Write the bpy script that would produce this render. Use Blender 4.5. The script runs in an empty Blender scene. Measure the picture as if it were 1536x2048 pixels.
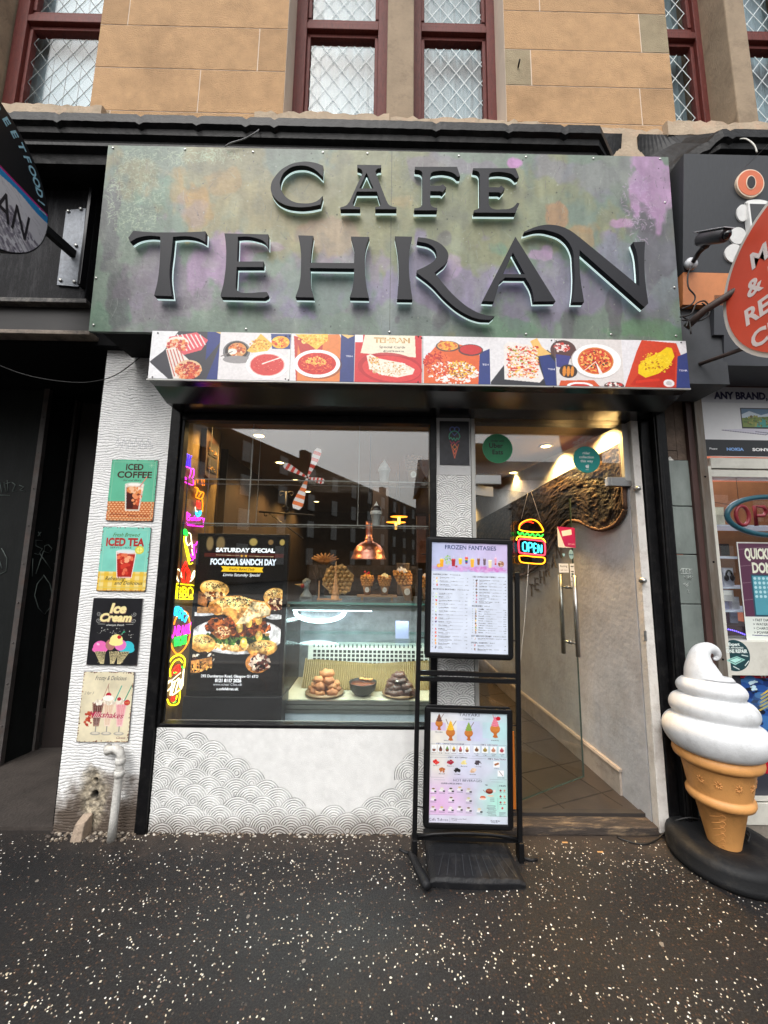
import bpy, math, random
import numpy as np
from mathutils import Vector
random.seed(7); RNG=np.random.default_rng(7)
S=bpy.context.scene
# ---------------------------------------------------------------- camera, world, sun, exposure
PITCH,ROLL,YAW=0.13005,0.013747,0.0094023
F=769.0
CAM=np.array([0.0,-2.43,1.55])
def _axes():
    cy,sy=math.cos(YAW),math.sin(YAW); cp,sp=math.cos(PITCH),math.sin(PITCH)
    f=np.array([sy*cp,cy*cp,sp]); r=np.array([cy,-sy,0.0]); u=np.cross(r,f)
    c,s=math.cos(ROLL),math.sin(ROLL)
    return r*c+u*s,u*c-r*s,f
RT,UP,FW=_axes()
cd=bpy.data.cameras.new('camera'); cam=bpy.data.objects.new('camera',cd); S.collection.objects.link(cam)
from mathutils import Matrix
cam.matrix_world=Matrix(((RT[0],UP[0],-FW[0],CAM[0]),(RT[1],UP[1],-FW[1],CAM[1]),(RT[2],UP[2],-FW[2],CAM[2]),(0,0,0,1)))
cd.sensor_fit='VERTICAL'; cd.sensor_height=36; cd.sensor_width=27; cd.lens=F/2048*36; cd.clip_start=.02; cd.clip_end=1000
S.camera=cam
wd=bpy.data.worlds.new('World'); S.world=wd; wd.use_nodes=True
nt=wd.node_tree; nt.nodes.clear()
sky=nt.nodes.new('ShaderNodeTexSky'); sky.sky_type='NISHITA'; sky.sun_disc=False
SE,SR=math.radians(52),math.radians(200)
sky.sun_elevation=SE; sky.sun_rotation=SR; sky.dust_density=5; sky.air_density=1.5; sky.ozone_density=1
hs=nt.nodes.new('ShaderNodeHueSaturation'); hs.inputs['Saturation'].default_value=.22
bg=nt.nodes.new('ShaderNodeBackground'); bg.inputs[1].default_value=.15
ow=nt.nodes.new('ShaderNodeOutputWorld')
nt.links.new(sky.outputs[0],hs.inputs['Color']); nt.links.new(hs.outputs[0],bg.inputs[0]); nt.links.new(bg.outputs[0],ow.inputs[0])
sl=bpy.data.lights.new('sun','SUN'); sl.energy=.5; sl.angle=math.radians(60); sl.color=(1,.98,.95)
so=bpy.data.objects.new('sun',sl); S.collection.objects.link(so)
so.rotation_euler=(math.radians(38),0,math.radians(-12))
S.view_settings.view_transform='Standard'; S.view_settings.look='None'; S.view_settings.gamma=1; S.view_settings.exposure=.75
S.view_settings.use_curve_mapping=False
S.cycles.max_bounces=8; S.cycles.transparent_max_bounces=16; S.cycles.use_denoising=True
S.cycles.sample_clamp_indirect=6; S.cycles.caustics_reflective=False; S.cycles.caustics_refractive=False
# ---------------------------------------------------------------- measuring: where a sight line of the photo meets a real plane
def ray(px,py): return FW+RT*(px-768)/F+UP*(1024-py)/F
def W(px,py,Y=0.0):
    d=ray(px,py); return CAM+d*((Y-CAM[1])/d[1])
def XP(px,py,X):
    d=ray(px,py); return CAM+d*((X-CAM[0])/d[0])
def G(px,py,z=0.0):
    d=ray(px,py); return CAM+d*((z-CAM[2])/d[2])
def lin(c):
    return tuple((v/255/12.92 if v/255<=.04045 else ((v/255+.055)/1.055)**2.4) for v in c[:3])
# ---------------------------------------------------------------- materials
MATS={}
def M(name,col=(128,128,128),rough=.6,metal=0,var=.12,vs=6,bump=0,bs=60,emis=0,ecol=None,attr=False,coat=0,spec=.5,dirt=None,dscale=3,damt=.4,stretch=(1,1,1),alpha=1):
    if name in MATS: return MATS[name]
    m=bpy.data.materials.new(name); m.use_nodes=True; t=m.node_tree; N=t.nodes; L=t.links
    b=N['Principled BSDF']; b.inputs['Roughness'].default_value=rough; b.inputs['Metallic'].default_value=metal
    b.inputs['Specular IOR Level'].default_value=spec; b.inputs['Coat Weight'].default_value=coat
    tc=N.new('ShaderNodeTexCoord'); mp=N.new('ShaderNodeMapping'); mp.inputs['Scale'].default_value=stretch
    L.new(tc.outputs['Object'],mp.inputs[0])
    if attr:
        a=N.new('ShaderNodeAttribute'); a.attribute_name='Col'; src=a.outputs['Color']
    else:
        a=N.new('ShaderNodeRGB'); a.outputs[0].default_value=(*lin(col),1); src=a.outputs[0]
    if var>0:
        n=N.new('ShaderNodeTexNoise'); n.inputs['Scale'].default_value=vs; n.inputs['Detail'].default_value=6; n.inputs['Roughness'].default_value=.65
        L.new(mp.outputs[0],n.inputs['Vector'])
        mr=N.new('ShaderNodeMapRange'); mr.inputs[1].default_value=.3; mr.inputs[2].default_value=.7; mr.inputs[3].default_value=1-var; mr.inputs[4].default_value=1+var
        L.new(n.outputs[0],mr.inputs[0])
        mu=N.new('ShaderNodeVectorMath'); mu.operation='SCALE'; L.new(src,mu.inputs[0]); L.new(mr.outputs[0],mu.inputs['Scale']); src=mu.outputs[0]
    if dirt:
        n=N.new('ShaderNodeTexNoise'); n.inputs['Scale'].default_value=dscale; n.inputs['Detail'].default_value=9; n.inputs['Roughness'].default_value=.75
        L.new(mp.outputs[0],n.inputs['Vector'])
        mr=N.new('ShaderNodeMapRange'); mr.inputs[1].default_value=.5; mr.inputs[2].default_value=.68; mr.inputs[4].default_value=damt
        L.new(n.outputs[0],mr.inputs[0])
        mx=N.new('ShaderNodeMix'); mx.data_type='RGBA'; mx.inputs['B'].default_value=(*lin(dirt),1)
        L.new(mr.outputs[0],mx.inputs['Factor']); L.new(src,mx.inputs['A']); src=mx.outputs['Result']
    L.new(src,b.inputs['Base Color'])
    if bump>0:
        n=N.new('ShaderNodeTexNoise'); n.inputs['Scale'].default_value=bs; n.inputs['Detail'].default_value=8
        L.new(mp.outputs[0],n.inputs['Vector'])
        bp=N.new('ShaderNodeBump'); bp.inputs['Strength'].default_value=bump; bp.inputs['Distance'].default_value=.01
        L.new(n.outputs[0],bp.inputs['Height']); L.new(bp.outputs[0],b.inputs['Normal'])
    if emis>0:
        b.inputs['Emission Strength'].default_value=emis
        if ecol: b.inputs['Emission Color'].default_value=(*lin(ecol),1)
        else: L.new(src,b.inputs['Emission Color'])
    MATS[name]=m; return m
def glass_mat(name,tint=(1,1,1),f0=.06,f1=.6,rough=0.0):
    if name in MATS: return MATS[name]
    m=bpy.data.materials.new(name); m.use_nodes=True; t=m.node_tree; N=t.nodes; L=t.links; N.clear()
    o=N.new('ShaderNodeOutputMaterial'); tr=N.new('ShaderNodeBsdfTransparent'); tr.inputs[0].default_value=(*tint,1)
    gl=N.new('ShaderNodeBsdfGlossy'); gl.inputs['Roughness'].default_value=rough
    lw=N.new('ShaderNodeLayerWeight'); lw.inputs[0].default_value=.5
    pw=N.new('ShaderNodeMath'); pw.operation='POWER'; pw.inputs[1].default_value=4; L.new(lw.outputs['Facing'],pw.inputs[0])
    ma=N.new('ShaderNodeMath'); ma.operation='MULTIPLY_ADD'; ma.inputs[1].default_value=f1; ma.inputs[2].default_value=f0; L.new(pw.outputs[0],ma.inputs[0])
    mx=N.new('ShaderNodeMixShader'); L.new(ma.outputs[0],mx.inputs[0]); L.new(tr.outputs[0],mx.inputs[1]); L.new(gl.outputs[0],mx.inputs[2]); L.new(mx.outputs[0],o.inputs[0])
    MATS[name]=m; return m
def neon_mat(c,s=2.6):
    return M('neon_%d_%d_%d_%d'%(*c,int(s*10)),tuple(int(v*.6) for v in c),.4,var=0,emis=s,ecol=c)
# ---------------------------------------------------------------- mesh builder
def rootof(o):
    while o.parent: o=o.parent
    return o
class MB:
    def __init__(s): s.v=[]; s.f=[]; s.c=[]; s.col=None; s.sm=[]; s.smooth=False
    def add(s,vs,fs):
        k=len(s.v); s.v+= [tuple(map(float,p)) for p in vs]; s.f+=[tuple(i+k for i in f) for f in fs]
        s.c+=[s.col]*len(fs); s.sm+=[s.smooth]*len(fs); return s
    def box(s,x0,x1,y0,y1,z0,z1):
        x0,x1=sorted((x0,x1)); y0,y1=sorted((y0,y1)); z0,z1=sorted((z0,z1))
        return s.add([(x0,y0,z0),(x1,y0,z0),(x1,y1,z0),(x0,y1,z0),(x0,y0,z1),(x1,y0,z1),(x1,y1,z1),(x0,y1,z1)],
          [(0,3,2,1),(4,5,6,7),(0,1,5,4),(1,2,6,5),(2,3,7,6),(3,0,4,7)])
    def obox(s,c,ax,ay,az):   # oriented box: centre, half-extent vectors
        c,ax,ay,az=map(np.array,(c,ax,ay,az)); vs=[c+i*ax+j*ay+k*az for k in (-1,1) for i,j in ((-1,-1),(1,-1),(1,1),(-1,1))]
        return s.add(vs,[(0,3,2,1),(4,5,6,7),(0,1,5,4),(1,2,6,5),(2,3,7,6),(3,0,4,7)])
    def prism(s,poly,fn,d0,d1):   # poly 2D, fn(u,v,d)->xyz
        n=len(poly); vs=[fn(u,v,d0) for u,v in poly]+[fn(u,v,d1) for u,v in poly]
        fs=[tuple(range(n)),tuple(range(2*n-1,n-1,-1))]+[(i,(i+1)%n+0,(i+1)%n+n,i+n) for i in range(n)]
        return s.add(vs,fs)
    def tube(s,pts,r,n=8,closed=False):
        pts=[np.array(p,float) for p in pts]; m=len(pts); rr=r if hasattr(r,'__len__') else [r]*m
        vs=[];fs=[]; up0=np.array([.13,.31,.94])
        for i,p in enumerate(pts):
            a=pts[(i-1)%m] if (i>0 or closed) else p; b=pts[(i+1)%m] if (i<m-1 or closed) else p
            t=b-a; t=t/(np.linalg.norm(t)+1e-9)
            u=up0-t*(up0@t)
            if np.linalg.norm(u)<.05: u=np.array([1,0,0])-t*t[0]
            u/=np.linalg.norm(u); w=np.cross(t,u)
            for k in range(n):
                an=2*math.pi*k/n; vs.append(p+rr[i]*(math.cos(an)*u+math.sin(an)*w))
        R=m if closed else m-1
        for i in range(R):
            for k in range(n):
                j=(i+1)%m; fs.append((i*n+k,i*n+(k+1)%n,j*n+(k+1)%n,j*n+k))
        if not closed: fs+= [tuple(range(n-1,-1,-1)),tuple(range((m-1)*n,m*n))]
        o=s.smooth; s.smooth=True; s.add(vs,fs); s.smooth=o; return s
    def lathe(s,prof,c=(0,0,0),n=32,wob=None,axis='z'):
        vs=[];fs=[];m=len(prof)
        for i,(r,z) in enumerate(prof):
            for k in range(n):
                a=2*math.pi*k/n; rr=r*(1+(wob(a,z) if wob else 0)); x,y=rr*math.cos(a),rr*math.sin(a)
                p=(c[0]+x,c[1]+y,c[2]+z) if axis=='z' else ((c[0]+x,c[1]+z,c[2]+y) if axis=='y' else (c[0]+z,c[1]+x,c[2]+y))
                vs.append(p)
        for i in range(m-1):
            for k in range(n): fs.append((i*n+k,i*n+(k+1)%n,(i+1)*n+(k+1)%n,(i+1)*n+k))
        fs+=[tuple(range(n-1,-1,-1)),tuple(range((m-1)*n,m*n))]
        o=s.smooth; s.smooth=True; s.add(vs,fs); s.smooth=o; return s
    def ball(s,c,r,n=12,sz=(1,1,1)):
        m=max(6,n//2+2); pr=[(max(1e-4,r*math.sin(math.pi*i/m)),-r*math.cos(math.pi*i/m)) for i in range(m+1)]
        k=len(s.v); s.lathe(pr,(0,0,0),n)
        for i in range(k,len(s.v)): p=s.v[i]; s.v[i]=(c[0]+p[0]*sz[0],c[1]+p[1]*sz[1],c[2]+p[2]*sz[2])
        return s
    def build(s,name,mat,parent=None,bevel=0,local=False,loc=None,subd=0):
        me=bpy.data.meshes.new(name); off=np.zeros(3)
        if parent is not None and not local: off=np.array(rootof(parent).location)
        if loc is not None: off=np.array(loc)
        me.from_pydata([tuple(np.array(p)-off) for p in s.v],[],s.f)
        if any(c is not None for c in s.c):
            at=me.color_attributes.new('Col','FLOAT_COLOR','CORNER'); arr=[]
            for f,c in zip(s.f,s.c): arr+= [*lin(c or (128,128,128)),1]*len(f)
            at.data.foreach_set('color',arr)
        me.polygons.foreach_set('use_smooth',s.sm)
        me.materials.append(mat)
        o=bpy.data.objects.new(name,me); S.collection.objects.link(o)
        if parent is not None: o.parent=parent
        if loc is not None: o.location=loc
        if bevel:
            b=o.modifiers.new('b','BEVEL'); b.width=bevel; b.segments=2; b.limit_method='ANGLE'
        if subd:
            b=o.modifiers.new('s','SUBSURF'); b.levels=subd; b.render_levels=subd
        me.validate(); me.update(); return o
def thing(name,label,cat,loc=(0,0,0),group=None,rot=0):
    o=bpy.data.objects.new(name,None); S.collection.objects.link(o); o.location=loc; o.rotation_euler=(0,0,rot)
    o.empty_display_size=.05; return tag(o,label,cat,group)
def tag(o,label,cat,group=None):
    o['label']=label; o['category']=cat
    if group: o['group']=group
    return o
def kind(o,k='structure'): o['kind']=k; return o
def FR(Y): return lambda u,v,d=0: (u,Y-d,v)
# ---------------------------------------------------------------- outlines and lettering
def outline(splines,ext=0,res=6):
    cu=bpy.data.curves.new('o','CURVE'); cu.dimensions='2D'; cu.fill_mode='BOTH'; cu.extrude=ext; cu.resolution_u=res
    for sp in splines:
        b=cu.splines.new('BEZIER'); b.bezier_points.add(len(sp)-1); b.use_cyclic_u=True
        for q,p in zip(b.bezier_points,sp):
            q.co=(p[0],p[1],0); h='AUTO' if len(p)>2 else 'VECTOR'; q.handle_left_type=h; q.handle_right_type=h
    ob=bpy.data.objects.new('o',cu); S.collection.objects.link(ob); bpy.context.view_layer.update()
    me=ob.to_mesh(); r=([tuple(v.co) for v in me.vertices],[tuple(p.vertices) for p in me.polygons]); ob.to_mesh_clear()
    bpy.data.objects.remove(ob); bpy.data.curves.remove(cu); return r
_TC={}
def textmesh(s,ext=0,bold=0,shear=0,space=1.0):
    k=(s,ext,bold,shear,space)
    if k in _TC: return _TC[k]
    cu=bpy.data.curves.new('t','FONT'); cu.body=s; cu.extrude=ext; cu.offset=bold; cu.shear=shear; cu.resolution_u=3; cu.space_character=space
    ob=bpy.data.objects.new('t',cu); me=bpy.data.meshes.new_from_object(ob)
    v=np.array([tuple(q.co) for q in me.vertices]) if len(me.vertices) else np.zeros((0,3)); f=[tuple(p.vertices) for p in me.polygons]
    bpy.data.objects.remove(ob); bpy.data.curves.remove(cu); bpy.data.meshes.remove(me)
    _TC[k]=(v,f); return v,f
def text(mb,s,u,v,h,fn,w=None,align='c',ext=.001,bold=.012,shear=0,rot=0,curve=None):
    V,Fc=textmesh(s,1,bold,shear)
    if len(V)==0: return
    x0,x1=V[:,0].min(),V[:,0].max(); k=h/.72; kx=k if w is None else w/(x1-x0)
    cx={'c':(x0+x1)/2,'l':x0,'r':x1}[align]; c,sn=math.cos(rot),math.sin(rot); out=[]
    for p in V:
        a=(p[0]-cx)*kx; b=p[1]*k
        out.append(fn(u+a*c-b*sn,v+a*sn+b*c,(p[2]+1)/2*ext+.0004))
    mb.add(out,Fc)
# ---------------------------------------------------------------- a painter for printed pictures: its cells become the colours of a real panel
def fbm(h,w,cells,seed=0,oct=4,asp=1.0):
    r=np.random.default_rng(seed); out=np.zeros((h,w)); amp=1; tot=0
    for o in range(oct):
        cx=max(2,int(cells*2**o)); cy=max(2,int(cells*2**o*asp*h/w)); g=r.random((cy+2,cx+2))
        y=np.linspace(0,cy,h); x=np.linspace(0,cx,w); yi=y.astype(int); xi=x.astype(int); fy=(y-yi)[:,None]; fx=(x-xi)[None]
        fy=fy*fy*(3-2*fy); fx=fx*fx*(3-2*fx)
        a=g[yi][:,xi]; b=g[yi][:,xi+1]; c=g[yi+1][:,xi]; d=g[yi+1][:,xi+1]
        out+=amp*((a*(1-fx)+b*fx)*(1-fy)+(c*(1-fx)+d*fx)*fy); tot+=amp; amp*=.55
    return out/tot
class Cv:
    """x0,y0..x1,y1: drawing coordinates (y down), sc cells per unit"""
    def __init__(s,x0,y0,x1,y1,sc,bg=(255,255,255)):
        s.x0,s.y0,s.x1,s.y1,s.sc=x0,y0,x1,y1,sc; s.w=int((x1-x0)*sc); s.h=int((y1-y0)*sc)
        s.a=np.empty((s.h,s.w,3)); s.a[:]=bg
    def T(s,x,y): return (np.asarray(x,float)-s.x0)*s.sc-.5,(np.asarray(y,float)-s.y0)*s.sc-.5
    def mask(s,pts):
        P=np.array(pts,float); X,Y=s.T(P[:,0],P[:,1]); a,b=max(0,int(X.min())-1),min(s.w,int(X.max())+2); c,d=max(0,int(Y.min())-1),min(s.h,int(Y.max())+2)
        if a>=b or c>=d: return None
        gx,gy=np.meshgrid(np.arange(a,b),np.arange(c,d)); m=np.zeros(gx.shape,bool); n=len(X)
        for i in range(n):
            x1,y1,x2,y2=X[i],Y[i],X[(i+1)%n],Y[(i+1)%n]
            if y1==y2: continue
            m^=((gy<y1)!=(gy<y2))&(gx<(x2-x1)*(gy-y1)/(y2-y1)+x1)
        return slice(c,d),slice(a,b),m
    def poly(s,pts,col,al=1):
        r=s.mask(pts)
        if r: 
            v=s.a[r[0],r[1]]; v[r[2]]=v[r[2]]*(1-al)+np.array(col)*al
        return s
    def rect(s,x0,y0,x1,y1,col,al=1): return s.poly([(x0,y0),(x1,y0),(x1,y1),(x0,y1)],col,al)
    def ell(s,x,y,rx,ry,col,rot=0,al=1,soft=0):
        X,Y=s.T(x,y); rx*=s.sc; ry*=s.sc; R=max(rx,ry)*(1+soft)+1; a,b=max(0,int(X-R)),min(s.w,int(X+R)+2); c,d=max(0,int(Y-R)),min(s.h,int(Y+R)+2)
        if a>=b or c>=d: return s
        gx,gy=np.meshgrid(np.arange(a,b)-X,np.arange(c,d)-Y); cs,sn=math.cos(rot),math.sin(rot)
        q=np.hypot((gx*cs+gy*sn)/rx,(-gx*sn+gy*cs)/ry)
        m=np.clip((1+soft-q)/max(soft*1.0,.08 if not soft else soft),0,1) if soft else (q<1).astype(float)
        m=(m*al)[...,None]; v=s.a[c:d,a:b]; v[:]=v*(1-m)+np.array(col)*m; return s
    def line(s,pts,wd,col,al=1):
        for p,q in zip(pts[:-1],pts[1:]):
            dx,dy=q[0]-p[0],q[1]-p[1]; L=math.hypot(dx,dy)+1e-9; nx,ny=-dy/L*wd/2,dx/L*wd/2; ex,ey=dx/L*wd*.3,dy/L*wd*.3
            s.poly([(p[0]+nx-ex,p[1]+ny-ey),(q[0]+nx+ex,q[1]+ny+ey),(q[0]-nx+ex,q[1]-ny+ey),(p[0]-nx-ex,p[1]-ny-ey)],col,al)
        return s
    def text(s,t,x,y,h,col,w=None,align='c',bold=.01,shear=0,rot=0,al=1,sh=None):
        if sh: s.text(t,x+sh[0],y+sh[1],h,sh[2],w,align,bold,shear,rot)
        V,Fc=textmesh(t,0,bold,shear)
        if len(V)==0: return s
        x0,x1=V[:,0].min(),V[:,0].max(); k=h/.72; kx=k if w is None else w/(x1-x0); cx={'c':(x0+x1)/2,'l':x0,'r':x1}[align]
        c,sn=math.cos(rot),math.sin(rot); A=(V[:,0]-cx)*kx; B=-V[:,1]*k; U=x+A*c-B*sn; Vv=y+A*sn+B*c
        for f in Fc: s.poly([(U[i],Vv[i]) for i in f],col,al)
        return s
    def scat(s,n,x,y,rx,ry,r0,r1,cols,asp=.6,seed=0,sq=False,rot=None,al=1):
        r=random.Random(seed)
        for _ in range(n):
            if sq: u,v=r.uniform(-1,1),r.uniform(-1,1)
            else:
                a=r.uniform(0,6.283); q=math.sqrt(r.random()); u,v=q*math.cos(a),q*math.sin(a)
            R=r.uniform(r0,r1); s.ell(x+u*rx,y+v*ry,R,R*r.uniform(asp,1),r.choice(cols),r.uniform(0,3.14) if rot is None else rot,al)
        return s
    def grain(s,amt=.06,cells=40,seed=1,asp=1):
        s.a*=(1+amt*2*(fbm(s.h,s.w,cells,seed,3,asp)-.5))[...,None]; return s
    def obj(s,name,mat,fn,parent=None,thick=.003,edge=(40,40,40),loc=None,hmap=None):
        """fn(u,v,d): u,v in 0..1 (v up), d out of the face"""
        w,h=s.w,s.h; us=np.linspace(0,1,w); vs=np.linspace(1,0,h); A=np.clip(s.a,0,255)/255
        C=np.where(A<=.04045,A/12.92,((A+.055)/1.055)**2.4)
        U,V=np.meshgrid(us,vs); D=np.zeros_like(U) if hmap is None else hmap
        o0=np.array(fn(0,0,0)); e1=np.array(fn(1,0,0))-o0; e2=np.array(fn(0,1,0))-o0; e12=np.array(fn(1,1,0))-o0-e1-e2; e3=(np.array(fn(0,0,1))-o0)
        P=o0+U[...,None]*e1+V[...,None]*e2+(U*V)[...,None]*e12+D[...,None]*e3; P=P.reshape(-1,3); C=C.reshape(-1,3)
        idx=np.arange(w*h).reshape(h,w); q=np.stack([idx[1:,:-1],idx[1:,1:],idx[:-1,1:],idx[:-1,:-1]],-1).reshape(-1,4)
        ec=lin(edge); dm=-.0004 if hmap is None else min(0,float(hmap.min()))-.0004
        bx=np.array([fn(u,v,dd) for dd in (dm,-thick) for u,v in ((0,0),(1,0),(1,1),(0,1))]); k=len(P); P=np.vstack([P,bx])
        C=np.vstack([C,np.tile(ec,(8,1))])
        q=np.vstack([q,np.array([(k+7,k+6,k+5,k+4),(k,k+4,k+5,k+1),(k+1,k+5,k+6,k+2),(k+2,k+6,k+7,k+3),(k+3,k+7,k+4,k),(k,k+1,k+2,k+3)])])
        off=np.zeros(3)
        if parent is not None: off=np.array(rootof(parent).location)
        if loc is not None: off=np.array(loc)
        P=P-off; me=bpy.data.meshes.new(name); me.vertices.add(len(P)); me.vertices.foreach_set('co',P.ravel().astype(np.float32))
        me.loops.add(q.size); me.loops.foreach_set('vertex_index',q.ravel().astype(np.int32)); me.polygons.add(len(q))
        me.polygons.foreach_set('loop_start',(np.arange(len(q))*4).astype(np.int32)); me.polygons.foreach_set('loop_total',np.full(len(q),4,np.int32))
        me.update(calc_edges=True)
        at=me.color_attributes.new('Col','FLOAT_COLOR','POINT'); at.data.foreach_set('color',np.hstack([C,np.ones((len(C),1))]).ravel().astype(np.float32))
        if hmap is not None:
            sm=np.ones(len(q),bool); sm[-6:]=False; me.polygons.foreach_set('use_smooth',sm)
        me.materials.append(mat); o=bpy.data.objects.new(name,me); S.collection.objects.link(o)
        if parent is not None: o.parent=parent
        if loc is not None: o.location=loc
        return o
def quadfn(p00,p10,p11,p01,out):
    p00,p10,p11,p01,out=map(np.array,(p00,p10,p11,p01,out))
    return lambda u,v,d: p00*(1-u)*(1-v)+p10*u*(1-v)+p11*u*v+p01*(1-u)*v+out*d
def rectfn(x0,x1,z0,z1,Y): return lambda u,v,d: np.array((x0+(x1-x0)*u,Y-d,z0+(z1-z0)*v))
def wrect(pts,Y):   # upright rectangle on plane y=Y from four photo corners TL TR BL BR
    a,b,c,d=[W(p[0],p[1],Y) for p in pts]; return (a[0]+c[0])/2,(b[0]+d[0])/2,(c[2]+d[2])/2,(a[2]+b[2])/2
# common materials
WHITE=M('white_painted_plaster',(214,214,212),.75,attr=True,var=.05,vs=9,bump=.25,bs=220)
BLK=M('black_gloss_paint',(13,13,15),.4,var=.3,vs=14,bump=.15,bs=60,dirt=(70,68,66),dscale=18,damt=.22,spec=.22)
BLKW=M('weathered_black_board',(26,26,29),.65,var=.3,vs=30,bump=.4,bs=90,stretch=(3,3,.5),dirt=(84,84,88),dscale=8,damt=.4,spec=.2)
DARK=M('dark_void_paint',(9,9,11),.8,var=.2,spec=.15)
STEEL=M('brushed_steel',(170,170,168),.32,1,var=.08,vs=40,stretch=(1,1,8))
ALU=M('worn_aluminium_trim',(176,176,172),.45,.3,var=.1,vs=12,dirt=(120,112,104),damt=.5)
PRINT=M('printed_sheet',attr=True,rough=.38,var=.03,vs=30,spec=.4)
PLAST=M('black_plastic',(15,15,17),.42,var=.12,vs=20,bump=.1,bs=150,spec=.3)
COLM=M('coloured_enamel',attr=True,rough=.5,var=.08,vs=20)
COLG=M('coloured_gloss',attr=True,rough=.22,var=.06,vs=25,coat=.3)
CABLE=M('cable_rubber',(16,16,17),.5,var=.1)
SCREWM=M('screw_metal',(190,190,186),.35,.9,var=.1)
GLASS=glass_mat('window_glass',(.97,.985,.98),.11,.7)
CLEAR=glass_mat('clear_acrylic',(.93,.93,.92),.06,.5)
EDGEG=M('acrylic_edge',(150,148,142),.3,var=.05)
# ================================================================ GROUND
def ground_mat():
    m=bpy.data.materials.new('wet_asphalt'); m.use_nodes=True; t=m.node_tree; N=t.nodes; L=t.links; b=N['Principled BSDF']
    tc=N.new('ShaderNodeTexCoord')
    def noise(sc,det=8,ro=.7):
        n=N.new('ShaderNodeTexNoise'); n.inputs['Scale'].default_value=sc; n.inputs['Detail'].default_value=det; n.inputs['Roughness'].default_value=ro; L.new(tc.outputs['Object'],n.inputs['Vector']); return n.outputs[0]
    def ramp(src,a,b_,c,d):
        r=N.new('ShaderNodeMapRange'); r.inputs[1].default_value=a; r.inputs[2].default_value=b_; r.inputs[3].default_value=c; r.inputs[4].default_value=d; L.new(src,r.inputs[0]); return r.outputs[0]
    def mix(f,a,bb):
        x=N.new('ShaderNodeMix'); x.data_type='RGBA'
        for k,v in (('Factor',f),('A',a),('B',bb)):
            if isinstance(v,tuple): x.inputs[k].default_value=(*lin(v),1)
            else: L.new(v,x.inputs[k])
        return x.outputs['Result']
    base=mix(ramp(noise(1.3),.35,.65,0,1),(22,22,24),(36,36,37))
    base=mix(ramp(noise(140,4),.45,.7,0,1),base,(56,54,53))
    vo=N.new('ShaderNodeTexVoronoi'); vo.inputs['Scale'].default_value=85; L.new(tc.outputs['Object'],vo.inputs['Vector'])
    sp=N.new('ShaderNodeSeparateColor'); L.new(vo.outputs['Color'],sp.inputs[0])
    f1=ramp(vo.outputs['Distance'],.42,.3,0,1); f2=ramp(sp.outputs[0],.6,.62,0,1); mu=N.new('ShaderNodeMath'); mu.operation='MULTIPLY'; L.new(f1,mu.inputs[0]); L.new(f2,mu.inputs[1])
    stone=mix(sp.outputs[1],(40,33,29),(80,60,48)); base=mix(mu.outputs[0],base,stone)
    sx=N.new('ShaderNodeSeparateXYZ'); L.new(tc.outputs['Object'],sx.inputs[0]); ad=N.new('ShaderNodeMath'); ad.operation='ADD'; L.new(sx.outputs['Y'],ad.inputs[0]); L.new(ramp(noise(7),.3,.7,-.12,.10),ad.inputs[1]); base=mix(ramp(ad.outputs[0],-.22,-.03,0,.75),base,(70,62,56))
    gx=N.new('ShaderNodeMath'); gx.operation='ADD'; L.new(sx.outputs['X'],gx.inputs[0]); L.new(ramp(noise(3),.3,.7,-.2,.2),gx.inputs[1]); base=mix(ramp(gx.outputs[0],-1.42,-1.62,0,.6),base,(34,34,35))
    L.new(base,b.inputs['Base Color']); L.new(ramp(noise(2.2),.35,.65,.34,.62),b.inputs['Roughness'])
    bp=N.new('ShaderNodeBump'); bp.inputs['Strength'].default_value=.55; bp.inputs['Distance'].default_value=.006
    L.new(noise(110,6),bp.inputs['Height']); L.new(bp.outputs[0],b.inputs['Normal']); b.inputs['Specular IOR Level'].default_value=.28
    return m
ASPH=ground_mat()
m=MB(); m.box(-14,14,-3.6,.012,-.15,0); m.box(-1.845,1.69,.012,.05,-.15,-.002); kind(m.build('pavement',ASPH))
m=MB(); m.box(-14,14,-3.75,-3.603,-.15,.003); kind(m.build('kerb',M('granite_kerb',(118,114,110),.7,var=.25,vs=20,bump=.3)))
m=MB(); m.box(-60,60,-12,-3.75,-.4,-.12); kind(m.build('road',M('road_asphalt',(62,62,63),.55,var=.2,vs=30,bump=.3)))
m=MB(); m.add([(-400,-400,-.45),(400,-400,-.45),(400,400,-.45),(-400,400,-.45)],[(0,1,2,3)]); kind(m.build('ground',M('ground_plain',(70,70,68),.9,var=.2,vs=1)))
m=MB(); m.box(-60,60,-16,-12.003,-.4,-.02); kind(m.build('far_pavement',M('far_paving',(96,92,88),.8,var=.2,vs=5)))
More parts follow.
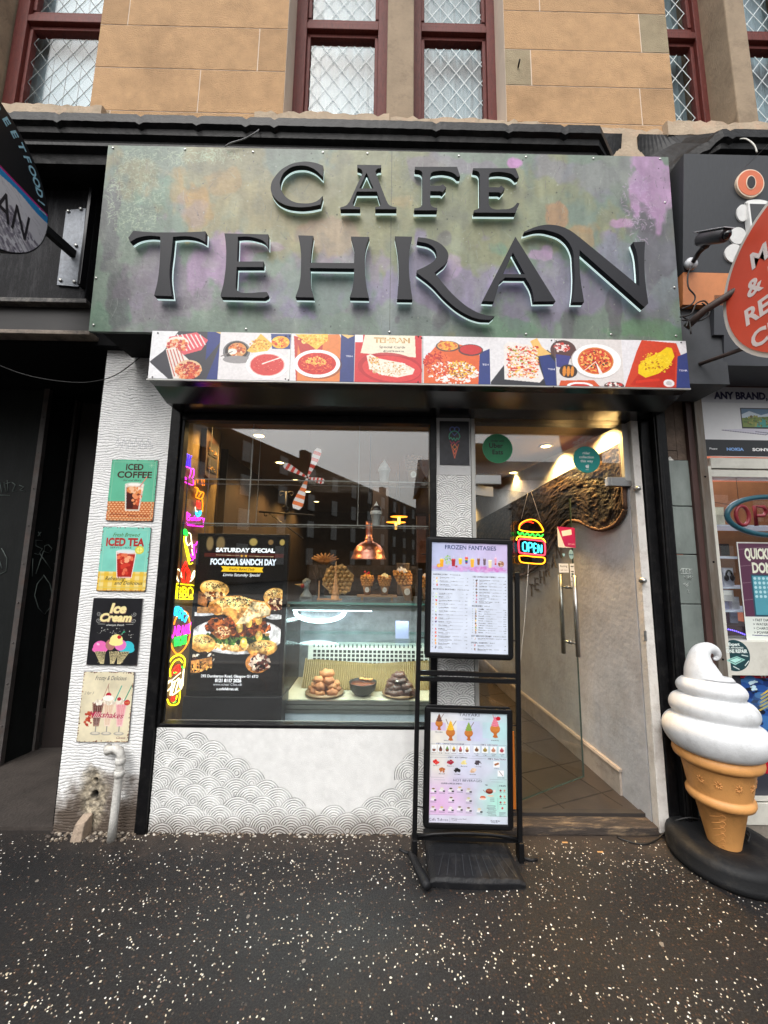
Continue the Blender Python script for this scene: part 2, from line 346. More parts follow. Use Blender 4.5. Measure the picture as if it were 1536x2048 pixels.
# pale and brown stone chips pressed into the asphalt
m=MB(); r=random.Random(3)
DENS=fbm(64,64,7,5,3)
def chip(x,y,rad,col,z):
    m.col=col; n=r.choice((5,6,7)); a0=r.random()*6; el=r.uniform(.55,1); an=r.random()*3.14; vs=[]
    for zz,k in ((-.002,1.05),(z,.8)):
        for i in range(n):
            a=a0+6.283*i/n; q=rad*(1+.25*math.sin(i*2.3+a0*3))*k; u,v=q*math.cos(a),q*math.sin(a)*el
            vs.append((x+u*math.cos(an)-v*math.sin(an),y+u*math.sin(an)+v*math.cos(an),zz))
    m.add(vs,[tuple(range(n,2*n))]+[(i,(i+1)%n,(i+1)%n+n,i+n) for i in range(n)])
k=0
while k<5400:
    x=r.uniform(-2.5,2.7); y=-1.45*(r.random()**1.05)-.02
    d=DENS[int((x+2.5)/5.2*63),int(-y/1.5*63)]
    pr=.25+1.5*max(0,d-.36)
    if x<-1.45: pr*=.28
    if y>-.12: pr*=.6
    if r.random()>pr: continue
    c=r.choice([(238,234,222),(230,224,206),(244,242,234),(196,186,166),(228,214,186),(170,160,144)])
    chip(x,y,r.uniform(.0018,.0047)*(1.35 if r.random()<.1 else 1),c,.0014); k+=1
for k in range(3000):
    c=r.choice([(104,84,70),(88,76,66),(120,98,84),(74,66,60),(96,72,64),(110,106,98)])
    chip(r.uniform(-2.5,2.7),r.uniform(-1.45,-.01),r.uniform(.002,.0058),c,.0008)
for k in range(26):
    chip(r.uniform(-2.2,2.4),r.uniform(-1.4,-.2),r.uniform(.009,.013),(126,118,108),.0007)
kind(m.build('stone_chips',M('chip_stone',attr=True,rough=.55,var=.1,vs=200)),'stuff')
for (x,y,lb) in ((1.21,-.13,'tiny tan scrap of litter right of the menu stand, farther from the doorstep'),(1.05,-.06,'tiny tan scrap of litter nearest the doorstep')):
    m=MB(); m.box(x,x+.03,y,y+.008,0,.003); tag(m.build('litter_scrap',M('litter_card',(196,150,96),.8),None,loc=(x,y,0)),lb,'litter')

# ================================================================ OPPOSITE SIDE OF THE STREET (seen in the window reflections)
def block(name,label,o,ang,L,dep,h,col,nw,floors,roofh=2.4):
    t=thing(name,label,'building',(o[0],o[1],0)); c,s=math.cos(ang),math.sin(ang)
    f=lambda u,d,z:(o[0]+u*c-d*s,o[1]+u*s+d*c,z)
    def pb(mb,u0,u1,d0,d1,z0,z1):
        vs=[f(u,d,z) for z in (z0,z1) for u,d in ((u0,d0),(u1,d0),(u1,d1),(u0,d1))]; mb.add(vs,[(0,3,2,1),(4,5,6,7),(0,1,5,4),(1,2,6,5),(2,3,7,6),(3,0,4,7)])
    b=MB(); pb(b,0,L,0,dep,-.3,h); b.build('wall',M('opposite_wall_%d'%col[0],col,.9,var=.15,vs=.6),t)
    b=MB(); vs=[f(u,d,z) for u,d,z in ((-.3,-.4,h),(L+.3,-.4,h),(L+.3,dep+.4,h),(-.3,dep+.4,h),(-.3,dep/2,h+roofh),(L+.3,dep/2,h+roofh))]
    b.add(vs,[(0,1,5,4),(2,3,4,5),(0,4,3),(1,2,5),(3,2,1,0)]); b.build('roof',M('slate_roof',(62,64,70),.7,var=.2,vs=3),t)
    for i in range(3):
        b=MB(); u=L*(.15+.33*i); pb(b,u,u+1.6,dep/2-.4,dep/2+.4,h+roofh-1,h+roofh+1.3); b.build('chimney',M('chimney_stone',(86,78,70),.9),t)
    for fl in range(floors):
        for i in range(nw):
            u=(i+.5)*L/nw; z=1.2+fl*(h-.6)/floors
            b=MB(); pb(b,u-.6,u+.6,-.06,.1,z,z+1.7); fo=b.build('window',M('opp_frame',(188,186,180),.6),t)
            b=MB(); pb(b,u-.5,u+.5,-.075,-.062,z+.1,z+1.6); b.build('pane',M('opp_pane',(40,46,54),.12),fo)
block('tenement_terrace','long dark tenement terrace across the street, running away to the left',(-20,-9),math.atan2(-40,17.3),78,-11,12,(92,80,66),16,4)
block('brick_flats','low brown flats across the street on the right',(3.2,-22),0,26,-10,7.2,(78,58,46),9,2)
# ================================================================ TENEMENT STONEWORK ABOVE
TEN=thing('tenement_building','blond sandstone tenement front above the shops with mortar joints, leaded windows and a black cornice','building',(0,-.05,4.7))
STONE=M('sandstone',attr=True,rough=.9,var=.13,vs=9,bump=.8,bs=110,dirt=(104,82,62),dscale=1.6,damt=.36,spec=.2)
m=MB(); r=random.Random(11); base=(184,149,112)
def stone(x0,x1,z0,z1,k=1.0,tint=(0,0,0),y=-.05):
    g=.0042; kk=k*r.uniform(.97,1.02); m.col=tuple(min(255,b*kk+t) for b,t in zip(base,tint)); m.box(x0+g,x1-g,y,.4,z0+g,z1-g)
XL=[(-2.13,-.74)]; 
for z0,z1,js in ((4.60,4.735,[-1.98]),(4.735,5.10,[-1.36]),(5.10,5.475,[-.95]),(5.475,5.93,[-1.93]),(5.93,6.4,[-1.2]),(6.4,7.0,[-1.7])):
    e=[-2.13]+js+[-.74]
    for a,b in zip(e[:-1],e[1:]): stone(a,b,z0,z1,1.0 if b-a>.3 else .95,(0,0,0) if b-a>.19 else (-20,-6,4))
m.build('sandstone_wall',STONE,TEN); m=MB()
for z0,z1,js in ((4.60,4.72,[1.16]),(4.72,5.035,[1.86]),(5.035,5.35,[1.065]),(5.35,5.70,[1.90]),(5.70,6.1,[1.15]),(6.1,6.6,[1.7])):
    e=[.87]+js+[2.11]
    for i,(a,b) in enumerate(zip(e[:-1],e[1:])): stone(a,b,z0,z1,1.0,(0,0,0) if b-a>.22 or i==0 and z0>5.2 else (-30,-8,4))
m.build('sandstone_wall',STONE,TEN)
for q_ in ((-2.128,-.742),(.872,2.108)):
    m=MB(); m.box(*q_,-.0475,.39,4.6,6.6); m.build('mortar',M('pale_mortar',(214,196,178),.9,var=.08),TEN)
MULL=M('weathered_mullion_stone',(150,132,110),.9,var=.2,vs=4,bump=.4,bs=70,dirt=(98,84,68),dscale=5,damt=.5)
for x0,x1,y0 in ((0.0,.20,-.02),(2.57,2.72,-.05),(-5.5,-3.02,-.05),(3.46,5.5,-.05)):
    m=MB(); m.box(x0,x1,y0,.4,4.72,7); m.build('stone_mullion',MULL,TEN,bevel=.008)
# sills
SILL=M('sill_stone',(176,158,136),.9,var=.18,vs=7,bump=.6,bs=60,dirt=(196,164,138),dscale=9,damt=.7)
def rough_slab(x0,x1,y0,y1,z0,z1,seed,amp=.012):
    rr=random.Random(seed); n=int((x1-x0)/.04)+2; vs=[];fs=[]
    for i in range(n):
        x=x0+(x1-x0)*i/(n-1); a,b,c=[rr.uniform(-1,1)*amp for _ in range(3)]
        if rr.random()<.12: a-=amp*1.6
        vs+= [(x,y1,z0+b*.6),(x,y0+c*.5,z0+b),(x,y0+c*.5,z1+a-.012),(x,y0+.015,z1+a),(x,y1,z1+.03)]
    for i in range(n-1):
        for k in range(5): fs.append((i*5+k,i*5+(k+1)%5,i*5+5+(k+1)%5,i*5+5+k))
    fs+=[(4,3,2,1,0),tuple(range((n-1)*5,n*5))]
    return MB().add(vs,fs)
for i,(x0,x1,y0,z1) in enumerate(((-5.5,-2.0,-.10,4.715),(-.93,.02,-.10,4.705),(.03,1.15,-.085,4.70),(1.17,2.0,-.056,4.69),(2.0,5.5,-.10,4.71))):
    rough_slab(x0,x1,y0,.3,4.585,z1,i,.009 if i!=2 else .016).build('window_sill',SILL,TEN)
for s_ in (.93,.2):
    pass
# cornice
CORN=M('black_cornice_paint',(9,9,10),.45,var=.35,vs=12,bump=.5,bs=25,dirt=(64,62,62),dscale=7,damt=.3,spec=.2)
def cornice(x0,x1,seed,tl=0,tr=0):
    rr=random.Random(seed); prof=[(.1,4.60),(-.085,4.598),(-.16,4.50),(-.33,4.305),(-.385,4.262),(-.39,4.20),(-.365,4.185),(-.36,4.15),(-.33,4.135),(-.325,4.105),(-.35,4.095),(-.35,4.075),(-.31,4.06),(-.30,4.0),(.1,4.0)]
    n=int((x1-x0)/.025)+2; vs=[];fs=[];P=len(prof)
    for i in range(n):
        x=x0+(x1-x0)*i/(n-1); j=rr.uniform(-.0015,.0015)-(0.016 if rr.random()<.05 else 0)
        e=1-max(0,1-(x1-x)/.35)*tr-max(0,1-(x-x0)/.3)*tl
        for y,z in prof:
            zz=z+(j if 4.15<z<4.59 else 0); yy=y*e if y<-.09 else y
            if 4.15<z<4.59: zz=zz*1-(1-e)*.12
            vs.append((x,yy,zz))
    for i in range(n-1):
        for k in range(P-1): fs.append((i*P+k,i*P+k+1,i*P+P+k+1,i*P+P+k))
    fs+=[tuple(range(P-1,-1,-1)),tuple(range((n-1)*P,n*P))]
    return MB().add(vs,fs)
cornice(-5.5,1.68,1,tr=.75).build('cornice',CORN,TEN); cornice(1.80,5.5,2,tl=.75).build('cornice',CORN,TEN)
m=MB(); m.box(1.6,1.9,-.062,.1,4.02,4.60); m.build('corbel_stone',SILL,TEN)
m=MB(); rr=random.Random(4)
for k in range(14): m.obox((1.70+k*.011,-.10-rr.random()*.08,4.06+rr.random()*.05),(.012,0,.004),(0,.03,.01),(.004,0,.03))
m.build('broken_slate',M('slate_shards',(44,46,50),.7),TEN)
# windows
REDW=M('oxblood_window_paint',(98,42,36),.6,var=.25,vs=25,stretch=(3,3,.6),bump=.25,bs=70,dirt=(60,30,28),dscale=14,damt=.5,spec=.25)
WG=glass_mat('tenement_glass',(.95,.97,.97),.035,.22)
CURT=M('net_curtain',(142,162,171),.9,var=.05,vs=60,stretch=(4,1,.2)); BLIND=M('white_blinds',(176,192,202),.8,var=.04,vs=50,stretch=(5,1,.1))
LEAD=M('white_lead_lattice',(214,224,226),.5,var=.05); LEADG=M('grey_lead_lattice',(96,104,104),.5,var=.1)
ROOM=M('dim_room',(60,62,64),.9)
def sash(x0,x1,lab,blind=False):
    Y=.16; fw=.095; w=MB()
    for a,b in ((x0,x0+fw),(x1-fw,x1)):
        w.box(a,b,Y,Y+.09,4.70,7.0)
    for a,b in ((x0+fw,x0+fw+.028),(x1-fw-.028,x1-fw)):
        w.box(a,b,Y+.03,Y+.08,4.76,5.82); w.box(a,b,Y+.03,Y+.08,5.99,7.0)
    w.box(x0+fw,x1-fw,Y+.01,Y+.09,4.70,4.775)
    for z0,z1,y in ((5.80,5.835,.03),(5.838,5.90,.0),(5.902,5.94,.02),(5.943,5.985,.035)): w.box(x0+fw,x1-fw,Y+y,Y+.09,z0,z1)
    wo=w.build('window',REDW,TEN,bevel=.004); wo['label']=lab
    g=MB(); g.box(x0+fw+.028,x1-fw-.028,Y+.055,Y+.061,4.775,5.80); g.box(x0+fw+.028,x1-fw-.028,Y+.055,Y+.061,5.985,7); g.build('pane',WG,wo)
    l=MB(); a0,a1=x0+fw+.028,x1-fw-.028
    for z0,z1 in ((4.775,5.80),(5.985,6.9)):
        dz=.185; dx=.13; sl=dz/dx
        for sgn in (1,-1):
            for k in range(-14,24):
                # line z = zk + sgn*sl*(x-a0)
                zk=z0+k*dz; p=[]
                xa=a0; za=zk; xb=a1; zb=zk+sgn*sl*(a1-a0)
                def atz(z): return a0+(z-zk)/(sgn*sl)
                pts=sorted([(xa,za),(xb,zb)],key=lambda q:q[1])
                lo,hi=pts
                if hi[1]<=z0 or lo[1]>=z1-.05: continue
                if lo[1]<z0: lo=(atz(z0),z0)
                if hi[1]>z1-.05: hi=(atz(z1-.05),z1-.05)
                d=np.array([hi[0]-lo[0],0,hi[1]-lo[1]]); Ln=np.linalg.norm(d)
                if Ln<.02: continue
                d/=Ln; nn=np.array([-d[2],0,d[0]])*(.0028 if not blind else .002); mid=np.array([(lo[0]+hi[0])/2,Y+.050+(.002 if sgn>0 else 0),(lo[1]+hi[1])/2])
                l.obox(mid,d*Ln/2,(0,.0012,0),nn)
    l.build('lead_lattice',LEADG if blind else LEAD,wo)
    c=MB(); 
    if blind:
        n=16
        for k in range(n):
            xa=a0-.1+(a1-a0+.2)*k/n; c.box(xa,xa+(a1-a0+.2)/n-.004,Y+.16+(k%2)*.004,Y+.168,4.6,7.1)
        c.build('blind',BLIND,wo)
    else:
        N_=60; vs=[];fs=[]
        for k in range(N_+1):
            x=a0-.06+(a1-a0+.12)*k/N_; y=Y+.20+.012*math.sin(k*.9)+.008*math.sin(k*.37+x0); vs+=[(x,y,4.6),(x,y,7.1)]
        for k in range(N_): fs.append((2*k,2*k+2,2*k+3,2*k+1))
        c.add(vs,fs); c.build('curtain',CURT,wo)
sash(-3.0,-2.02,'left window, bright white blinds behind grey leading',True)
sash(-.75,0.02,'window left of the middle mullion'); sash(.18,.90,'window right of the middle mullion')
sash(1.98,2.62,'window partly hidden by the right stone pier'); sash(2.70,3.44,'window at the right edge')
m=MB(); m.box(-5.5,5.5,.50,.55,4.4,7.2); m.box(-5.5,5.5,.1,8,7.05,9.5); m.box(-5.5,-3.0,.3,.5,4.7,7.0); m.box(-5.5,5.5,-.04,.45,6.95,9.5)
m.box(-5.5,5.5,.08,8.2,3.1,4.05); m.build('upper_storey',M('upper_stone',(190,152,112),.9,var=.1,vs=4),TEN)
# metal anchor and stain on the right pier
m=MB(); m.tube([(.965,-.055,5.18),(.965,-.075,5.185),(.967,-.09,5.20)],.006,8); m.build('iron_peg',M('rust_iron',(44,34,30),.8),TEN)
# ================================================================ CAFE SHOPFRONT
SHOP=thing('cafe_shopfront','cafe shopfront with white combed plaster, black frames, big window and glass doorway','shopfront',(0,0,0))
# combed pillar
def rib_canvas(x0,x1,z0,z1,sc,seed):
    c=Cv(0,0,x1-x0,z1-z0,sc,(238,238,237)); h,w=c.h,c.w
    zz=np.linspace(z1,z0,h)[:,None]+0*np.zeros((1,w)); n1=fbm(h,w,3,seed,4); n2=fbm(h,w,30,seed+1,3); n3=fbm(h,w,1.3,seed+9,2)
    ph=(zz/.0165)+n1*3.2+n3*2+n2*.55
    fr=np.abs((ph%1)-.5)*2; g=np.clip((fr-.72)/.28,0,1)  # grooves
    hm=-.0042*g+.0012*(n2-.5)+.0030*(fbm(h,w,8,seed+3,3)-.5)
    return c,zz,g,hm,n2
def grime(c,zz,amount,zlo=.28,seed=4):
    h,w=c.h,c.w; n=fbm(h,w,5,seed,5); k=np.clip((zlo-zz)/zlo+ (n-.55)*1.3,0,1)*amount*(zz<zlo*1.9)
    k=np.clip(k*1.5,0,1)*.95; c.a=c.a*(1-k[...,None])+np.array((76,64,54))*k[...,None]
c,zz,g,hm,n2=rib_canvas(-1.84,-1.37,0,2.98,420,2)
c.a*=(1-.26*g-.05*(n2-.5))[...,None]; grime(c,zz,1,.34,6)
gx,gy=np.meshgrid(np.linspace(-1.84,-1.37,c.w),np.linspace(2.98,0,c.h)); hl=W(187,1588); n4=fbm(c.h,c.w,6,33,5)
q=np.hypot((gx-hl[0])/.075,(gy-hl[2]+.03)/.17)+ (n4-.5)*.9
bad=np.clip(1.25-q,0,1); bad=np.clip(bad*2,0,1); c.a=c.a*(1-bad[...,None])+ (np.array((150,140,122))*(0.45+1.1*(fbm(c.h,c.w,24,40,3)))[...,None])*bad[...,None]
hm=hm*(1-bad)-.02*bad*fbm(c.h,c.w,18,41,3)
for px,py,rx,rz in ((187,1592,.017,.02),(189,1562,.010,.012)):
    p=W(px,py); q=np.hypot((gx-p[0])/rx,(gy-p[2])/rz); k=np.clip(1.6-q*1.3+(n4-.5),0,1); c.a=c.a*(1-k[...,None])+12*k[...,None]; hm=hm-.045*k
# scratchy scribble near the top of the pillar
for k in range(18):
    p=W(232+k*4,885+ (k%3)*6-3); a=p[0]+1.84; b=2.98-p[2]; c.line([(a,b+.02),(a+.012,b-.015),(a+.016,b+.01)],.004,(176,178,182),.6)
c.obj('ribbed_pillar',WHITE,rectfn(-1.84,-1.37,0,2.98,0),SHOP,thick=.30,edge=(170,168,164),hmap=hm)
# scalloped plaster (overlapping fans of arcs)
def fans(x0,x1,z0,z1,sc,seed,cond,R=.088,bg=(230,230,228),grm=1.0):
    c=Cv(0,0,x1-x0,z1-z0,sc,bg); h,w=c.h,c.w; X,Z=np.meshgrid(np.linspace(x0,x1,w),np.linspace(z1,z0,h))
    rr=random.Random(seed); G_=np.zeros((h,w)); H_=np.zeros((h,w)); wob=fbm(h,w,10,seed,4)-.5; wob2=fbm(h,w,45,seed+5,2)-.5
    cs=[]; row=0; z=z1+R
    while z>z0-R:
        x=x0-R+(row%2)*R
        while x<x1+2*R:
            cs.append((x+rr.uniform(-.013,.013),z+rr.uniform(-.010,.010),R*rr.uniform(.94,1.12))); x+=2*R*.93
        z-=R*.56; row+=1
    for cx,cz,rad in cs:
        if not cond(cx,cz,rr): continue
        a,b=int((cx-rad-x0)*sc),int((cx+rad-x0)*sc)+2; d,e=int((z1-cz-rad)*sc),int((z1-cz)*sc+.35*rad*sc)+2
        a,b,d,e=max(0,a),min(w,b),max(0,d),min(h,e)
        if a>=b or d>=e: continue
        sx=X[d:e,a:b]-cx; sz=Z[d:e,a:b]-cz; q=np.hypot(sx,sz)+wob[d:e,a:b]*.008; mk=(q<rad)&(sz>-.30*rad)
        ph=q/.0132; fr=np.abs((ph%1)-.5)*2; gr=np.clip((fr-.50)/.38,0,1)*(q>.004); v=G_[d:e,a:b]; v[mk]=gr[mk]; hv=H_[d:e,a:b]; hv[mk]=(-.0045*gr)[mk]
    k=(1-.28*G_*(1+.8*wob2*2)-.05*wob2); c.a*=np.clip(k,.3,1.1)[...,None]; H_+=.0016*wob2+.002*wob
    n=fbm(h,w,4,seed+7,5); kk=np.clip((.115-Z)/.1+(n-.5)*1.5,0,1)*grm*(Z<.24)*(.35+.65*G_); c.a=c.a*(1-kk[...,None])+np.array((74,62,52))*kk[...,None]
    return c,H_
def riser_cond(cx,cz,rr):
    xs=[-1.30,-1.0,-.80,-.62,-.45,-.28,-.16,0,.12,.25,.40]; zs=[.60,.56,.44,.34,.25,.17,.16,.26,.33,.45,.6]
    return cz<np.interp(cx,xs,zs)-.075
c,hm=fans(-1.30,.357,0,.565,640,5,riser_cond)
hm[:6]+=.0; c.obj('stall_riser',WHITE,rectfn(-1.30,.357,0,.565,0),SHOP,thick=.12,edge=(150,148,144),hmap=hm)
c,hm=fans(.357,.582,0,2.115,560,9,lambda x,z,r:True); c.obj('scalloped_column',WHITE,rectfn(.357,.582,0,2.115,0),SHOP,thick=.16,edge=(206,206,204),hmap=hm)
m=MB(); m.col=(196,196,196); m.box(.36,.582,0,.16,2.116,2.50); m.build('column_cap',WHITE,SHOP)
# drain pipe, stub and rubble at the pillar foot
PIPEM=M('white_painted_pipe',(206,204,198),.6,var=.15,vs=14,bump=.5,bs=70,dirt=(110,98,86),dscale=7,damt=.7)
a=W(212,1499,-.02); b=W(243,1500,-.07); e=G(222,1668)
t=thing('drain_pipe','white painted waste pipe bending down to the pavement at the foot of the ribbed pillar','pipe',(b[0],-.07,0))
m=MB(); pts=[(a[0],-.0,a[2]),(a[0]+.03,-.045,a[2]+.004),(b[0]-.045,-.06,b[2]+.004),(b[0]-.012,-.066,b[2]-.006),(b[0],-.068,b[2]-.04),(b[0]-.002,-.068,.3),(b[0]-.008,-.066,.12),(b[0]-.012,-.064,-.0)]
m.tube(pts,[.024,.023,.021,.022,.022,.021,.021,.023],14); m.build('pipe',PIPEM,t,local=False)
for z in (b[2]-.075,.33): m=MB(); m.lathe([(.0215,0),(.0262,.003),(.0262,.03),(.0215,.033)],(b[0]-.001,-.068,z),16); m.build('collar',PIPEM,t)
m=MB(); x=W(163,1640,-.05)[0]; m.add([(x-.032,-.085,0),(x+.032,-.085,0),(x+.032,0,0),(x-.032,0,0),(x-.028,-.06,.078),(x+.028,-.065,.088),(x+.028,0,.105),(x-.028,0,.10)],[(0,3,2,1),(4,5,6,7),(0,1,5,4),(1,2,6,5),(2,3,7,6),(3,0,4,7)])
tag(m.build('stone_stub',M('stub_stone',(164,146,128),.9,var=.25,vs=20,bump=.7,bs=60,dirt=(90,78,66),dscale=12,damt=.7),bevel=.006),'small broken stone stub at the outer foot of the ribbed pillar','stub')
m=MB(); rr=random.Random(8)
for k in range(150):
    x=rr.uniform(-1.84,-1.36); d=rr.random()**1.7*.07; s_=rr.uniform(.004,.014)
    m.col=rr.choice([(96,84,72),(120,108,94),(74,66,60),(160,150,136)]); m.ball((x,-.008-d,.003),s_,6,(1,.8,.6))
for k in range(170):
    x=rr.uniform(-1.30,.34); s_=rr.uniform(.003,.009); m.col=rr.choice([(200,194,184),(120,106,92),(90,78,68),(168,158,144)]); m.ball((x,-.004-rr.random()**2*.03,.002),s_,6,(1.2,.8,.6))
kind(m.build('plaster_rubble',M('rubble',attr=True,rough=.9,var=.2,vs=60,bump=.4)),'stuff')
# window and door framing
fr=MB()
fr.box(-1.37,-1.305,-.02,.10,0,2.56); m=fr; m.build('corner_post',BLK,SHOP,bevel=.006)
WF=MB(); WF.box(-1.305,-1.285,.0,.06,.575,2.49); WF.box(.315,.357,-.012,.06,.575,2.49); WF.box(-1.305,.357,-.006,.06,2.455,2.50); WF.box(-1.305,.357,.002,.06,.5652,.585)
wf=WF.build('window_frame',BLK,SHOP,bevel=.004)
m=MB(); m.box(-1.285,.315,.022,.030,.585,2.455); m.build('shop_window_pane',GLASS,wf)
m=MB(); m.box(-1.37,1.87,-.005,.14,2.50,2.60); m.build('head_beam',BLK,SHOP)
# door surround
m=MB(); m.box(.586,.612,.0,.05,.03,2.50); m.box(.60,.62,.02,.06,2.10,2.47); m.box(1.600,1.640,.02,.06,2.10,2.49); m.build('door_trim',ALU,SHOP,bevel=.003)
JAMB=M('scuffed_white_jamb',(212,208,202),.6,var=.1,vs=12,bump=.4,bs=50,dirt=(120,98,84),dscale=9,damt=.35)
m=MB(); m.add([(1.640,-.01,.02),(1.70,-.01,.02),(1.70,.05,.02),(1.640,.05,.02),(1.640,-.01,2.50),(1.688,-.01,2.50),(1.688,.05,2.50),(1.640,.05,2.50)],[(0,3,2,1),(4,5,6,7),(0,1,5,4),(1,2,6,5),(2,3,7,6),(3,0,4,7)])
ja=m.build('door_jamb',JAMB,SHOP,bevel=.004)
m=MB()
for px,py in ((1272,978),(1283,1161)):
    p=W(px,py,-.012); m.lathe([(.0,-.0),(.0165,0),(.0165,-.008),(.010,-.018),(.010,-.022)],(p[0]+.0,-.010,p[2]),16,axis='y'); m.ball((p[0],-.032,p[2]),.0175,14)
m.build('stud',STEEL,ja)
m=MB(); p=W(1291,1272,-.012); m.box(p[0]-.008,p[0]+.008,-.012,-.0105,p[2]-.03,p[2]+.03); m.build('lock_plate',STEEL,ja)
m=MB(); m.box(.612,1.60,.035,.045,2.10,2.49); tr_=m.build('transom_pane',GLASS,SHOP)
for (x0,x1) in ((.583,.785),(1.485,1.665)):
    m=MB(); m.box(x0,x1,.022,.058,2.065,2.125); m.box(x0+.02,x0+.026,.018,.06,2.065,2.125); m.build('glass_clamp',STEEL,tr_,bevel=.003)
# threshold
m=MB(); m.box(.585,1.70,.0,.10,0,.045); m.build('doorstep',M('worn_step',(62,54,49),.8,var=.35,vs=9,bump=.7,bs=40,stretch=(1,6,6),dirt=(166,142,112),dscale=6,damt=.75),SHOP,bevel=.006)
m=MB(); m.box(.59,1.66,.10,.14,.03,.062); m.build('door_sill_strip',M('sill_dark',(52,48,46),.6),SHOP)
# black stripped strip right of the door + bundled pipes
m=MB(); m.box(1.702,1.765,-.012,.12,0,2.50); m.build('black_strip',BLK,SHOP,bevel=.008)
m=MB(); m.box(1.766,1.842,-.05,.10,0,2.62); m.box(1.775,1.80,-.062,-.05,0,2.62); m.build('dark_downpipe_casing',BLK,SHOP,bevel=.012)
m=MB(); m.box(1.843,1.860,-.03,.10,0,2.62); m.build('black_strip',BLK,SHOP,bevel=.004)
# ---- glass door, swung inwards on its left edge
hx,hy=.606,.055; ang=math.radians(27); dl=.965; cd_,sd_=math.cos(ang),math.sin(ang)
DF=lambda u,v,d=0:(hx+u*cd_+d*sd_,hy+u*sd_-d*cd_,v)
door=MB(); door.prism([(0,.07),(dl,.07),(dl,2.06),(0,2.06)],DF,-.005,.005); DO=door.build('glass_door',glass_mat('door_glass',(.86,.88,.87),.05,.5),SHOP); DO['label']='frameless glass door swung inwards'
m=MB(); m.prism([(dl-.004,.07),(dl,.07),(dl,2.06),(dl-.004,2.06)],DF,-.0055,.0055); m.prism([(0,.066),(dl,.066),(dl,.070),(0,.070)],DF,-.0055,.0055); m.build('glass_edge',M('green_glass_edge',(70,86,80),.2),DO)
for sgn in (1,-1):
    m=MB(); u=dl-.075-(0.0 if sgn>0 else 0.0); z0,z1=.90,1.475
    m.tube([DF(u,z0,sgn*.06),DF(u,z1,sgn*.06)],.0155,16)
    for z in (z0+.09,z1-.09): m.tube([DF(u,z,sgn*.005),DF(u,z,sgn*.06)],.009,12); m.tube([DF(u,z,sgn*.005),DF(u,z,sgn*.012)],.014,12)
    m.build('handle',STEEL,DO)
for z_ in (2.0,.07): m=MB(); m.prism([(0,z_),(.16,z_),(.16,z_+.06),(0,z_+.06)],DF,-.016,.016); m.build('patch_fitting',STEEL,DO,bevel=.003)
# stickers on the door glass
def on_door(name,label,cat,cv_args,px4,draw,sc=1.5):
    # photo rectangle -> coordinates in the door plane
    n=np.array((-sd_,cd_,0)); q=[]
    for p in px4:
        d=ray(*p); t=((np.array((hx,hy,0))-CAM)@n)/(d@n); P=CAM+d*t; q.append(((P[0]-hx)*cd_+(P[1]-hy)*sd_,P[2]))
    (x0,z1),(x1,z0)=q; c=Cv(px4[0][0],px4[0][1],px4[1][0],px4[1][1],sc*2,(235,235,232)); draw(c)
    fn=lambda u,v,d:np.array(DF(x0+(x1-x0)*u,z0+(z1-z0)*v,.0065+d)); o=c.obj(name,PRINT,fn,None,thick=.0008,edge=(220,220,220),loc=DF((x0+x1)/2,z0)); return tag(o,label,cat)
def dr(c):
    c.rect(1113,1053,1124,1095,(226,226,222)); c.poly([(1113,1053),(1150,1053),(1150,1096),(1127,1094)],(178,42,104)); c.poly([(1121,1062),(1142,1057),(1143,1068),(1123,1073)],(238,232,238)); c.text('GIFT CARD',1141,1090,3,(240,200,220),14)
on_door('promo_sticker','pink and white promotional sticker on the glass door above its handles','sticker',0,((1113,1053),(1150,1096)),dr)
def dr(c): c.ell(1141,1109,8,13,(150,186,196)); c.text('i',1141,1119,6,(40,60,70)); c.rect(1135,1103,1147,1105,(80,110,120))
# round + rectangular notices, heart
DM=MB()
def disc_on_door(name,label,px,py,rx,rz,col,shape='o'):
    n=np.array((-sd_,cd_,0)); d=ray(px,py); t=((np.array((hx,hy,0))-CAM)@n)/(d@n); P=CAM+d*t; u0=(P[0]-hx)*cd_+(P[1]-hy)*sd_; z0=P[2]
    if shape=='o': po=[(u0+rx*math.cos(a),z0+rz*math.sin(a)) for a in np.linspace(0,6.283,28)[:-1]]
    else:
        po=[(u0+rx*math.sin(a)**3,z0+rz*(13*math.cos(a)-5*math.cos(2*a)-2*math.cos(3*a)-math.cos(4*a))/16) for a in np.linspace(0,6.283,30)[:-1]][::-1]
    m=MB(); m.col=col; m.prism(po,DF,.0055,.0065)
    if shape=='o': m.col=(70,100,110); text(m,'100% OK',u0,z0-.004,.009,lambda u,v,d:DF(u,v,.0066+d))
    o=m.build(name,COLM,None,loc=DF(u0,z0)); tag(o,label,'sticker')
disc_on_door('round_sticker','pale blue oval sticker on the glass door beside a heart',1141,1109,.026,.036,(150,190,202))
disc_on_door('heart_sticker','small light blue heart sticker on the glass door',1126,1110,.014,.016,(150,196,216),'h')
def dr(c): c.text('Booking',1126,1134,4,(60,60,60),14); c.text('cafe menu',1126,1141,2.5,(90,90,90),15)
on_door('white_notice','small landscape white notice on the glass door','sticker',0,((1116,1127),(1136,1145)),dr)
def dr(c):
    for k in range(4): c.rect(1140,1132+k*10,1147,1134+k*10,(70,74,78))
    c.rect(1141,1146,1146,1151,(90,110,110))
on_door('white_strip_notice','narrow upright white notice on the glass door','sticker',0,((1138,1127),(1149,1173)),dr)
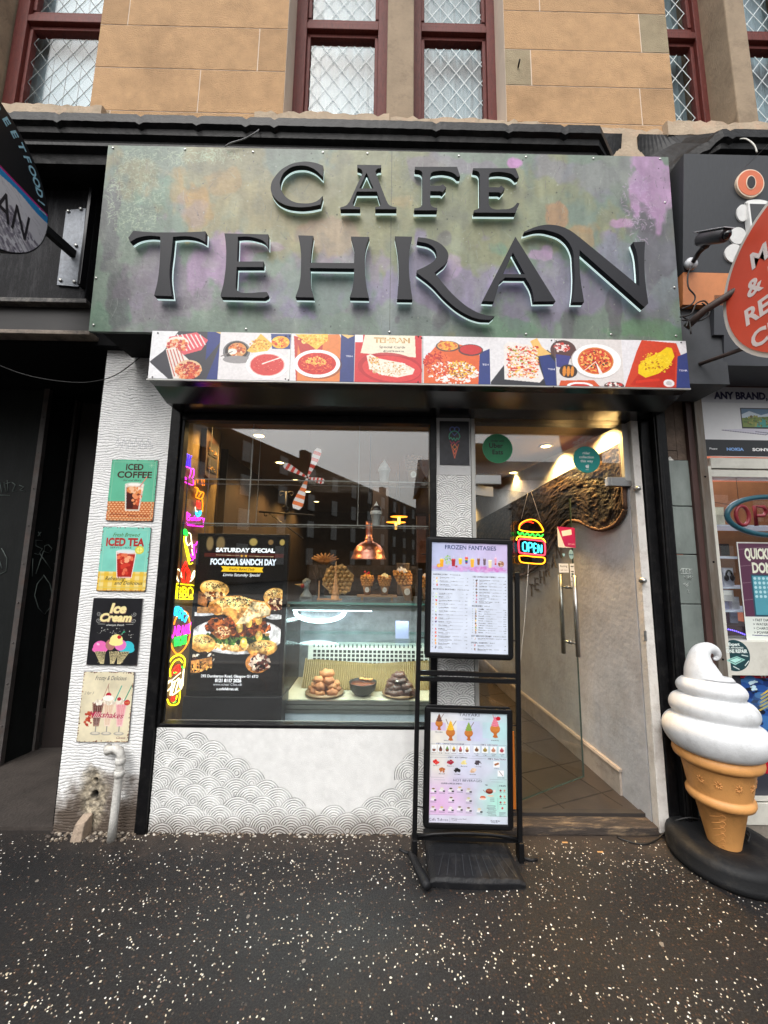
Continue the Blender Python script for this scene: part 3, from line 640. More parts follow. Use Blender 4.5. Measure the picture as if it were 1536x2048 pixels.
# delivery stickers on the transom glass
def transom_sticker(name,label,px,py,R,col,rows,rimcol):
    p=W(px,py,.034); m=MB(); fn=FR(.0335)
    m.col=rimcol; m.prism([(p[0]+R*math.cos(a),p[2]+R*math.sin(a)) for a in np.linspace(0,6.283,49)[:-1]],fn,0,.0006)
    m.col=col; m.prism([(p[0]+R*.965*math.cos(a),p[2]+R*.965*math.sin(a)) for a in np.linspace(0,6.283,49)[:-1]],fn,.0007,.0012)
    for s_,dx,dz,h,tc in rows: m.col=tc; text(m,s_,p[0]+dx,p[2]+dz,h,lambda u,v,d:fn(u,v,.0013+d),bold=.02,ext=.0004)
    return m,p,fn
m,p,fn=transom_sticker('s','',995,897,.1,(12,122,74),[('Order with',0,.045,.014,(10,60,40)),('Uber',-.01,.004,.032,(14,30,24)),('Eats',0,-.040,.032,(14,30,24))],(60,150,104))
tag(m.build('delivery_sticker',COLM,None,loc=(p[0],.03,p[2])),'large dark green round delivery sticker at the left of the transom glass','sticker')
m,p,fn=transom_sticker('s','',1173,919,.09,(22,154,148),[('rider',0,.035,.018,(230,240,238)),('collection',0,.008,.018,(230,240,238)),('this way',0,-.019,.018,(230,240,238)),('deliver',0,-.072,.006,(230,240,238))],(20,140,136))
m.col=(236,244,242); m.prism([(p[0]-.012,p[2]-.045),(p[0]-.006,p[2]-.058),(p[0]+.010,p[2]-.060),(p[0]+.013,p[2]-.040),(p[0]+.006,p[2]-.032),(p[0]+.004,p[2]-.044),(p[0]-.001,p[2]-.036)],fn,.0013,.0018)
tag(m.build('rider_sticker',COLM,None,loc=(p[0],.03,p[2])),'teal round sticker reading rider collection this way on the transom','sticker')
# small neon-cone poster on the column cap
c=Cv(0,0,60,88,3,(40,40,46)); c.grain(.5,5,3)
def glow(pts,col,w=1.2,k=1): c.line(pts,w*2.6,col,.28); c.line(pts,w,col,.9)
arc=lambda cx,cy,rx,ry,a,b,n=14:[(cx+rx*math.cos(t),cy+ry*math.sin(t)) for t in np.linspace(a,b,n)]
glow(arc(26,17,5,5,2.4,6.6),(92,110,190)); glow(arc(35,17,5,5,-3.4,.8),(92,110,190)); glow([(22,20),(30,29),(39,20)],(92,110,190))
glow(arc(30,32,11,12,3.3,6.2),(70,190,150)); glow([(19,31),(20,36),(23,33),(26,38),(29,34),(32,39),(35,34),(38,37),(41,31)],(70,190,150))
glow([(21,40),(25,46),(28,42),(32,47),(36,42),(40,40)],(196,50,84)); glow([(23,47),(30,74),(38,47)],(236,110,80)); glow([(26,52),(30,47),(35,52),(30,58),(26,52)],(236,140,70)); glow([(27,60),(30,56),(33,60),(30,66),(27,60)],(236,110,70))
x0,x1,z0,z1=wrect(((879,842),(938,843),(880,929),(939,931)),-.004)
o=c.obj('neon_cone_poster',PRINT,rectfn(x0,x1,z0,z1,-.004),None,thick=.003,edge=(30,30,30),loc=((x0+x1)/2,-.004,z0)); tag(o,'small dark poster of a neon ice cream cone at the top of the scalloped column','poster')
# ================================================================ CAFE TEHRAN FASCIA
SGN=thing('fascia_sign','wide green and lilac mottled fascia board with raised black letters reading CAFE TEHRAN','sign',(0.03,-.36,2.85))
X0,X1,Z0,Z1=-1.688,1.742,2.846,4.047
def sfn(u,v,d): return np.array((X0+(X1-X0)*u,-.36-.022*v-d,Z0+(Z1-Z0)*v+(.010*(u-.5))))
c=Cv(180,290,1365,682,.82,(134,152,138)); h,w=c.h,c.w
# canvas drawn in board units: x 180..1365, y 290..682
def patch(x,y,rx,ry,col,al=.8,seed=0,edge=.9,asp=1.0,rot=0):
    gx,gy=np.meshgrid(np.linspace(180,1365,w),np.linspace(290,682,h)); dx,dy=gx-x,gy-y; cs,sn=math.cos(rot),math.sin(rot)
    q=np.hypot((dx*cs+dy*sn)/rx,(-dx*sn+dy*cs)/ry); n=fbm(h,w,9,seed,5,asp)+.35*fbm(h,w,40,seed+50,3,asp*.6)
    k=np.clip((1.15-q+(n-.67)*edge*5.0)*2.6,0,1)*al; c.a=c.a*(1-k[...,None])+np.array(col)*k[...,None]
L_=[(600,330,600,60,(150,160,150),.5),(420,380,150,70,(176,160,118),.55),(560,430,120,60,(170,158,120),.5),(700,420,160,70,(166,158,118),.6),(860,420,170,110,(156,156,118),.7),(1040,400,150,90,(152,154,120),.65),
(330,380,60,60,(186,156,106),.65),(372,420,22,50,(190,152,96),.6),(430,370,30,26,(186,152,104),.5),(300,400,36,30,(126,156,138),.8),(355,430,50,30,(168,150,150),.6),
(590,460,34,20,(184,150,110),.6),(570,400,12,30,(190,160,130),.6),(650,480,30,22,(190,160,140),.6),(700,410,12,18,(196,168,150),.6),(790,400,22,14,(196,170,120),.5),(1120,425,14,16,(190,148,110),.8),(1210,450,36,26,(184,150,104),.75),(1165,470,30,16,(182,152,112),.7),
(420,560,190,60,(156,144,160),.85),(300,580,70,70,(142,134,146),.75),(560,610,160,50,(150,142,158),.75),(420,540,70,40,(184,152,190),.7),(455,520,30,26,(198,152,196),.75),(520,505,50,10,(180,150,176),.7),
(700,590,90,45,(128,152,140),.7),(900,600,160,60,(152,142,172),.85),(1080,600,180,60,(150,142,166),.85),(1030,560,40,26,(166,146,186),.8),(1010,500,46,30,(126,158,134),.8),(900,540,24,22,(186,162,196),.6),(1080,510,24,10,(196,168,200),.85),(1100,500,12,12,(196,168,200),.7),
(1290,560,70,80,(140,146,158),.7),(1300,400,60,110,(146,150,156),.75),(1180,330,120,36,(150,148,160),.7),(950,320,100,20,(150,142,156),.7),(1250,350,60,50,(150,156,148),.6),(980,660,200,22,(140,158,146),.7),(600,665,200,16,(132,150,138),.7),(1280,660,60,18,(116,160,120),.7),(1010,660,40,14,(112,156,120),.6),(240,655,60,22,(118,150,128),.7),(850,660,70,14,(124,140,130),.6)]
for i,(x,y,rx,ry,col,al) in enumerate(L_): patch(x,y,rx,ry,col,al,i+3)
for i,(x,y,rx,ry) in enumerate(((262,530,16,70),(230,600,26,60),(200,470,16,60),(1310,380,24,60),(1330,460,20,50),(880,640,14,22),(1140,640,10,26),(1230,620,10,30),(790,650,10,18),(350,625,26,12),(700,650,30,12),(890,480,20,14))): patch(x,y,rx,ry,(104,98,108),.55,i+80,1.1)
patch(1290,390,24,60,(206,164,208),.85,140,1.3,rot=.25); patch(1255,440,22,12,(210,164,206),.8,141,1.2); patch(1040,312,18,10,(212,152,210),.9,142,1.1); patch(1300,345,16,26,(198,166,206),.6,149,1.3)
# dry-brushed pale marks top left, scratches
for k,(x,y,rx,ry,n_) in enumerate(((245,400,60,90,360),(300,312,110,16,160),(410,306,46,14,90),(1290,400,36,80,120))):
    r=random.Random(k+60); col=(190,206,178) if k<3 else (214,190,220)
    for _ in range(n_):
        a=r.uniform(0,6.28); q=math.sqrt(r.random()); px,py=x+rx*q*math.cos(a),y+ry*q*math.sin(a); an=r.choice((.5,-.9,1.3,-.3)); Ln=r.uniform(3,13)
        c.line([(px,py),(px+Ln*.5*math.cos(an),py+Ln*.5*math.sin(an)+1),(px+Ln*math.cos(an+.4),py+Ln*math.sin(an+.4))],1.4,col,.55)
r=random.Random(5)
for _ in range(700):
    px,py=r.uniform(185,1360),r.uniform(295,678); Ln=r.uniform(3,22); an=r.gauss(1.45,.5); col=r.choice([(108,122,112),(176,184,172),(120,112,124),(158,170,156)])
    c.line([(px,py),(px+Ln*math.cos(an),py+Ln*math.sin(an))],1.1,col,.5)
for _ in range(260): c.ell(r.uniform(185,1360),r.uniform(295,678),r.uniform(.8,2),r.uniform(.8,2),r.choice([(60,64,62),(96,96,100),(190,196,186)]),0,.6)
c.a*=(1+.22*(fbm(h,w,60,201,3,.5)-.5))[...,None]; c.a*=(1+.16*(fbm(h,w,14,202,4,.35)-.5))[...,None]
for x in (776,): c.line([(x,290),(x,682)],1.2,(92,98,92),.8)
st=fbm(h,w,90,301,3,.08); c.a*=(1+.12*(st-.5))[...,None]; bl=fbm(h,w,26,302,5); kk=np.clip((bl-.60)*5,0,1)*.30; c.a=c.a*(1-kk[...,None])+np.array((108,112,110))*kk[...,None]; kk=np.clip((.40-bl)*5,0,1)*.30; c.a=c.a*(1-kk[...,None])+np.array((186,196,180))*kk[...,None]; c.a=np.clip((c.a-128)*1.1+128,0,255)*.80
PATINA=M('painted_metal_patina',attr=True,rough=.5,var=.07,vs=60,bump=.2,bs=45,spec=.4)
c.obj('sign_board',PATINA,sfn,SGN,thick=.02,edge=(90,100,92))
m=MB(); m.box(-1.66,1.715,-.335,-.02,2.87,4.02); m.build('sign_backing',DARK,SGN)
m=MB(); r=random.Random(9)
def screw(mb,px,py,Y,s=.007):
    p=W(px,py,Y); k=(W(px,py,Y)); mb.lathe([(s,0),(s*.9,-.003),(s*.4,-.004)],(p[0],Y,p[2]),10,axis='y')
for px,py in ((226,296),(370,299),(506,304),(646,305),(735,307),(918,312),(1052,314),(1187,317),(1320,318),(192,556),(187,650),(492,658),(779,664),(1052,668),(1222,669),(1352,672),(1349,575),(1330,405)): 
    v=(682-py)/392; m=MB(); screw(m,px,py,-.361-.022*max(0,min(1,v))); m.build('screw',SCREWM,SGN)
A5=lambda L:[tuple([540+p[0]/2.954,320+p[1]/2.954]+list(p[2:])) for p in L]
A3=lambda L:[tuple([180+p[0]/2.56,280+p[1]/2.56]+list(p[2:])) for p in L]
A4=lambda L:[tuple([760+p[0]/2.4,280+p[1]/2.4]+list(p[2:])) for p in L]
s=1
LET=[('letter_c',A5,[[(314,34),(270,17,s),(190,10,s),(100,35,s),(35,90,s),(4,160,s),(22,215,s),(75,258,s),(150,277,s),(230,276,s),(298,263),(311,211),(275,243,s),(200,256,s),(120,237,s),(68,180,s),(62,115,s),(105,55,s),(180,32,s),(255,50,s),(312,98)]]),
('letter_a',A5,[[(515,28),(657,30),(657,48),(634,52,s),(622,68),(688,240),(705,266,s),(748,280),(748,290),(622,290),(622,279),(648,272,s),(654,258),(632,186),(513,186),(488,255),(496,271,s),(532,279),(532,290),(415,290),(415,280),(450,268,s),(470,245),(548,75),(538,54,s),(515,46)],[(570,74),(612,168),(527,168)]]),
('letter_f',A5,[[(856,40),(1105,40),(1116,72,s),(1124,98),(1108,98),(1088,80,s),(1040,65,s),(985,65,s),(955,74,s),(947,92),(947,151),(1008,151),(1022,143),(1042,163),(1020,190),(1006,184),(947,184),(947,254),(956,272,s),(988,284),(988,297),(852,297),(852,286),(890,276,s),(901,260),(901,78),(892,64,s),(856,56)]]),
('letter_e',A5,[[(1200,48),(1450,48),(1462,76,s),(1471,102),(1455,108),(1432,86,s),(1390,73,s),(1330,71,s),(1302,78,s),(1293,95),(1293,161),(1354,161),(1366,150),(1388,169),(1365,197),(1352,190),(1293,190),(1293,264),(1308,284,s),(1370,291,s),(1430,282,s),(1462,252),(1474,256),(1452,312),(1205,310),(1205,297),(1234,284,s),(1241,265),(1240,84),(1230,68,s),(1200,60)]]),
('letter_t',A3,[[(222,464),(300,471,s),(420,473,s),(520,471,s),(592,468),(590,522),(552,503,s),(490,492,s),(425,496),(419,560,s),(407,690,s),(418,799),(328,796),(346,720,s),(358,600,s),(360,494),(300,490,s),(240,502,s),(205,522),(196,500)]]),
('letter_e',A3,[[(688,478),(913,483),(912,550),(893,520,s),(850,502,s),(800,494,s),(757,496),(753,622),(888,622),(886,650),(751,650),(745,755),(762,776,s),(810,783,s),(870,779,s),(905,778),(912,794,s),(893,808),(670,803),(668,796),(686,720,s),(697,600,s),(695,530,s)]]),
('letter_h',A3,[[(1066,488),(1143,490),(1133,560,s),(1128,628),(1352,630),(1352,565,s),(1336,494),(1430,496),(1411,560,s),(1408,650,s),(1414,740,s),(1428,808),(1330,806),(1346,750,s),(1353,658),(1127,655),(1130,740,s),(1146,806),(1052,804),(1072,740,s),(1080,640,s),(1078,560,s)]]),
('letter_r',A4,[[(72,462),(154,464),(143,530,s),(140,640,s),(156,765),(82,764),(90,640,s),(85,540,s)],[(183,466),(250,478,s),(305,510,s),(328,550,s),(316,590,s),(285,618,s),(262,637),(300,685,s),(370,760,s),(440,813,s),(500,838,s),(550,845),(530,863),(470,858,s),(395,826,s),(320,768,s),(245,690,s),(175,636),(176,626),(230,600,s),(265,572,s),(271,538,s),(245,505,s),(178,486)]]),
('letter_a',A4,[[(650,464),(843,774),(740,775),(728,715,s),(698,661),(600,660),(575,682),(547,775),(492,772)],[(638,540),(695,644),(592,643)]]),
('letter_n',A4,[[(692,440),(760,413,s),(830,407,s),(900,427,s),(960,468),(1246,703),(1240,600,s),(1232,540,s),(1215,490),(1273,487),(1269,560,s),(1272,660,s),(1288,784),(1270,803),(958,528),(960,640,s),(980,778),(925,778),(933,700,s),(932,600,s),(921,520,s),(880,465,s),(820,438,s),(760,430,s),(692,446)]])]
LFACE=M('letter_black_face',(36,37,42),.5,var=.06,vs=12,spec=.2); LSIDE=M('letter_black_side',(20,20,22),.5); LACR=M('lit_white_acrylic',(226,238,236),.4,var=0,emis=.38,ecol=(226,255,252))
for nm,A,spl in LET:
    P2=[[ (W(q[0],q[1],-.425)[0],W(q[0],q[1],-.425)[2],*q[2:]) for q in A(sp)] for sp in spl]
    v,f=outline(P2,.5); 
    mb=MB(); mb.add([(x,-.3965-.0285*(z+.5),y) for x,y,z in v],f); lo=mb.build('letter',LFACE,SGN); lo['label']='raised black letter '+nm[-1].upper()
    cx=sum(q[0] for sp in P2 for q in sp)/sum(len(sp) for sp in P2); cz=sum(q[1] for sp in P2 for q in sp)/sum(len(sp) for sp in P2)
    mb=MB(); mb.add([(cx+(x-cx)*1.001,-.384-.0122*(z+.5),cz+(y-cz)*1.003) for x,y,z in v],f); mb.build('lit_acrylic_back',LACR,lo)
# ---- shutter box with food pictures
BX=thing('shutter_box','long black shutter box under the fascia faced with a strip of eight food photographs','shutter box',(.2,-.38,2.55))
m=MB(); prof=[(-.366,2.842),(-.366,2.562),(-.36,2.553),(-.30,2.545),(-.16,2.500),(0.0,2.500),(0,2.842)]
m.prism([(p[0],p[1]) for p in prof],lambda u,v,d:(d,u,v),-1.322,1.752); m.build('box_casing',M('shutter_black',(16,16,18),.22,var=.2,vs=8),BX)
m=MB(); m.box(-1.325,1.755,-.372,-.360,2.548,2.556); m.build('lower_lip',ALU,BX)
c=Cv(300,662,1372,775,1.5,(232,230,228))
# 1 wraps
def pic(x0,x1,bgc):
    c.rect(x0,662,x1,775,bgc)
pic(300,440,(232,232,234)); c.poly([(326,710),(352,662),(440,662),(440,690),(396,775),(340,775),(300,736)],(56,56,64)); c.rect(410,662,440,775,(40,54,120)); c.poly([(425,662),(448,662),(446,672)],(226,190,120)); c.poly([(440,680),(410,730),(396,775),(414,775)],(56,56,64))
c.poly([(335,676),(388,664),(412,682),(400,706),(356,722),(330,700)],(222,90,100)); 
for k in range(6): c.line([(350+k*9,670),(372+k*7,708-k*3)],2.4,(240,226,224))
c.ell(352,690,22,15,(236,228,216)); c.scat(150,352,696,20,14,1.2,4,[(214,90,60),(226,150,90),(190,60,60),(236,190,150)],seed=1)
c.poly([(330,706),(348,700),(388,740),(372,775),(350,775)],(232,222,214)); 
for k in range(5): c.line([(333+k*6,708-k),(352+k*7,768)],2.2,(196,96,84))
c.ell(378,752,26,22,(224,190,150)); c.scat(220,378,755,24,19,1.2,4,[(206,70,50),(222,120,70),(170,50,50),(236,180,130)],seed=2)
# 2 soup bowl + bread + pot
pic(436,572,(226,222,222)); c.ell(470,708,27,26,(120,118,120)); c.ell(470,706,23,22,(52,46,44)); c.ell(471,704,18,17,(216,150,90)); c.scat(60,470,704,15,14,1.5,4,[(230,130,60),(240,200,150),(180,80,50)],seed=4); c.ell(462,708,9,7,(240,232,220)); c.line([(462,708),(440,720)],2,(120,110,104)); c.ell(472,727,28,9,(150,146,146))
c.poly([(490,706),(516,664),(542,690),(530,706),(500,710)],(236,190,80)); c.scat(90,514,692,20,14,1,2.6,[(220,150,50),(246,212,120),(200,130,60)],seed=5); c.poly([(540,700),(536,664),(576,664),(576,700)],(60,74,130)); c.ell(556,684,18,15,(242,178,50)); c.scat(60,556,684,15,12,1.5,3.5,[(250,206,90),(226,130,40),(210,70,40)],seed=6)
c.ell(532,738,42,32,(250,248,246)); c.ell(532,738,35,27,(236,196,190)); c.ell(532,738,33,25,(210,66,62)); c.scat(40,532,738,29,22,.5,1.3,[(240,140,120),(180,40,40)],seed=7); c.line([(522,736),(572,714)],2.6,(240,234,226))
# 3 red bowl on board
pic(577,704,(228,226,226)); c.poly([(582,668),(600,672),(606,775),(590,775)],(196,72,60)); c.poly([(590,666),(672,662),(690,700),(704,760),(680,775),(592,775)],(224,132,72)); c.poly([(586,672),(640,680),(640,700),(600,720)],(190,64,56)); c.rect(676,662,704,775,(44,58,120)); c.poly([(676,662),(704,664),(690,672)],(226,190,120)); c.text('TEH',694,716,4,(210,210,230),14)
c.poly([(584,664),(650,662),(650,676),(628,700)],(242,196,80)); c.scat(80,622,676,30,12,1,2.6,[(224,150,50),(248,216,120)],seed=8)
c.ell(634,736,46,33,(110,60,50),0,.5); c.ell(630,733,46,33,(250,249,248)); c.ell(630,733,38,26,(204,50,40)); c.scat(160,630,733,34,22,.8,2,[(226,90,60),(180,36,34),(236,120,70)],seed=9); c.scat(120,628,728,20,11,.7,1.8,[(246,206,110),(240,180,80)],seed=10)
# 4 calzone
pic(705,838,(206,50,56)); c.rect(705,662,720,680,(235,235,235)); c.poly([(724,662),(824,662),(826,714),(716,706)],(238,228,204)); c.text('TEHRAN',778,680,12,(196,150,84),72,bold=.04); c.text('TEHRAN',778,679,9,(240,226,190),66,bold=.01); c.text('Special Cards',779,693,5.5,(90,70,50),52); c.text('@CAFETEHRAN.UK',782,702,3.6,(60,50,40),42,bold=.03)
c.ell(775,740,64,36,(180,36,44),.1,.8); c.ell(778,742,58,30,(216,62,62),.1); c.poly([(728,712),(736,708),(752,718),(800,728),(824,742),(820,754),(790,762),(756,756),(734,742)],(240,228,212)); c.scat(190,776,742,42,16,.8,2.4,[(250,244,232),(226,204,170),(206,160,100)],seed=11); c.scat(50,742,722,10,10,.8,2,[(226,180,80),(206,140,60)],seed=12)
# 5 platter
pic(840,974,(228,226,228)); c.poly([(842,720),(876,672),(952,690),(958,775),(842,775)],(222,100,50)); c.poly([(954,700),(974,690),(974,775),(950,775)],(44,60,124)); c.text('TEH',965,730,4,(220,220,236),13)
c.ell(890,686,24,13,(90,70,66)); c.ell(890,685,21,11,(230,160,80)); c.scat(50,890,685,18,9,1.5,3.5,[(240,180,60),(214,100,50)],seed=13); c.ell(936,694,25,14,(90,60,60)); c.ell(936,693,22,11.5,(202,50,50)); c.scat(260,868,722,26,22,1,4,[(214,60,40),(236,110,60),(180,44,40)],seed=14)
c.scat(260,900,748,50,26,1,3.4,[(240,234,226),(226,214,200),(250,246,240)],seed=15); c.scat(220,915,740,28,20,.8,2.4,[(246,204,60),(234,170,50),(140,60,40)],seed=16); c.scat(120,872,740,26,18,1,3,[(206,60,44),(230,120,60)],seed=17)
# 6 loaded tray
pic(975,1106,(226,224,226)); c.poly([(975,768),(1010,716),(1060,706),(1090,690),(1106,705),(1106,775),(975,775)],(46,46,54)); c.poly([(1070,690),(1084,690),(1106,720),(1106,775),(1084,775)],(40,56,120)); c.poly([(1056,670),(1070,662),(1080,684),(1098,700),(1070,706)],(236,190,110)); c.text('TEH',1096,738,4,(220,220,236),13)
c.poly([(1002,682),(1012,672),(1060,680),(1080,758),(1072,768),(1002,762)],(232,226,222)); c.scat(420,1040,720,30,36,1,3.6,[(206,54,44),(236,140,60),(246,200,90),(190,40,40),(226,90,50)],seed=18,sq=True); c.scat(130,1040,720,29,35,1,3,[(240,214,200),(246,236,226),(150,160,60)],seed=19,sq=True)
for k in range(9): c.line([(1006+k*2,684+k*9),(1030,690+k*8),(1050,680+k*9),(1070,692+k*8)],1.8,(240,222,204))
# 7 pizza
pic(1107,1240,(220,216,214)); c.ell(1122,690,26,24,(90,60,56)); c.scat(60,1120,684,16,10,1.5,3.5,[(240,220,214),(210,70,60)],seed=20); c.poly([(1107,700),(1136,704),(1128,735),(1107,730)],(64,64,130)); c.ell(1186,716,50,41,(196,190,188)); c.ell(1188,714,49,40,(250,249,248)); c.ell(1186,714,36,32,(214,130,60)); c.ell(1186,714,33,29,(208,62,44)); c.scat(220,1186,714,30,26,1,3,[(236,170,80),(220,110,60),(190,40,36),(246,200,110)],seed=21); c.scat(26,1186,712,26,22,1.4,2.4,[(50,40,40)],seed=22); c.poly([(1186,716),(1192,748),(1200,746)],(240,236,232)); c.line([(1186,716),(1162,738)],1.5,(244,236,224))
c.ell(1130,740,18,16,(60,50,46)); 
for k in range(3): c.ell(1122+k*8,740,3.5,12,(222,140,50),.1)
c.poly([(1110,775),(1114,762),(1180,760),(1192,775)],(214,90,50)); c.ell(1152,774,26,9,(250,250,250)); c.ell(1152,775,20,6,(200,60,50)); c.ell(1220,772,20,9,(90,70,66)); c.scat(40,1220,771,16,6,1,3,[(240,236,230),(200,60,60)],seed=23)
# 8 yellow calzone
pic(1241,1372,(226,226,230)); c.poly([(1241,775),(1270,690),(1282,662),(1352,668),(1360,700),(1346,775)],(206,70,44)); c.poly([(1252,770),(1300,700),(1350,690),(1340,775)],(190,50,36)); c.poly([(1352,700),(1372,690),(1372,775),(1344,775)],(52,66,124)); c.text('TEHR',1361,735,4,(216,216,236),17)
c.poly([(1270,742),(1272,722),(1292,704),(1318,690),(1332,678),(1342,680),(1346,700),(1334,722),(1310,742),(1284,752)],(240,206,34)); c.scat(200,1308,716,32,24,.8,2.2,[(250,222,70),(226,186,30),(240,210,50)],seed=24); c.scat(12,1300,722,20,14,1.5,3,[(190,120,30)],seed=25); c.ell(1330,764,11,9,(236,234,234)); c.ell(1330,764,6,5,(200,196,196)); c.line([(1266,762),(1310,756)],6,(214,60,40))
for x in (577,840,1105): c.line([(x,662),(x,775)],1.1,(120,118,116))
c.grain(.05,300,4,1); c.a=np.clip(c.a*.98,0,255)
c.obj('food_photo_strip',PRINT,lambda u,v,d:np.array((-1.316+3.066*u,-.3735-d,2.556+.286*v)),BX,thick=.006,edge=(70,70,72))
m=MB()
for px,py in ((316,666),(305,754),(572,672),(580,672),(571,758),(577,760),(837,673),(843,676),(1103,681),(1112,682),(1107,774),(1362,685),(836,764)): 
    m=MB(); p=W(px,py,-.374); m.lathe([(.0045,0),(.004,-.002),(.001,-.0025)],(p[0],-.374,p[2]),8,axis='y'); m.build('screw',M('dark_screws',(40,38,38),.5),BX)
# ================================================================ TIN SIGNS ON THE RIBBED PILLAR
def tin(name,label,pts,draw,w=150,h=200,sc=1.25,Y=-.010):
    x0,x1,z0,z1=wrect(pts,Y); c=Cv(0,0,w,h,sc); draw(c)
    # rounded corners in dark backing
    for cx,cy in ((0,0),(w,0),(0,h),(w,h)):
        sx=1 if cx==0 else -1; sy=1 if cy==0 else -1
        gx,gy=np.meshgrid((np.arange(c.w)+.5)/sc,(np.arange(c.h)+.5)/sc); R=9; dx=(gx-cx)*sx; dy=(gy-cy)*sy
        mk=(dx<R)&(dy<R)&(np.hypot(dx-R,dy-R)>R); c.a[mk]=(70,44,40)
    o=c.obj(name,COLG if False else PRINT,rectfn(x0,x1,z0,z1,Y),None,thick=.007,edge=(120,120,118),loc=((x0+x1)/2,Y,z0)); tag(o,label,'tin sign','vintage tin drink signs screwed to the ribbed pillar')
def worn(c,n,cols,seed,w=150,h=200):
    r=random.Random(seed)
    for _ in range(n):
        e=r.choice('lrtb'); t=r.random(); q=abs(r.gauss(0,1.6))
        x,y={'l':(q,t*h),'r':(w-q,t*h),'t':(t*w,q),'b':(t*w,h-q)}[e]; c.ell(x,y,r.uniform(.8,3),r.uniform(.8,2.2),r.choice(cols),r.random()*3,.85)
def d1(c):
    c.a[:]=(98,184,150); c.a*=(1+.12*(fbm(c.h,c.w,4,3,4)-.5))[...,None]; c.rect(0,138,150,200,(196,104,50))
    r=random.Random(1)
    for i in range(9):
        for j in range(15): c.ell(j*11-4+(i%2)*5.5,141+i*7,3.6,2.1,(236,196,150),0,.9)
    for q in ((7,7,143,9),(7,191,143,193),(7,7,9,193),(141,7,143,193)): c.rect(*q,(176,206,176),.45)
    c.text('ICED',76,34,20,(60,34,26),56,bold=.035); c.text('COFFEE',78,60,21,(60,34,26),112,bold=.035); c.text('Served Here',72,71,6.5,(50,60,50),60,shear=.4)
    for a in range(8): c.line([(130,18),(130+9*math.cos(a*.785),18+9*math.sin(a*.785))],1,(200,226,200),.8)
    c.poly([(50,82),(112,82),(104,168),(58,168)],(216,206,190)); c.poly([(54,92),(109,92),(102,163),(61,163)],(120,44,24)); c.poly([(56,112),(85,104),(82,160),(61,160)],(66,22,18))
    c.scat(26,84,100,24,10,4,8,[(226,140,80),(240,190,150),(250,226,200)],seed=3); c.scat(16,92,128,12,24,3,7,[(206,90,50),(236,150,100)],seed=4); c.ell(81,82,31,7,(236,226,214),0,.75); c.ell(80,82,20,4,(250,244,236)); c.line([(98,90),(118,56)],3,(226,120,110)); c.line([(54,84),(61,164)],1.5,(250,246,240)); c.line([(107,84),(101,164)],1.5,(250,246,240))
    c.text('Delicious',38,182,8,(110,30,26),52,shear=.4); c.text('Always Fresh!',102,186,8,(110,30,26),74,shear=.4)
    worn(c,60,[(90,50,40),(70,120,100)],1)
def d2(c):
    c.a[:]=(126,204,186); c.a*=(1+.12*(fbm(c.h,c.w,4,5,4)-.5))[...,None]; c.rect(0,140,150,200,(236,214,140))
    for k in range(6): c.rect(k*27-8,140,k*27+6,200,(222,176,40),.6)
    for k in range(3): c.rect(0,146+k*20,150,154+k*20,(222,176,40),.5)
    for q in ((8,8,142,10),(8,188,142,190),(8,8,10,190),(140,8,142,190)): c.rect(*q,(180,214,190),.5)
    c.text('Fresh Brewed',76,30,12,(70,120,50),84,shear=.35); c.text('ICED TEA',74,59,24,(176,34,36),118,bold=.045); c.text('SERVED HERE',62,68,6,(60,90,84),66)
    c.poly([(48,76),(112,76),(104,160),(58,160)],(226,190,180)); c.poly([(50,86),(109,86),(102,156),(60,156)],(170,34,26)); c.scat(18,78,98,22,14,4,9,[(226,120,84),(240,170,130),(206,70,50)],seed=5); c.scat(12,84,132,14,16,4,8,[(206,60,44),(226,110,80)],seed=6); c.ell(80,77,31,6,(220,228,230),0,.9); c.line([(50,78),(59,158)],1.6,(244,236,230)); c.line([(110,78),(103,158)],1.6,(244,236,230))
    c.ell(120,72,14,13,(214,206,60)); c.ell(120,72,10,9,(236,232,130)); c.line([(112,72),(128,72)],1,(206,196,60)); c.line([(120,64),(120,80)],1,(206,196,60))
    c.text('Refreshing',54,167,12,(60,60,40),62,shear=.4); c.text('and Delicious',96,180,11,(60,60,40),86,shear=.4)
    worn(c,70,[(120,70,50),(90,60,50)],2); c.rect(0,196,150,200,(190,120,50),.5)
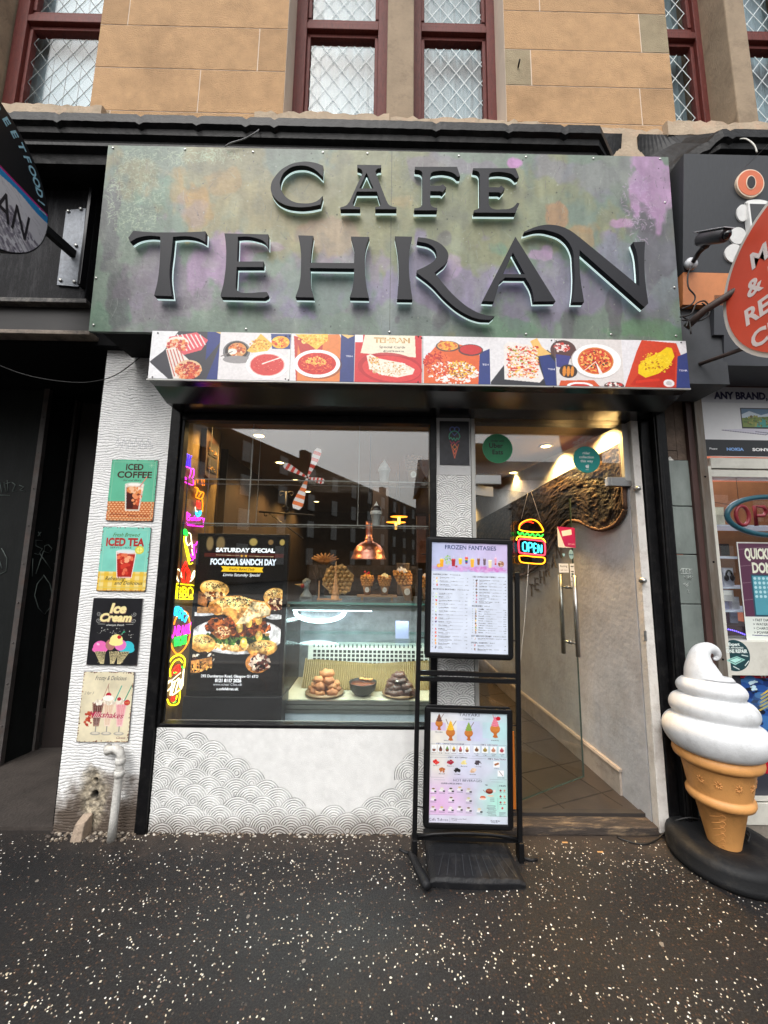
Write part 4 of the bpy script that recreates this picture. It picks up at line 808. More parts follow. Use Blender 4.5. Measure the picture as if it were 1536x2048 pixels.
def d3(c):
    c.a[:]=(30,30,34); c.a*=(1+.3*(fbm(c.h,c.w,6,7,4)-.5))[...,None]
    Y_=(238,222,160)
    c.text('Ice',78,44,28,Y_,50,bold=.05,shear=.2,sh=(1.5,2,(150,110,100))); c.text('Cream',74,70,24,Y_,96,bold=.05,shear=.25,sh=(1.5,2,(150,110,100))); c.text('always fresh',74,84,6,(206,206,200),54,shear=.3)
    c.line([(22,79),(44,79)],.9,(200,200,196)); c.line([(106,79),(128,79)],.9,(200,200,196))
    for cx,sg in ((22,1),(128,-1)):
        for dy in (0,18):
            p=[(cx+sg*(9-a)*math.cos(a*1.1)*.9,48+dy*1.1+(9-a)*math.sin(a*1.1)*.8) for a in np.linspace(0,8,26)]; c.line(p,1,(190,190,186),.9)
    c.scat(36,74,104,58,14,.8,2,[(206,206,200),(160,160,156)],seed=7,sq=True,asp=.3)
    for x,col,col2 in ((36,(232,110,180),(250,190,220)),(116,(60,190,206),(170,236,240))):
        c.ell(x,147,21,18,col); c.ell(x,154,23,11,col); c.ell(x-7,139,5,3,col2,.5)
    c.ell(66,140,15,16,(176,116,110)); c.ell(96,141,17,16,(226,120,190)); c.ell(82,126,19,17,(244,232,150)); c.ell(82,134,21,9,(244,232,150)); c.ell(90,117,6,5.5,(200,30,46)); c.line([(91,114),(100,102)],1.4,(60,150,110)); c.ell(102,102,4,2,(60,170,130),-.6)
    for x,a,b in ((36,22,52),(76,66,92),(110,92,124)):
        tip={36:46,76:76,110:96}[x]; c.poly([(a,160),(b,160),(tip,196)],(40,36,36)); 
        for k in range(7): c.line([(a+(b-a)*k/6,160),(tip-4+k*1.5,196)],1.2,(236,220,166))
        for k in range(5): c.line([(a+4+k*3,163+k*6.5),(b-3-k*4,160+k*8)],1,(236,220,166),.8)
def d4(c):
    c.a[:]=(222,212,182); c.a*=(1+.22*(fbm(c.h,c.w,4,9,5)-.5))[...,None]
    c.text('Frosty & Delicious',82,24,13,(60,64,70),92,shear=.35,bold=0); c.text('2 for 1',22,66,9,(110,100,90),28,shear=.4,bold=0)
    for x,col,bg in ((52,(92,44,36),(146,100,84)),(84,(222,190,160),(236,214,196)),(120,(226,150,156),(240,196,196))):
        c.poly([(x-17,88),(x+17,88),(x+8,156),(x-8,156)],bg); c.poly([(x-14,94),(x+14,94),(x+6,152),(x-6,152)],col)
        for k in range(-2,3): c.line([(x+k*6.4,90),(x+k*2.6,154)],1,(240,232,224),.6)
        c.line([(x,156),(x,172)],3,(150,146,138)); c.ell(x,176,15,5,(160,156,148),0,.8); c.ell(x,175,10,3,(216,208,190))
        c.scat(26,x,86,15,8,2,5,[(244,238,226),(214,200,180),(236,226,210)],seed=x)
    c.line([(62,84),(78,34)],1.8,(176,120,110)); c.line([(100,84),(116,40)],3,(70,170,150)); c.line([(128,82),(146,38)],3,(60,150,120)); c.ell(80,66,8,6,(190,40,60)); c.line([(81,61),(76,38)],1.2,(120,50,50)); c.ell(80,76,16,8,(246,242,234)); c.ell(112,78,6,5,(180,50,60)); c.ell(136,88,9,8,(196,56,56)); c.scat(10,136,88,6,5,.6,1,[(240,200,120)],seed=1)
    c.text('Milkshakes',78,131,16,(176,36,76),104,bold=.02,shear=.35,rot=.05,sh=(1,1.4,(240,220,210))); c.scat(30,28,136,12,20,1,5,[(176,60,44),(196,90,60)],seed=8); c.text('Classic',128,190,6,(110,50,60),28,shear=.4)
    worn(c,150,[(104,56,46),(140,90,60),(80,50,44)],4)
tin('tin_sign','turquoise tin sign reading ICED COFFEE, topmost of four on the pillar',((225,917),(316,922),(211,1039),(305,1044)),d1)
tin('tin_sign','pale green tin sign reading ICED TEA with a red drink and lemon',((208,1052),(303,1057),(191,1180),(289,1184)),d2)
tin('tin_sign','black tin sign reading Ice Cream with four cones',((189,1194),(287,1199),(171,1328),(271,1332)),d3)
tin('tin_sign','cream rusty-edged tin sign reading Milkshakes, lowest of four on the pillar',((170,1342),(271,1346),(151,1481),(253,1487)),d4)
# ================================================================ LEFT NEIGHBOUR
LN=thing('neighbour_shopfront','black painted neighbouring shopfront on the left above a dark recessed entrance','shopfront',(-3,-.1,0))
m=MB(); m.box(-5.5,-1.935,-.12,-.06,3.20,4.06); m.build('fascia_board',BLKW,LN,bevel=.004)
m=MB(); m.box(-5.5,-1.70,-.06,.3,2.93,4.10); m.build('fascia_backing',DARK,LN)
m=MB()
m.box(-5.5,-1.90,-.15,-.062,3.165,3.195); m.build('moulding',M('chipped_ledge',(70,68,66),.6,var=.5,vs=20,bump=.4,dirt=(150,144,136),dscale=14,damt=.6),LN,bevel=.004)
m=MB(); m.box(-5.5,-1.88,-.10,-.061,2.985,3.162); m.build('lower_board',M('brown_black_board',(34,31,30),.5,var=.3,vs=6,stretch=(1,1,4)),LN)
m=MB(); m.box(-5.5,-1.862,-.14,.3,2.955,2.982); m.build('moulding',M('beige_ledge',(128,116,104),.7,var=.4,vs=14,bump=.4,dirt=(60,56,54),dscale=9,damt=.8),LN,bevel=.004)
# recessed entrance: angled security boards
GBLK=M('green_black_board',(17,20,20),.6,spec=.25,var=.25,vs=5,stretch=(4,4,.6),bump=.15,dirt=(60,60,58),dscale=30,damt=.15)
pa=G(5,1528,.02); pb=G(73,1498,.02); pc=G(124,1484,.02)
def vpanel(mb,a,b,z0,z1,th=.02):
    a=np.array(a[:2]);b=np.array(b[:2]); d=(b-a)/np.linalg.norm(b-a); n=np.array((-d[1],d[0]))*th
    mb.add([(*a,z0),(*b,z0),(*(b+n),z0),(*(a+n),z0),(*a,z1),(*b,z1),(*(b+n),z1),(*(a+n),z1)],[(0,3,2,1),(4,5,6,7),(0,1,5,4),(1,2,6,5),(2,3,7,6),(3,0,4,7)])
pz=np.array((pa[0]-1.4,pa[1]-.0,0)); m=MB(); vpanel(m,pz,pa,.02,2.95); m.build('security_board',GBLK,LN)
m=MB(); vpanel(m,pa,pb,.02,2.95); m.build('security_board',GBLK,LN)
pe=(pc[0]+1.2,pc[1]+.05); m=MB(); vpanel(m,pb+np.array((.02,.02,0)),pe,.02,2.95); bd=m.build('entrance_door',M('dark_brown_door',(34,27,25),.5,var=.2,vs=4),LN)
m=MB(); a=G(99,1492,.0); vpanel(m,(pb[0]+.11,pb[1]+.045),(pc[0]+.12,pc[1]+.03),.035,.235,-.004); m.build('kick_plate',M('dull_kickplate',(110,108,108),.4,.6,var=.15),bd)
for p in (pa,pb):
    m=MB(); m.box(p[0]-.03,p[0]+.012,p[1]-.035,p[1]+.0,.02,2.95)
    for k in range(9): m.ball((p[0]-.01,p[1]-.037,.3+k*.3),.006,8)
    m.build('metal_strip',M('galvanised_strip',(84,80,78),.5,.3,var=.3,vs=12,dirt=(110,80,70),dscale=9,damt=.4),LN)
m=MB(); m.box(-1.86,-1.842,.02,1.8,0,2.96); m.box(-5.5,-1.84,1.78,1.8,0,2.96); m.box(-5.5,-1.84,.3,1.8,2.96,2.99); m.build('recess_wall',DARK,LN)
# graffiti on the boards
GR=M('chalk_tag_paint',(86,96,92),.7,var=.1)
def ongraf(name,a,b,strokes,parent,w=.004):
    a=np.array(a[:2]);b=np.array(b[:2]); d=(b-a)/np.linalg.norm(b-a); n=np.array((d[1],-d[0])); mb=MB()
    def hit(px,py):
        r_=ray(px,py); t=((a-CAM[:2])@n)/(r_[:2]@n); P=CAM+r_*t; return (P[0]+n[0]*.004,P[1]+n[1]*.004,P[2])
    for st in strokes: mb.tube([hit(*p) for p in st],w,5)
    return mb.build(name,GR,parent)
sc_=lambda L:[(p[0]*240/473,660+p[1]*1040/2048) for p in L]
ongraf('graffiti',pa,pb,[sc_(L) for L in ([(150,795),(158,812)],[(160,796),(148,812)],[(165,830),(140,828),(140,850),(165,862),(150,885),(135,880)],[(190,845),(175,850),(172,872),(195,880),(203,860),(188,845)],[(170,870),(140,960)],[(155,880),(205,950)],[(170,970),(145,1000),(135,1045),(150,1095),(175,1120),(198,1090),(205,1040),(195,1000),(170,965)],[(128,900),(126,970)])],LN,.0035)
ongraf('graffiti',pz,pa,[sc_(L) for L in ([(0,600),(10,640),(18,600),(26,640)],[(30,592),(34,636)],[(24,606),(44,600)],[(48,600),(62,610),(50,636),(66,634)],[(78,612),(96,618),(80,630),(100,636)],[(0,650),(40,652)],[(8,860),(30,900),(26,950),(0,962)],[(0,910),(10,940)])],LN,.003)
m=MB(); pts=[W(0,731,.0)]
for px,py in ((60,752),(125,763),(180,764),(235,750),(270,742)): pts.append(W(px,py,-.02))
pts=[W(-60,700,-.02)]+[W(px,py,-.02) for px,py in ((0,731),(60,752),(125,763),(180,764),(235,748),(298,700))]
def smooth(pts,n=6):
    P=[np.array(p,float) for p in pts]; P=[2*P[0]-P[1]]+P+[2*P[-1]-P[-2]]; out=[]
    for i in range(1,len(P)-2):
        for k in range(n):
            t=k/n; a,b,c_,d=P[i-1:i+3]; out.append(.5*((2*b)+(-a+c_)*t+(2*a-5*b+4*c_-d)*t*t+(-a+3*b-3*c_+d)*t**3))
    return out+[P[-2]]
m.tube(smooth(pts),.003,6); o=m.build('loose_cable',CABLE,None,loc=tuple(pts[3])); tag(o,'thin grey cable sagging across the dark entrance towards the ribbed pillar','cable')
kind((lambda mb:mb.build('entrance_floor',M('dirty_stone_floor',(64,58,54),.6,var=.35,vs=5,bump=.4,bs=60,dirt=(46,42,40),dscale=4,damt=.7)))(MB().box(-6,-1.85,.012,1.8,-.14,.018)))
# hanging oval sign + bracket
HS=thing('hanging_sign','oval projecting sign with black rim lettered STREETFOOD!! over white marble, left edge','hanging sign',(-2.1,-.74,3.55))
XC,YC,ZC,RA,RB=-2.1,-.745,3.56,.455,.42
HF=lambda u,v,d=0:(XC+d,YC+u,ZC+v)
el=lambda k,a0=0,a1=6.2832,n=48:[(RA*k*math.cos(a),RB*k*math.sin(a)) for a in np.linspace(a0,a1,n)]
m=MB(); m.prism(el(1)[:-1],HF,-.03,.03); m.build('rim',M('sign_rim_black',(24,24,27),.4,var=.1),HS)
# face painted on a canvas, clipped to an ellipse
c=Cv(-1,-1,1,1,170,(206,204,210)); c.a*=(1+.10*(fbm(c.h,c.w,5,3,4)-.5))[...,None]
r=random.Random(12)
for _ in range(420):
    x,y=r.uniform(-1,1),r.uniform(-1,1); an=.65+r.gauss(0,.25); Ln=r.uniform(.02,.14); c.line([(x,y),(x+Ln*math.cos(an),y+Ln*math.sin(an))],.010,r.choice([(120,118,130),(150,146,156),(96,92,104)]),.5*(.4+.6*(y>.2)))
for _ in range(300):
    a=r.uniform(.4,1.2); q=r.uniform(.55,1.05); c.ell(q*math.cos(a),q*math.sin(a),r.uniform(.01,.05),r.uniform(.006,.02),r.choice([(90,84,100),(120,114,128),(150,146,156)]),.7,.6)
gx,gy=np.meshgrid(np.linspace(-1,1,c.w),np.linspace(-1,1,c.h)); t=gy-gx*.62   # black upper right segment (y down)
# upper-right band lines
c.a[gy<-.175]=(30,30,33); c.a[(gy>=-.175)&(gy<-.150)]=(176,44,120); c.a[(gy>=-.150)&(gy<-.06+.02*np.sin(gx*9))]=(40,134,196)
mk=(gx**2+gy**2)>.985; 
def face(c,name,parent,matn,Ru,Rv,fnp):
    h,w=c.h,c.w; us=np.linspace(-1,1,w); vs=np.linspace(1,-1,h); U,V=np.meshgrid(us,vs); inside=(U**2+V**2)<.97
    A=np.clip(c.a,0,255)/255; C=np.where(A<=.04045,A/12.92,((A+.055)/1.055)**2.4)
    idx=-np.ones((h,w),int); ids=np.argwhere(inside); idx[inside]=np.arange(len(ids)); P=np.array([fnp(U[i,j]*Ru,V[i,j]*Rv,.0) for i,j in ids]); CC=C[inside]
    q=np.stack([idx[1:,:-1],idx[1:,1:],idx[:-1,1:],idx[:-1,:-1]],-1).reshape(-1,4); q=q[(q>=0).all(1)]; P=P-np.array(rootof(parent).location)
    me=bpy.data.meshes.new(name); me.from_pydata(P.tolist(),[],q.tolist()); at=me.color_attributes.new('Col','FLOAT_COLOR','POINT'); at.data.foreach_set('color',np.hstack([CC,np.ones((len(CC),1))]).ravel().astype(np.float32))
    me.materials.append(matn); o=bpy.data.objects.new(name,me); S.collection.objects.link(o); o.parent=parent; return o
face(c,'printed_face',HS,PRINT,RA,RB,lambda u,v,d:HF(u,v,.0325))
LT=MB(); LT.col=(150,196,214)
s_='STREETFOOD!!'
for i,ch in enumerate(s_):
    a=1.62-i*.128; rr=.86; u,v=RA*rr*math.cos(a),RB*rr*math.sin(a); text(LT,ch,u,v-.02,.046,lambda x,y,d:HF(x,y,.0335+d),bold=.03,rot=a-math.pi/2-.1)
LT.build('lettering',COLM,HS); LT=MB(); LT.col=(40,36,42)
text(LT,'E',.10,-.03,.10,lambda x,y,d:HF(x,y,.0335+d),bold=.0,rot=-.1)
text(LT,'TEHR',-.12,-.18,.15,lambda x,y,d:HF(x,y,.0335+d),bold=.0); LT.build('lettering',COLM,HS); LT=MB(); LT.col=(40,36,42); text(LT,'AN',.235,-.20,.16,lambda x,y,d:HF(x,y,.0335+d),bold=-.0,w=.19,rot=-.05)
LT.build('lettering',COLM,HS)
BR=thing('sign_bracket','grey steel wall plate with a black arm holding the oval hanging sign','bracket',(-2.03,-.13,3.57))
m=MB(); m.add([(-2.113,-.133,3.30),(-1.975,-.133,3.29),(-1.99,-.133,3.86),(-2.118,-.133,3.84),(-2.113,-.121,3.30),(-1.975,-.121,3.29),(-1.99,-.121,3.86),(-2.118,-.121,3.84)],[(0,1,2,3),(7,6,5,4),(0,4,5,1),(1,5,6,2),(2,6,7,3),(3,7,4,0)])
m.build('wall_plate',M('galvanised_plate',(120,124,130),.45,.5,var=.25,vs=25,bump=.15),BR)
m=MB()
for x,z in ((-2.10,3.83),(-2.02,3.85),(-2.02,3.58),(-2.09,3.33),(-2.0,3.32)): m.lathe([(.012,0),(.011,-.008),(.004,-.010)],(x,-.134,z),6,axis='y')
m.build('bolts',SCREWM,BR)
m=MB(); a=np.array((-2.03,-.13,3.52)); b=np.array((-2.1,-.33,3.56)); m.obox((a+b)/2,(b-a)/2,(.018,.006,0),(0,0,.024)); m.build('arm',PLAST,BR)
m=MB(); m.box(-1.955,-1.935,-.17,-.12,3.28,3.98); m.build('steel_fin',M('black_fin',(18,18,22),.35),BR,bevel=.003)
# thin cable on the cornice
m=MB(); m.tube(smooth([W(525,249,-.2),W(515,262,-.40),W(490,277,-.405),W(462,286,-.405),W(450,293,-.40)]),.004,6); o=m.build('loose_cable',M('grey_cable',(110,110,112),.5),None,loc=tuple(W(490,277,-.40))); tag(o,'short grey wire hanging over the black cornice above the fascia','cable')
# ================================================================ RIGHT NEIGHBOUR: PHONE REPAIR SHOP
RN=thing('phone_repair_shop','phone repair shopfront at the right edge with cream frame, grey tiled pier and metal post','shopfront',(2.3,0,0))
TILE=M('marbled_grey_tile',(112,120,116),.4,var=.35,vs=4,stretch=(1,1,.5),dirt=(150,156,152),dscale=3.5,damt=.45); BTILE=M('stripped_brown_stone',(100,84,72),.8,var=.35,vs=12,bump=.5,bs=60,dirt=(70,56,50),dscale=5,damt=.6)
for i,(z0,z1) in enumerate(((1.90,2.09),(2.44,2.70))): pass
zs=[0]+[W(1370,y)[2] for y in (1605,1208,1109,1013,921)]
zs=[0,.30,.62,W(1385,1208)[2],W(1381,1109)[2],W(1376,1013)[2],W(1373,921)[2]]
for a,b in zip(zs[:-1],zs[1:]):
    m=MB(); m.box(1.861,2.0,-.012,.12,a+.003,b-.003); m.build('pier_tile',TILE,RN,bevel=.003)
zt=zs[-1]
m=MB(); m.box(1.861,1.935,-.006,.12,zt+.003,2.30); m.box(1.861,1.935,-.006,.12,2.304,2.9); m.box(1.94,2.0,-.003,.12,zt+.003,2.9); m.build('stripped_pier',BTILE,RN)
m=MB(); m.col=(200,196,190); rr=random.Random(3)
for k in range(10): m.ball((1.895+rr.uniform(-.02,.02),-.008,2.22+rr.uniform(-.03,.03)),rr.uniform(.006,.014),6,(1,.3,1))
m.build('plaster_remnant',M('plaster_remnant',(206,204,198),.9,bump=.5,bs=80),RN)
m=MB(); m.box(2.001,2.040,-.03,.1,0,2.9); m.build('brown_post',M('maroon_post',(66,44,40),.6,var=.3,vs=8,stretch=(3,3,.6)),RN)
m=MB(); m.box(2.041,2.094,-.05,.1,0,2.95)
m.build('metal_post',M('galvanised_post',(112,106,98),.5,.25,var=.25,vs=9,stretch=(3,3,.4),dirt=(88,66,46),dscale=3,damt=.8),RN,bevel=.003)
m=MB()
for z in (2.12,1.58,1.0): m.ball((2.068,-.051,z),.006,8)
m.build('screws',DARK,RN)
# writing on the tile
m=MB(); gr=lambda L:[tuple(W(1240+p[0]/3.795,760+p[1]/3.795,-.014)) for p in L]
for L in ([(455,1450),(470,1430),(500,1432),(548,1436)],[(462,1468),(490,1470),(548,1466)],[(478,1432),(478,1468)],[(500,1434),(500,1468),(515,1450),(500,1434)],[(525,1436),(524,1466),(545,1452),(528,1436)],[(484,1486),(496,1500),(508,1484),(500,1516)],[(514,1514),(516,1484),(528,1492),(516,1500),(530,1514)],[(536,1516),(536,1484),(552,1492),(538,1500),(554,1508),(536,1516)],[(482,1548),(494,1540),(505,1556),(520,1540),(528,1546),(506,1568),(482,1548)],[(512,1590),(522,1600),(514,1612),(528,1616)]): m.tube(gr(L),.0016,4)
m.build('marker_tag',M('white_marker',(206,212,208),.6,var=0),RN)
UPVC=M('cream_upvc',(206,204,194),.45,var=.06,vs=6,dirt=(150,146,134),dscale=9,damt=.3)
m=MB(); m.box(2.096,2.14,-.02,.10,.14,2.20); m.box(2.14,4,-.02,.10,2.185,2.255); m.box(2.14,4,-.012,.10,2.13,2.178)
m.box(2.14,4,-.02,.10,.075,.19); m.box(2.14,4,-.015,.10,.20,.205); m.box(2.14,4,-.018,.10,.90,1.10); m.build('window_frame',UPVC,RN,bevel=.004)
m=MB(); m.box(2.14,4,.03,.04,.205,.90); m.build('lower_panel',M('slate_blue_panel',(52,54,64),.35,var=.1),RN)
m=MB(); m.box(2.14,4,.035,.043,1.10,2.13); m.build('window_pane',GLASS,RN)
m=MB(); m.box(2.0,4.5,-.01,.25,-.05,.072); m.build('base_stone',M('neighbour_base',(132,124,114),.9,var=.25,vs=7,bump=.5),RN)
c=Cv(1384,780,1560,918,2.2,(214,214,216)); c.rect(1384,780,1560,812,(196,196,202))
def lap(x,y,k,col):
    c.poly([(x,y+42*k),(x+62*k,y+42*k),(x+40*k,y+52*k),(x-36*k,y+44*k)],(196,194,208)); c.line([(x-36*k,y+45*k),(x+40*k,y+53*k),(x+62*k,y+43*k)],1.6,(120,118,134)); c.rect(x,y,x+58*k,y+41*k,(44,44,48)); c.rect(x+2,y+1.5,x+56*k,y+38*k,col)
lap(1454,822,1,(96,124,150)); c.poly([(1456,835),(1470,828),(1490,836),(1510,830),(1510,840),(1456,842)],(190,204,214)); c.poly([(1456,842),(1510,838),(1510,860),(1456,860)],(120,136,72)); c.poly([(1476,860),(1490,842),(1510,852),(1510,860)],(70,150,140)); c.scat(50,1483,848,26,10,1,3,[(90,116,60),(150,150,80),(110,96,60)],seed=3)
lap(1513,824,1,(176,70,76)); c.ell(1530,842,8,4,(40,30,36),.5)
c.text('ANY BRAND, ANY P',1410,804,14,(34,30,70),146,align='l',bold=.05); c.rect(1384,886,1560,918,(40,42,46))
c.text('Phone',1400,906,4.5,(220,220,220),14); c.text('NOKIA',1423,907,5.5,(120,160,214),30,align='l',bold=.05); c.text('SONY',1468,907,5.5,(230,230,230),30,align='l',bold=.04); c.text('hTC',1508,908,9,(110,176,70),30,align='l',bold=.0)
o=c.obj('brand_poster',PRINT,lambda u,v,d:np.array((2.098+.66*u,-.03-d,2.265+.47*v)),None,thick=.02,edge=(180,180,180),loc=(2.4,-.03,2.265)); tag(o,'white poster with laptops reading ANY BRAND, ANY P above a black strip of brand names','poster')
m=MB(); m.box(2.041,4,-.03,.2,2.74,3.3); m.box(2.0,4,-.10,.2,2.77,2.84); m.build('lintel',M('dark_lintel',(46,42,42),.6,var=.3,vs=6),RN)
# round repair sticker
p=W(1470,1311,-.019); m=MB(); fn=FR(-.0185); R_=.092
m.col=(22,60,66); m.prism([(p[0]+R_*math.cos(a),p[2]+R_*math.sin(a)) for a in np.linspace(0,6.283,49)[:-1]],fn,0,.0006)
m.col=(226,236,232); tf=lambda u,v,d:fn(u,v,.0008+d); text(m,'Expert',p[0],p[2]+.058,.018,tf,bold=.03); text(m,'FAST, AFFORDABLE',p[0],p[2]+.042,.009,tf,w=.11); text(m,'PHONE REPAIR',p[0],p[2]+.016,.021,tf,w=.155,bold=.03)
m.col=(150,206,196); m.prism([(p[0]-.06,p[2]-.028),(p[0]-.005,p[2]-.055),(p[0]+.06,p[2]-.024),(p[0]+.01,p[2]-.004)],fn,.0008,.0016); m.col=(30,40,44); m.prism([(p[0]-.045,p[2]-.028),(p[0]-.004,p[2]-.047),(p[0]+.045,p[2]-.024),(p[0]+.008,p[2]-.010)],fn,.0017,.002); m.col=(170,220,210); m.prism([(p[0]-.038,p[2]-.028),(p[0]-.004,p[2]-.043),(p[0]+.038,p[2]-.024),(p[0]+.008,p[2]-.013)],fn,.0021,.0023)
m.col=(214,226,222)
for k,(u,v,a) in enumerate(((-.075,-.012,-.3),(-.07,-.048,.4),(.0,-.072,-.6),(.068,-.045,.7),(.06,.0,-.3))):
    m.prism([(p[0]+u+.02*math.cos(a+q)*s1,p[2]+v+.02*math.sin(a+q)*s1) for q,s1 in ((0,1),(.25,1),(3.14,1),(3.4,1))],fn,.0008,.0013)
tag(m.build('repair_sticker',COLM,None,loc=(p[0],-.02,p[2])),'round dark teal sticker reading Expert PHONE REPAIR on the cream panel','sticker')
# lower posters
c=Cv(1494,1346,1560,1560,1.6,(26,34,60)); c.rect(1494,1346,1560,1360,(190,26,46)); c.text('WWW.R',1520,1358,8,(240,240,240),40,align='l',bold=.04); c.scat(160,1525,1420,30,60,2,9,[(24,50,110),(40,80,150),(18,24,44),(60,110,170)],seed=5,sq=True); c.scat(14,1512,1376,6,10,1,4,[(200,226,236)],seed=6)
for k in range(5): c.line([(1516+k*1,1428-k*8),(1536,1412-k*8)],3,(226,190,60))
c.ell(1520,1410,14,18,(90,120,150),0,.4); c.rect(1494,1486,1560,1560,(176,20,42)); c.text('BOOK',1500,1506,15,(244,240,240),52,align='l',bold=.05); c.text('NOW',1512,1530,17,(244,240,240),52,align='l',bold=.05); c.text('0333',1524,1546,8,(240,230,230),36,align='l',bold=.04)
a=W(1494,1346,-.0); b=W(1508,1552,.0); o=c.obj('booking_poster',PRINT,lambda u,v,d:np.array((2.235+.30*u,.028-d,b[2]+(a[2]-b[2])*v)),None,thick=.004,loc=(2.4,.028,b[2])); tag(o,'blue and red poster with WWW and BOOK NOW behind the ice cream cone','poster')
# window posters and OPEN sign
c=Cv(1481,1084,1560,1282,1.8,(88,52,74)); 
for k in range(5): c.line([(1481,1100+k*34),(1560,1092+k*34)],1,(150,130,140),.7)
c.rect(1481,1084,1484,1282,(206,206,200)); c.rect(1481,1084,1560,1087,(206,206,200))
c.text('QUICKLY',1496,1118,21,(222,226,206),66,align='l',bold=.04); c.text('DONE',1509,1146,20,(222,226,206),52,align='l',bold=.04)
c.rect(1504,1150,1560,1234,(40,76,92)); c.rect(1507,1153,1560,1230,(80,150,166)); 
for i in range(5):
    for j in range(5): c.ell(1512+j*9,1158+i*9,3,3,(190,220,226),0,.9)
c.rect(1481,1234,1560,1282,(214,220,214)); 
for k,t_ in enumerate(('FAST DIAGNOSTIC','WATER DAMAGE','CHARGING PORT','POWER BUTTON')): c.text('> '+t_,1498,1243+k*8,5,(50,64,64),62,align='l',bold=.02)
c.line([(1494,1270),(1560,1272)],1.6,(60,56,110))
a=W(1481,1084,.03); b=W(1493,1282,.03); o=c.obj('repair_poster',PRINT,lambda u,v,d:np.array((2.30+.24*u,.030-d,b[2]+(a[2]-b[2])*v)),None,thick=.004,loc=(2.4,.03,b[2])); tag(o,'purple window poster reading QUICKLY DONE with a phone on it','poster')
OP=thing('open_sign','unlit oval OPEN sign with a teal ring and red letters in the phone shop window','sign',(2.55,.02,1.86))
p=W(1536,1032,.01); cx,cz=p[0]+.02,p[2]
m=MB(); m.tube([(cx+.285*math.cos(a),.012,cz+.125*math.sin(a)) for a in np.linspace(0,6.283,49)[:-1]],.0165,10,closed=True); m.build('ring',M('teal_tube',(34,84,98),.35,var=.2,vs=60),OP)
m=MB(); RDT=M('red_tube',(130,32,44),.4,var=.2,vs=60)
def seg(L,k=1): m.tube([(cx+u,.012,cz+v) for u,v in L],.0115,8)
m.tube([(cx-.185+.042*math.cos(a),.012,cz+.062*math.sin(a)) for a in np.linspace(0,6.283,25)[:-1]],.0115,8,closed=True)
seg([(-.10,-.065),(-.10,.062),(-.04,.06),(-.025,.03),(-.045,.002),(-.10,0)]); seg([(.06,-.062),(.01,-.062),(.01,.062),(.065,.062)]); seg([(.01,0),(.05,0)]); seg([(.10,-.065),(.10,.062),(.17,-.062),(.17,.062)]); m.build('letters',RDT,OP)
m=MB(); m.tube([W(1413,1002,.02),(cx-.26,.012,cz+.07)],.0016,5); m.tube([(cx-.2,.012,cz+.09),(cx-.2,.012,2.13)],.0016,5); m.build('hanging_wire',CABLE,OP)
# goods in the phone shop window
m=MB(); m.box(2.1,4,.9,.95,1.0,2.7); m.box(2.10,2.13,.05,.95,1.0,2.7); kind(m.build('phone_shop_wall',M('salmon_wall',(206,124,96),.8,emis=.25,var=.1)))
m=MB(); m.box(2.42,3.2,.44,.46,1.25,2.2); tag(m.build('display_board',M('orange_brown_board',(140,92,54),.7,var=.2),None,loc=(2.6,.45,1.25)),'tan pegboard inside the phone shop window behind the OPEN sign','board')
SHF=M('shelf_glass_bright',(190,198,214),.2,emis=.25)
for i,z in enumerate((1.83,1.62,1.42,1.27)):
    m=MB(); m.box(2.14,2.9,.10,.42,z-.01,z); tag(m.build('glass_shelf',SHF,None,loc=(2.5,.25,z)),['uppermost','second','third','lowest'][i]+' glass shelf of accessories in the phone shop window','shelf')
m=MB(); m.box(2.14,2.5,.055,.43,1.12,1.18); tag(m.build('window_counter',M('brown_counter',(70,48,48),.5),None,loc=(2.3,.2,1.12)),'brown counter ledge at the bottom of the phone shop window','counter')
m=MB()
for k in range(16): q=W(1437+k*4,1257+ (k*k)*.07,.05); m.ball((q[0],.05,q[2]),.004,6)
tag(m.build('led_strip',neon_mat((110,90,255),3),None,loc=(2.3,.05,1.15)),'string of violet LED dots along the phone shop counter','light strip')
rr=random.Random(21); items=[]
cols=[(70,110,190),(206,206,222),(60,60,66),(176,176,214),(210,210,214),(44,44,50),(150,120,150),(90,100,130)]
n=0
def goods(x,z,w,h,col,lab,draw=None,y=.14,tilt=0):
    m=MB(); m.col=col; m.box(x,x+w,y,y+.05,z,z+h); m.col=tuple(min(255,v*1.15) for v in col); m.box(x+w*.08,x+w*.92,y-.0015,y-.0002,z+h*.55,z+h*.95)
    if draw: draw(m,x,z,w,h,y)
    o=m.build('boxed_accessory',COLG,None,loc=(x+w/2,y,z)); tag(o,lab,'boxed accessory','boxed phone accessories on the phone shop shelves')
def phones(m,x,z,w,h,y):
    m.col=(40,40,46); m.tube([(x+w*.5+w*.28*math.cos(a),y-.006,z+h*.55+h*.3*math.sin(a)) for a in np.linspace(-.3,3.44,14)],.006,6); m.ball((x+w*.22,y-.008,z+h*.45),.017,8,(1,.5,1.3)); m.ball((x+w*.78,y-.008,z+h*.45),.017,8,(1,.5,1.3))
def cam_(m,x,z,w,h,y):
    for k in range(3): m.col=(30,34,60); m.ball((x+w*.5,y-.004,z+h*(.25+.25*k)),.012,8,(1,.4,1)); 
goods(2.195,1.835,.07,.14,(84,124,206),'bright blue box with three round lenses on the top phone shop shelf',cam_)
goods(2.15,1.832,.04,.09,(186,180,230),'lilac box at the left end of the top phone shop shelf')
goods(2.27,1.835,.07,.12,(214,212,190),'cream box beside the blue box on the top phone shop shelf')
goods(2.155,1.70,.11,.06,(206,208,220),'flat white box lying in the upper shelf gap',y=.2); goods(2.29,1.625,.06,.08,(50,48,52),'black box hanging near the left window post')
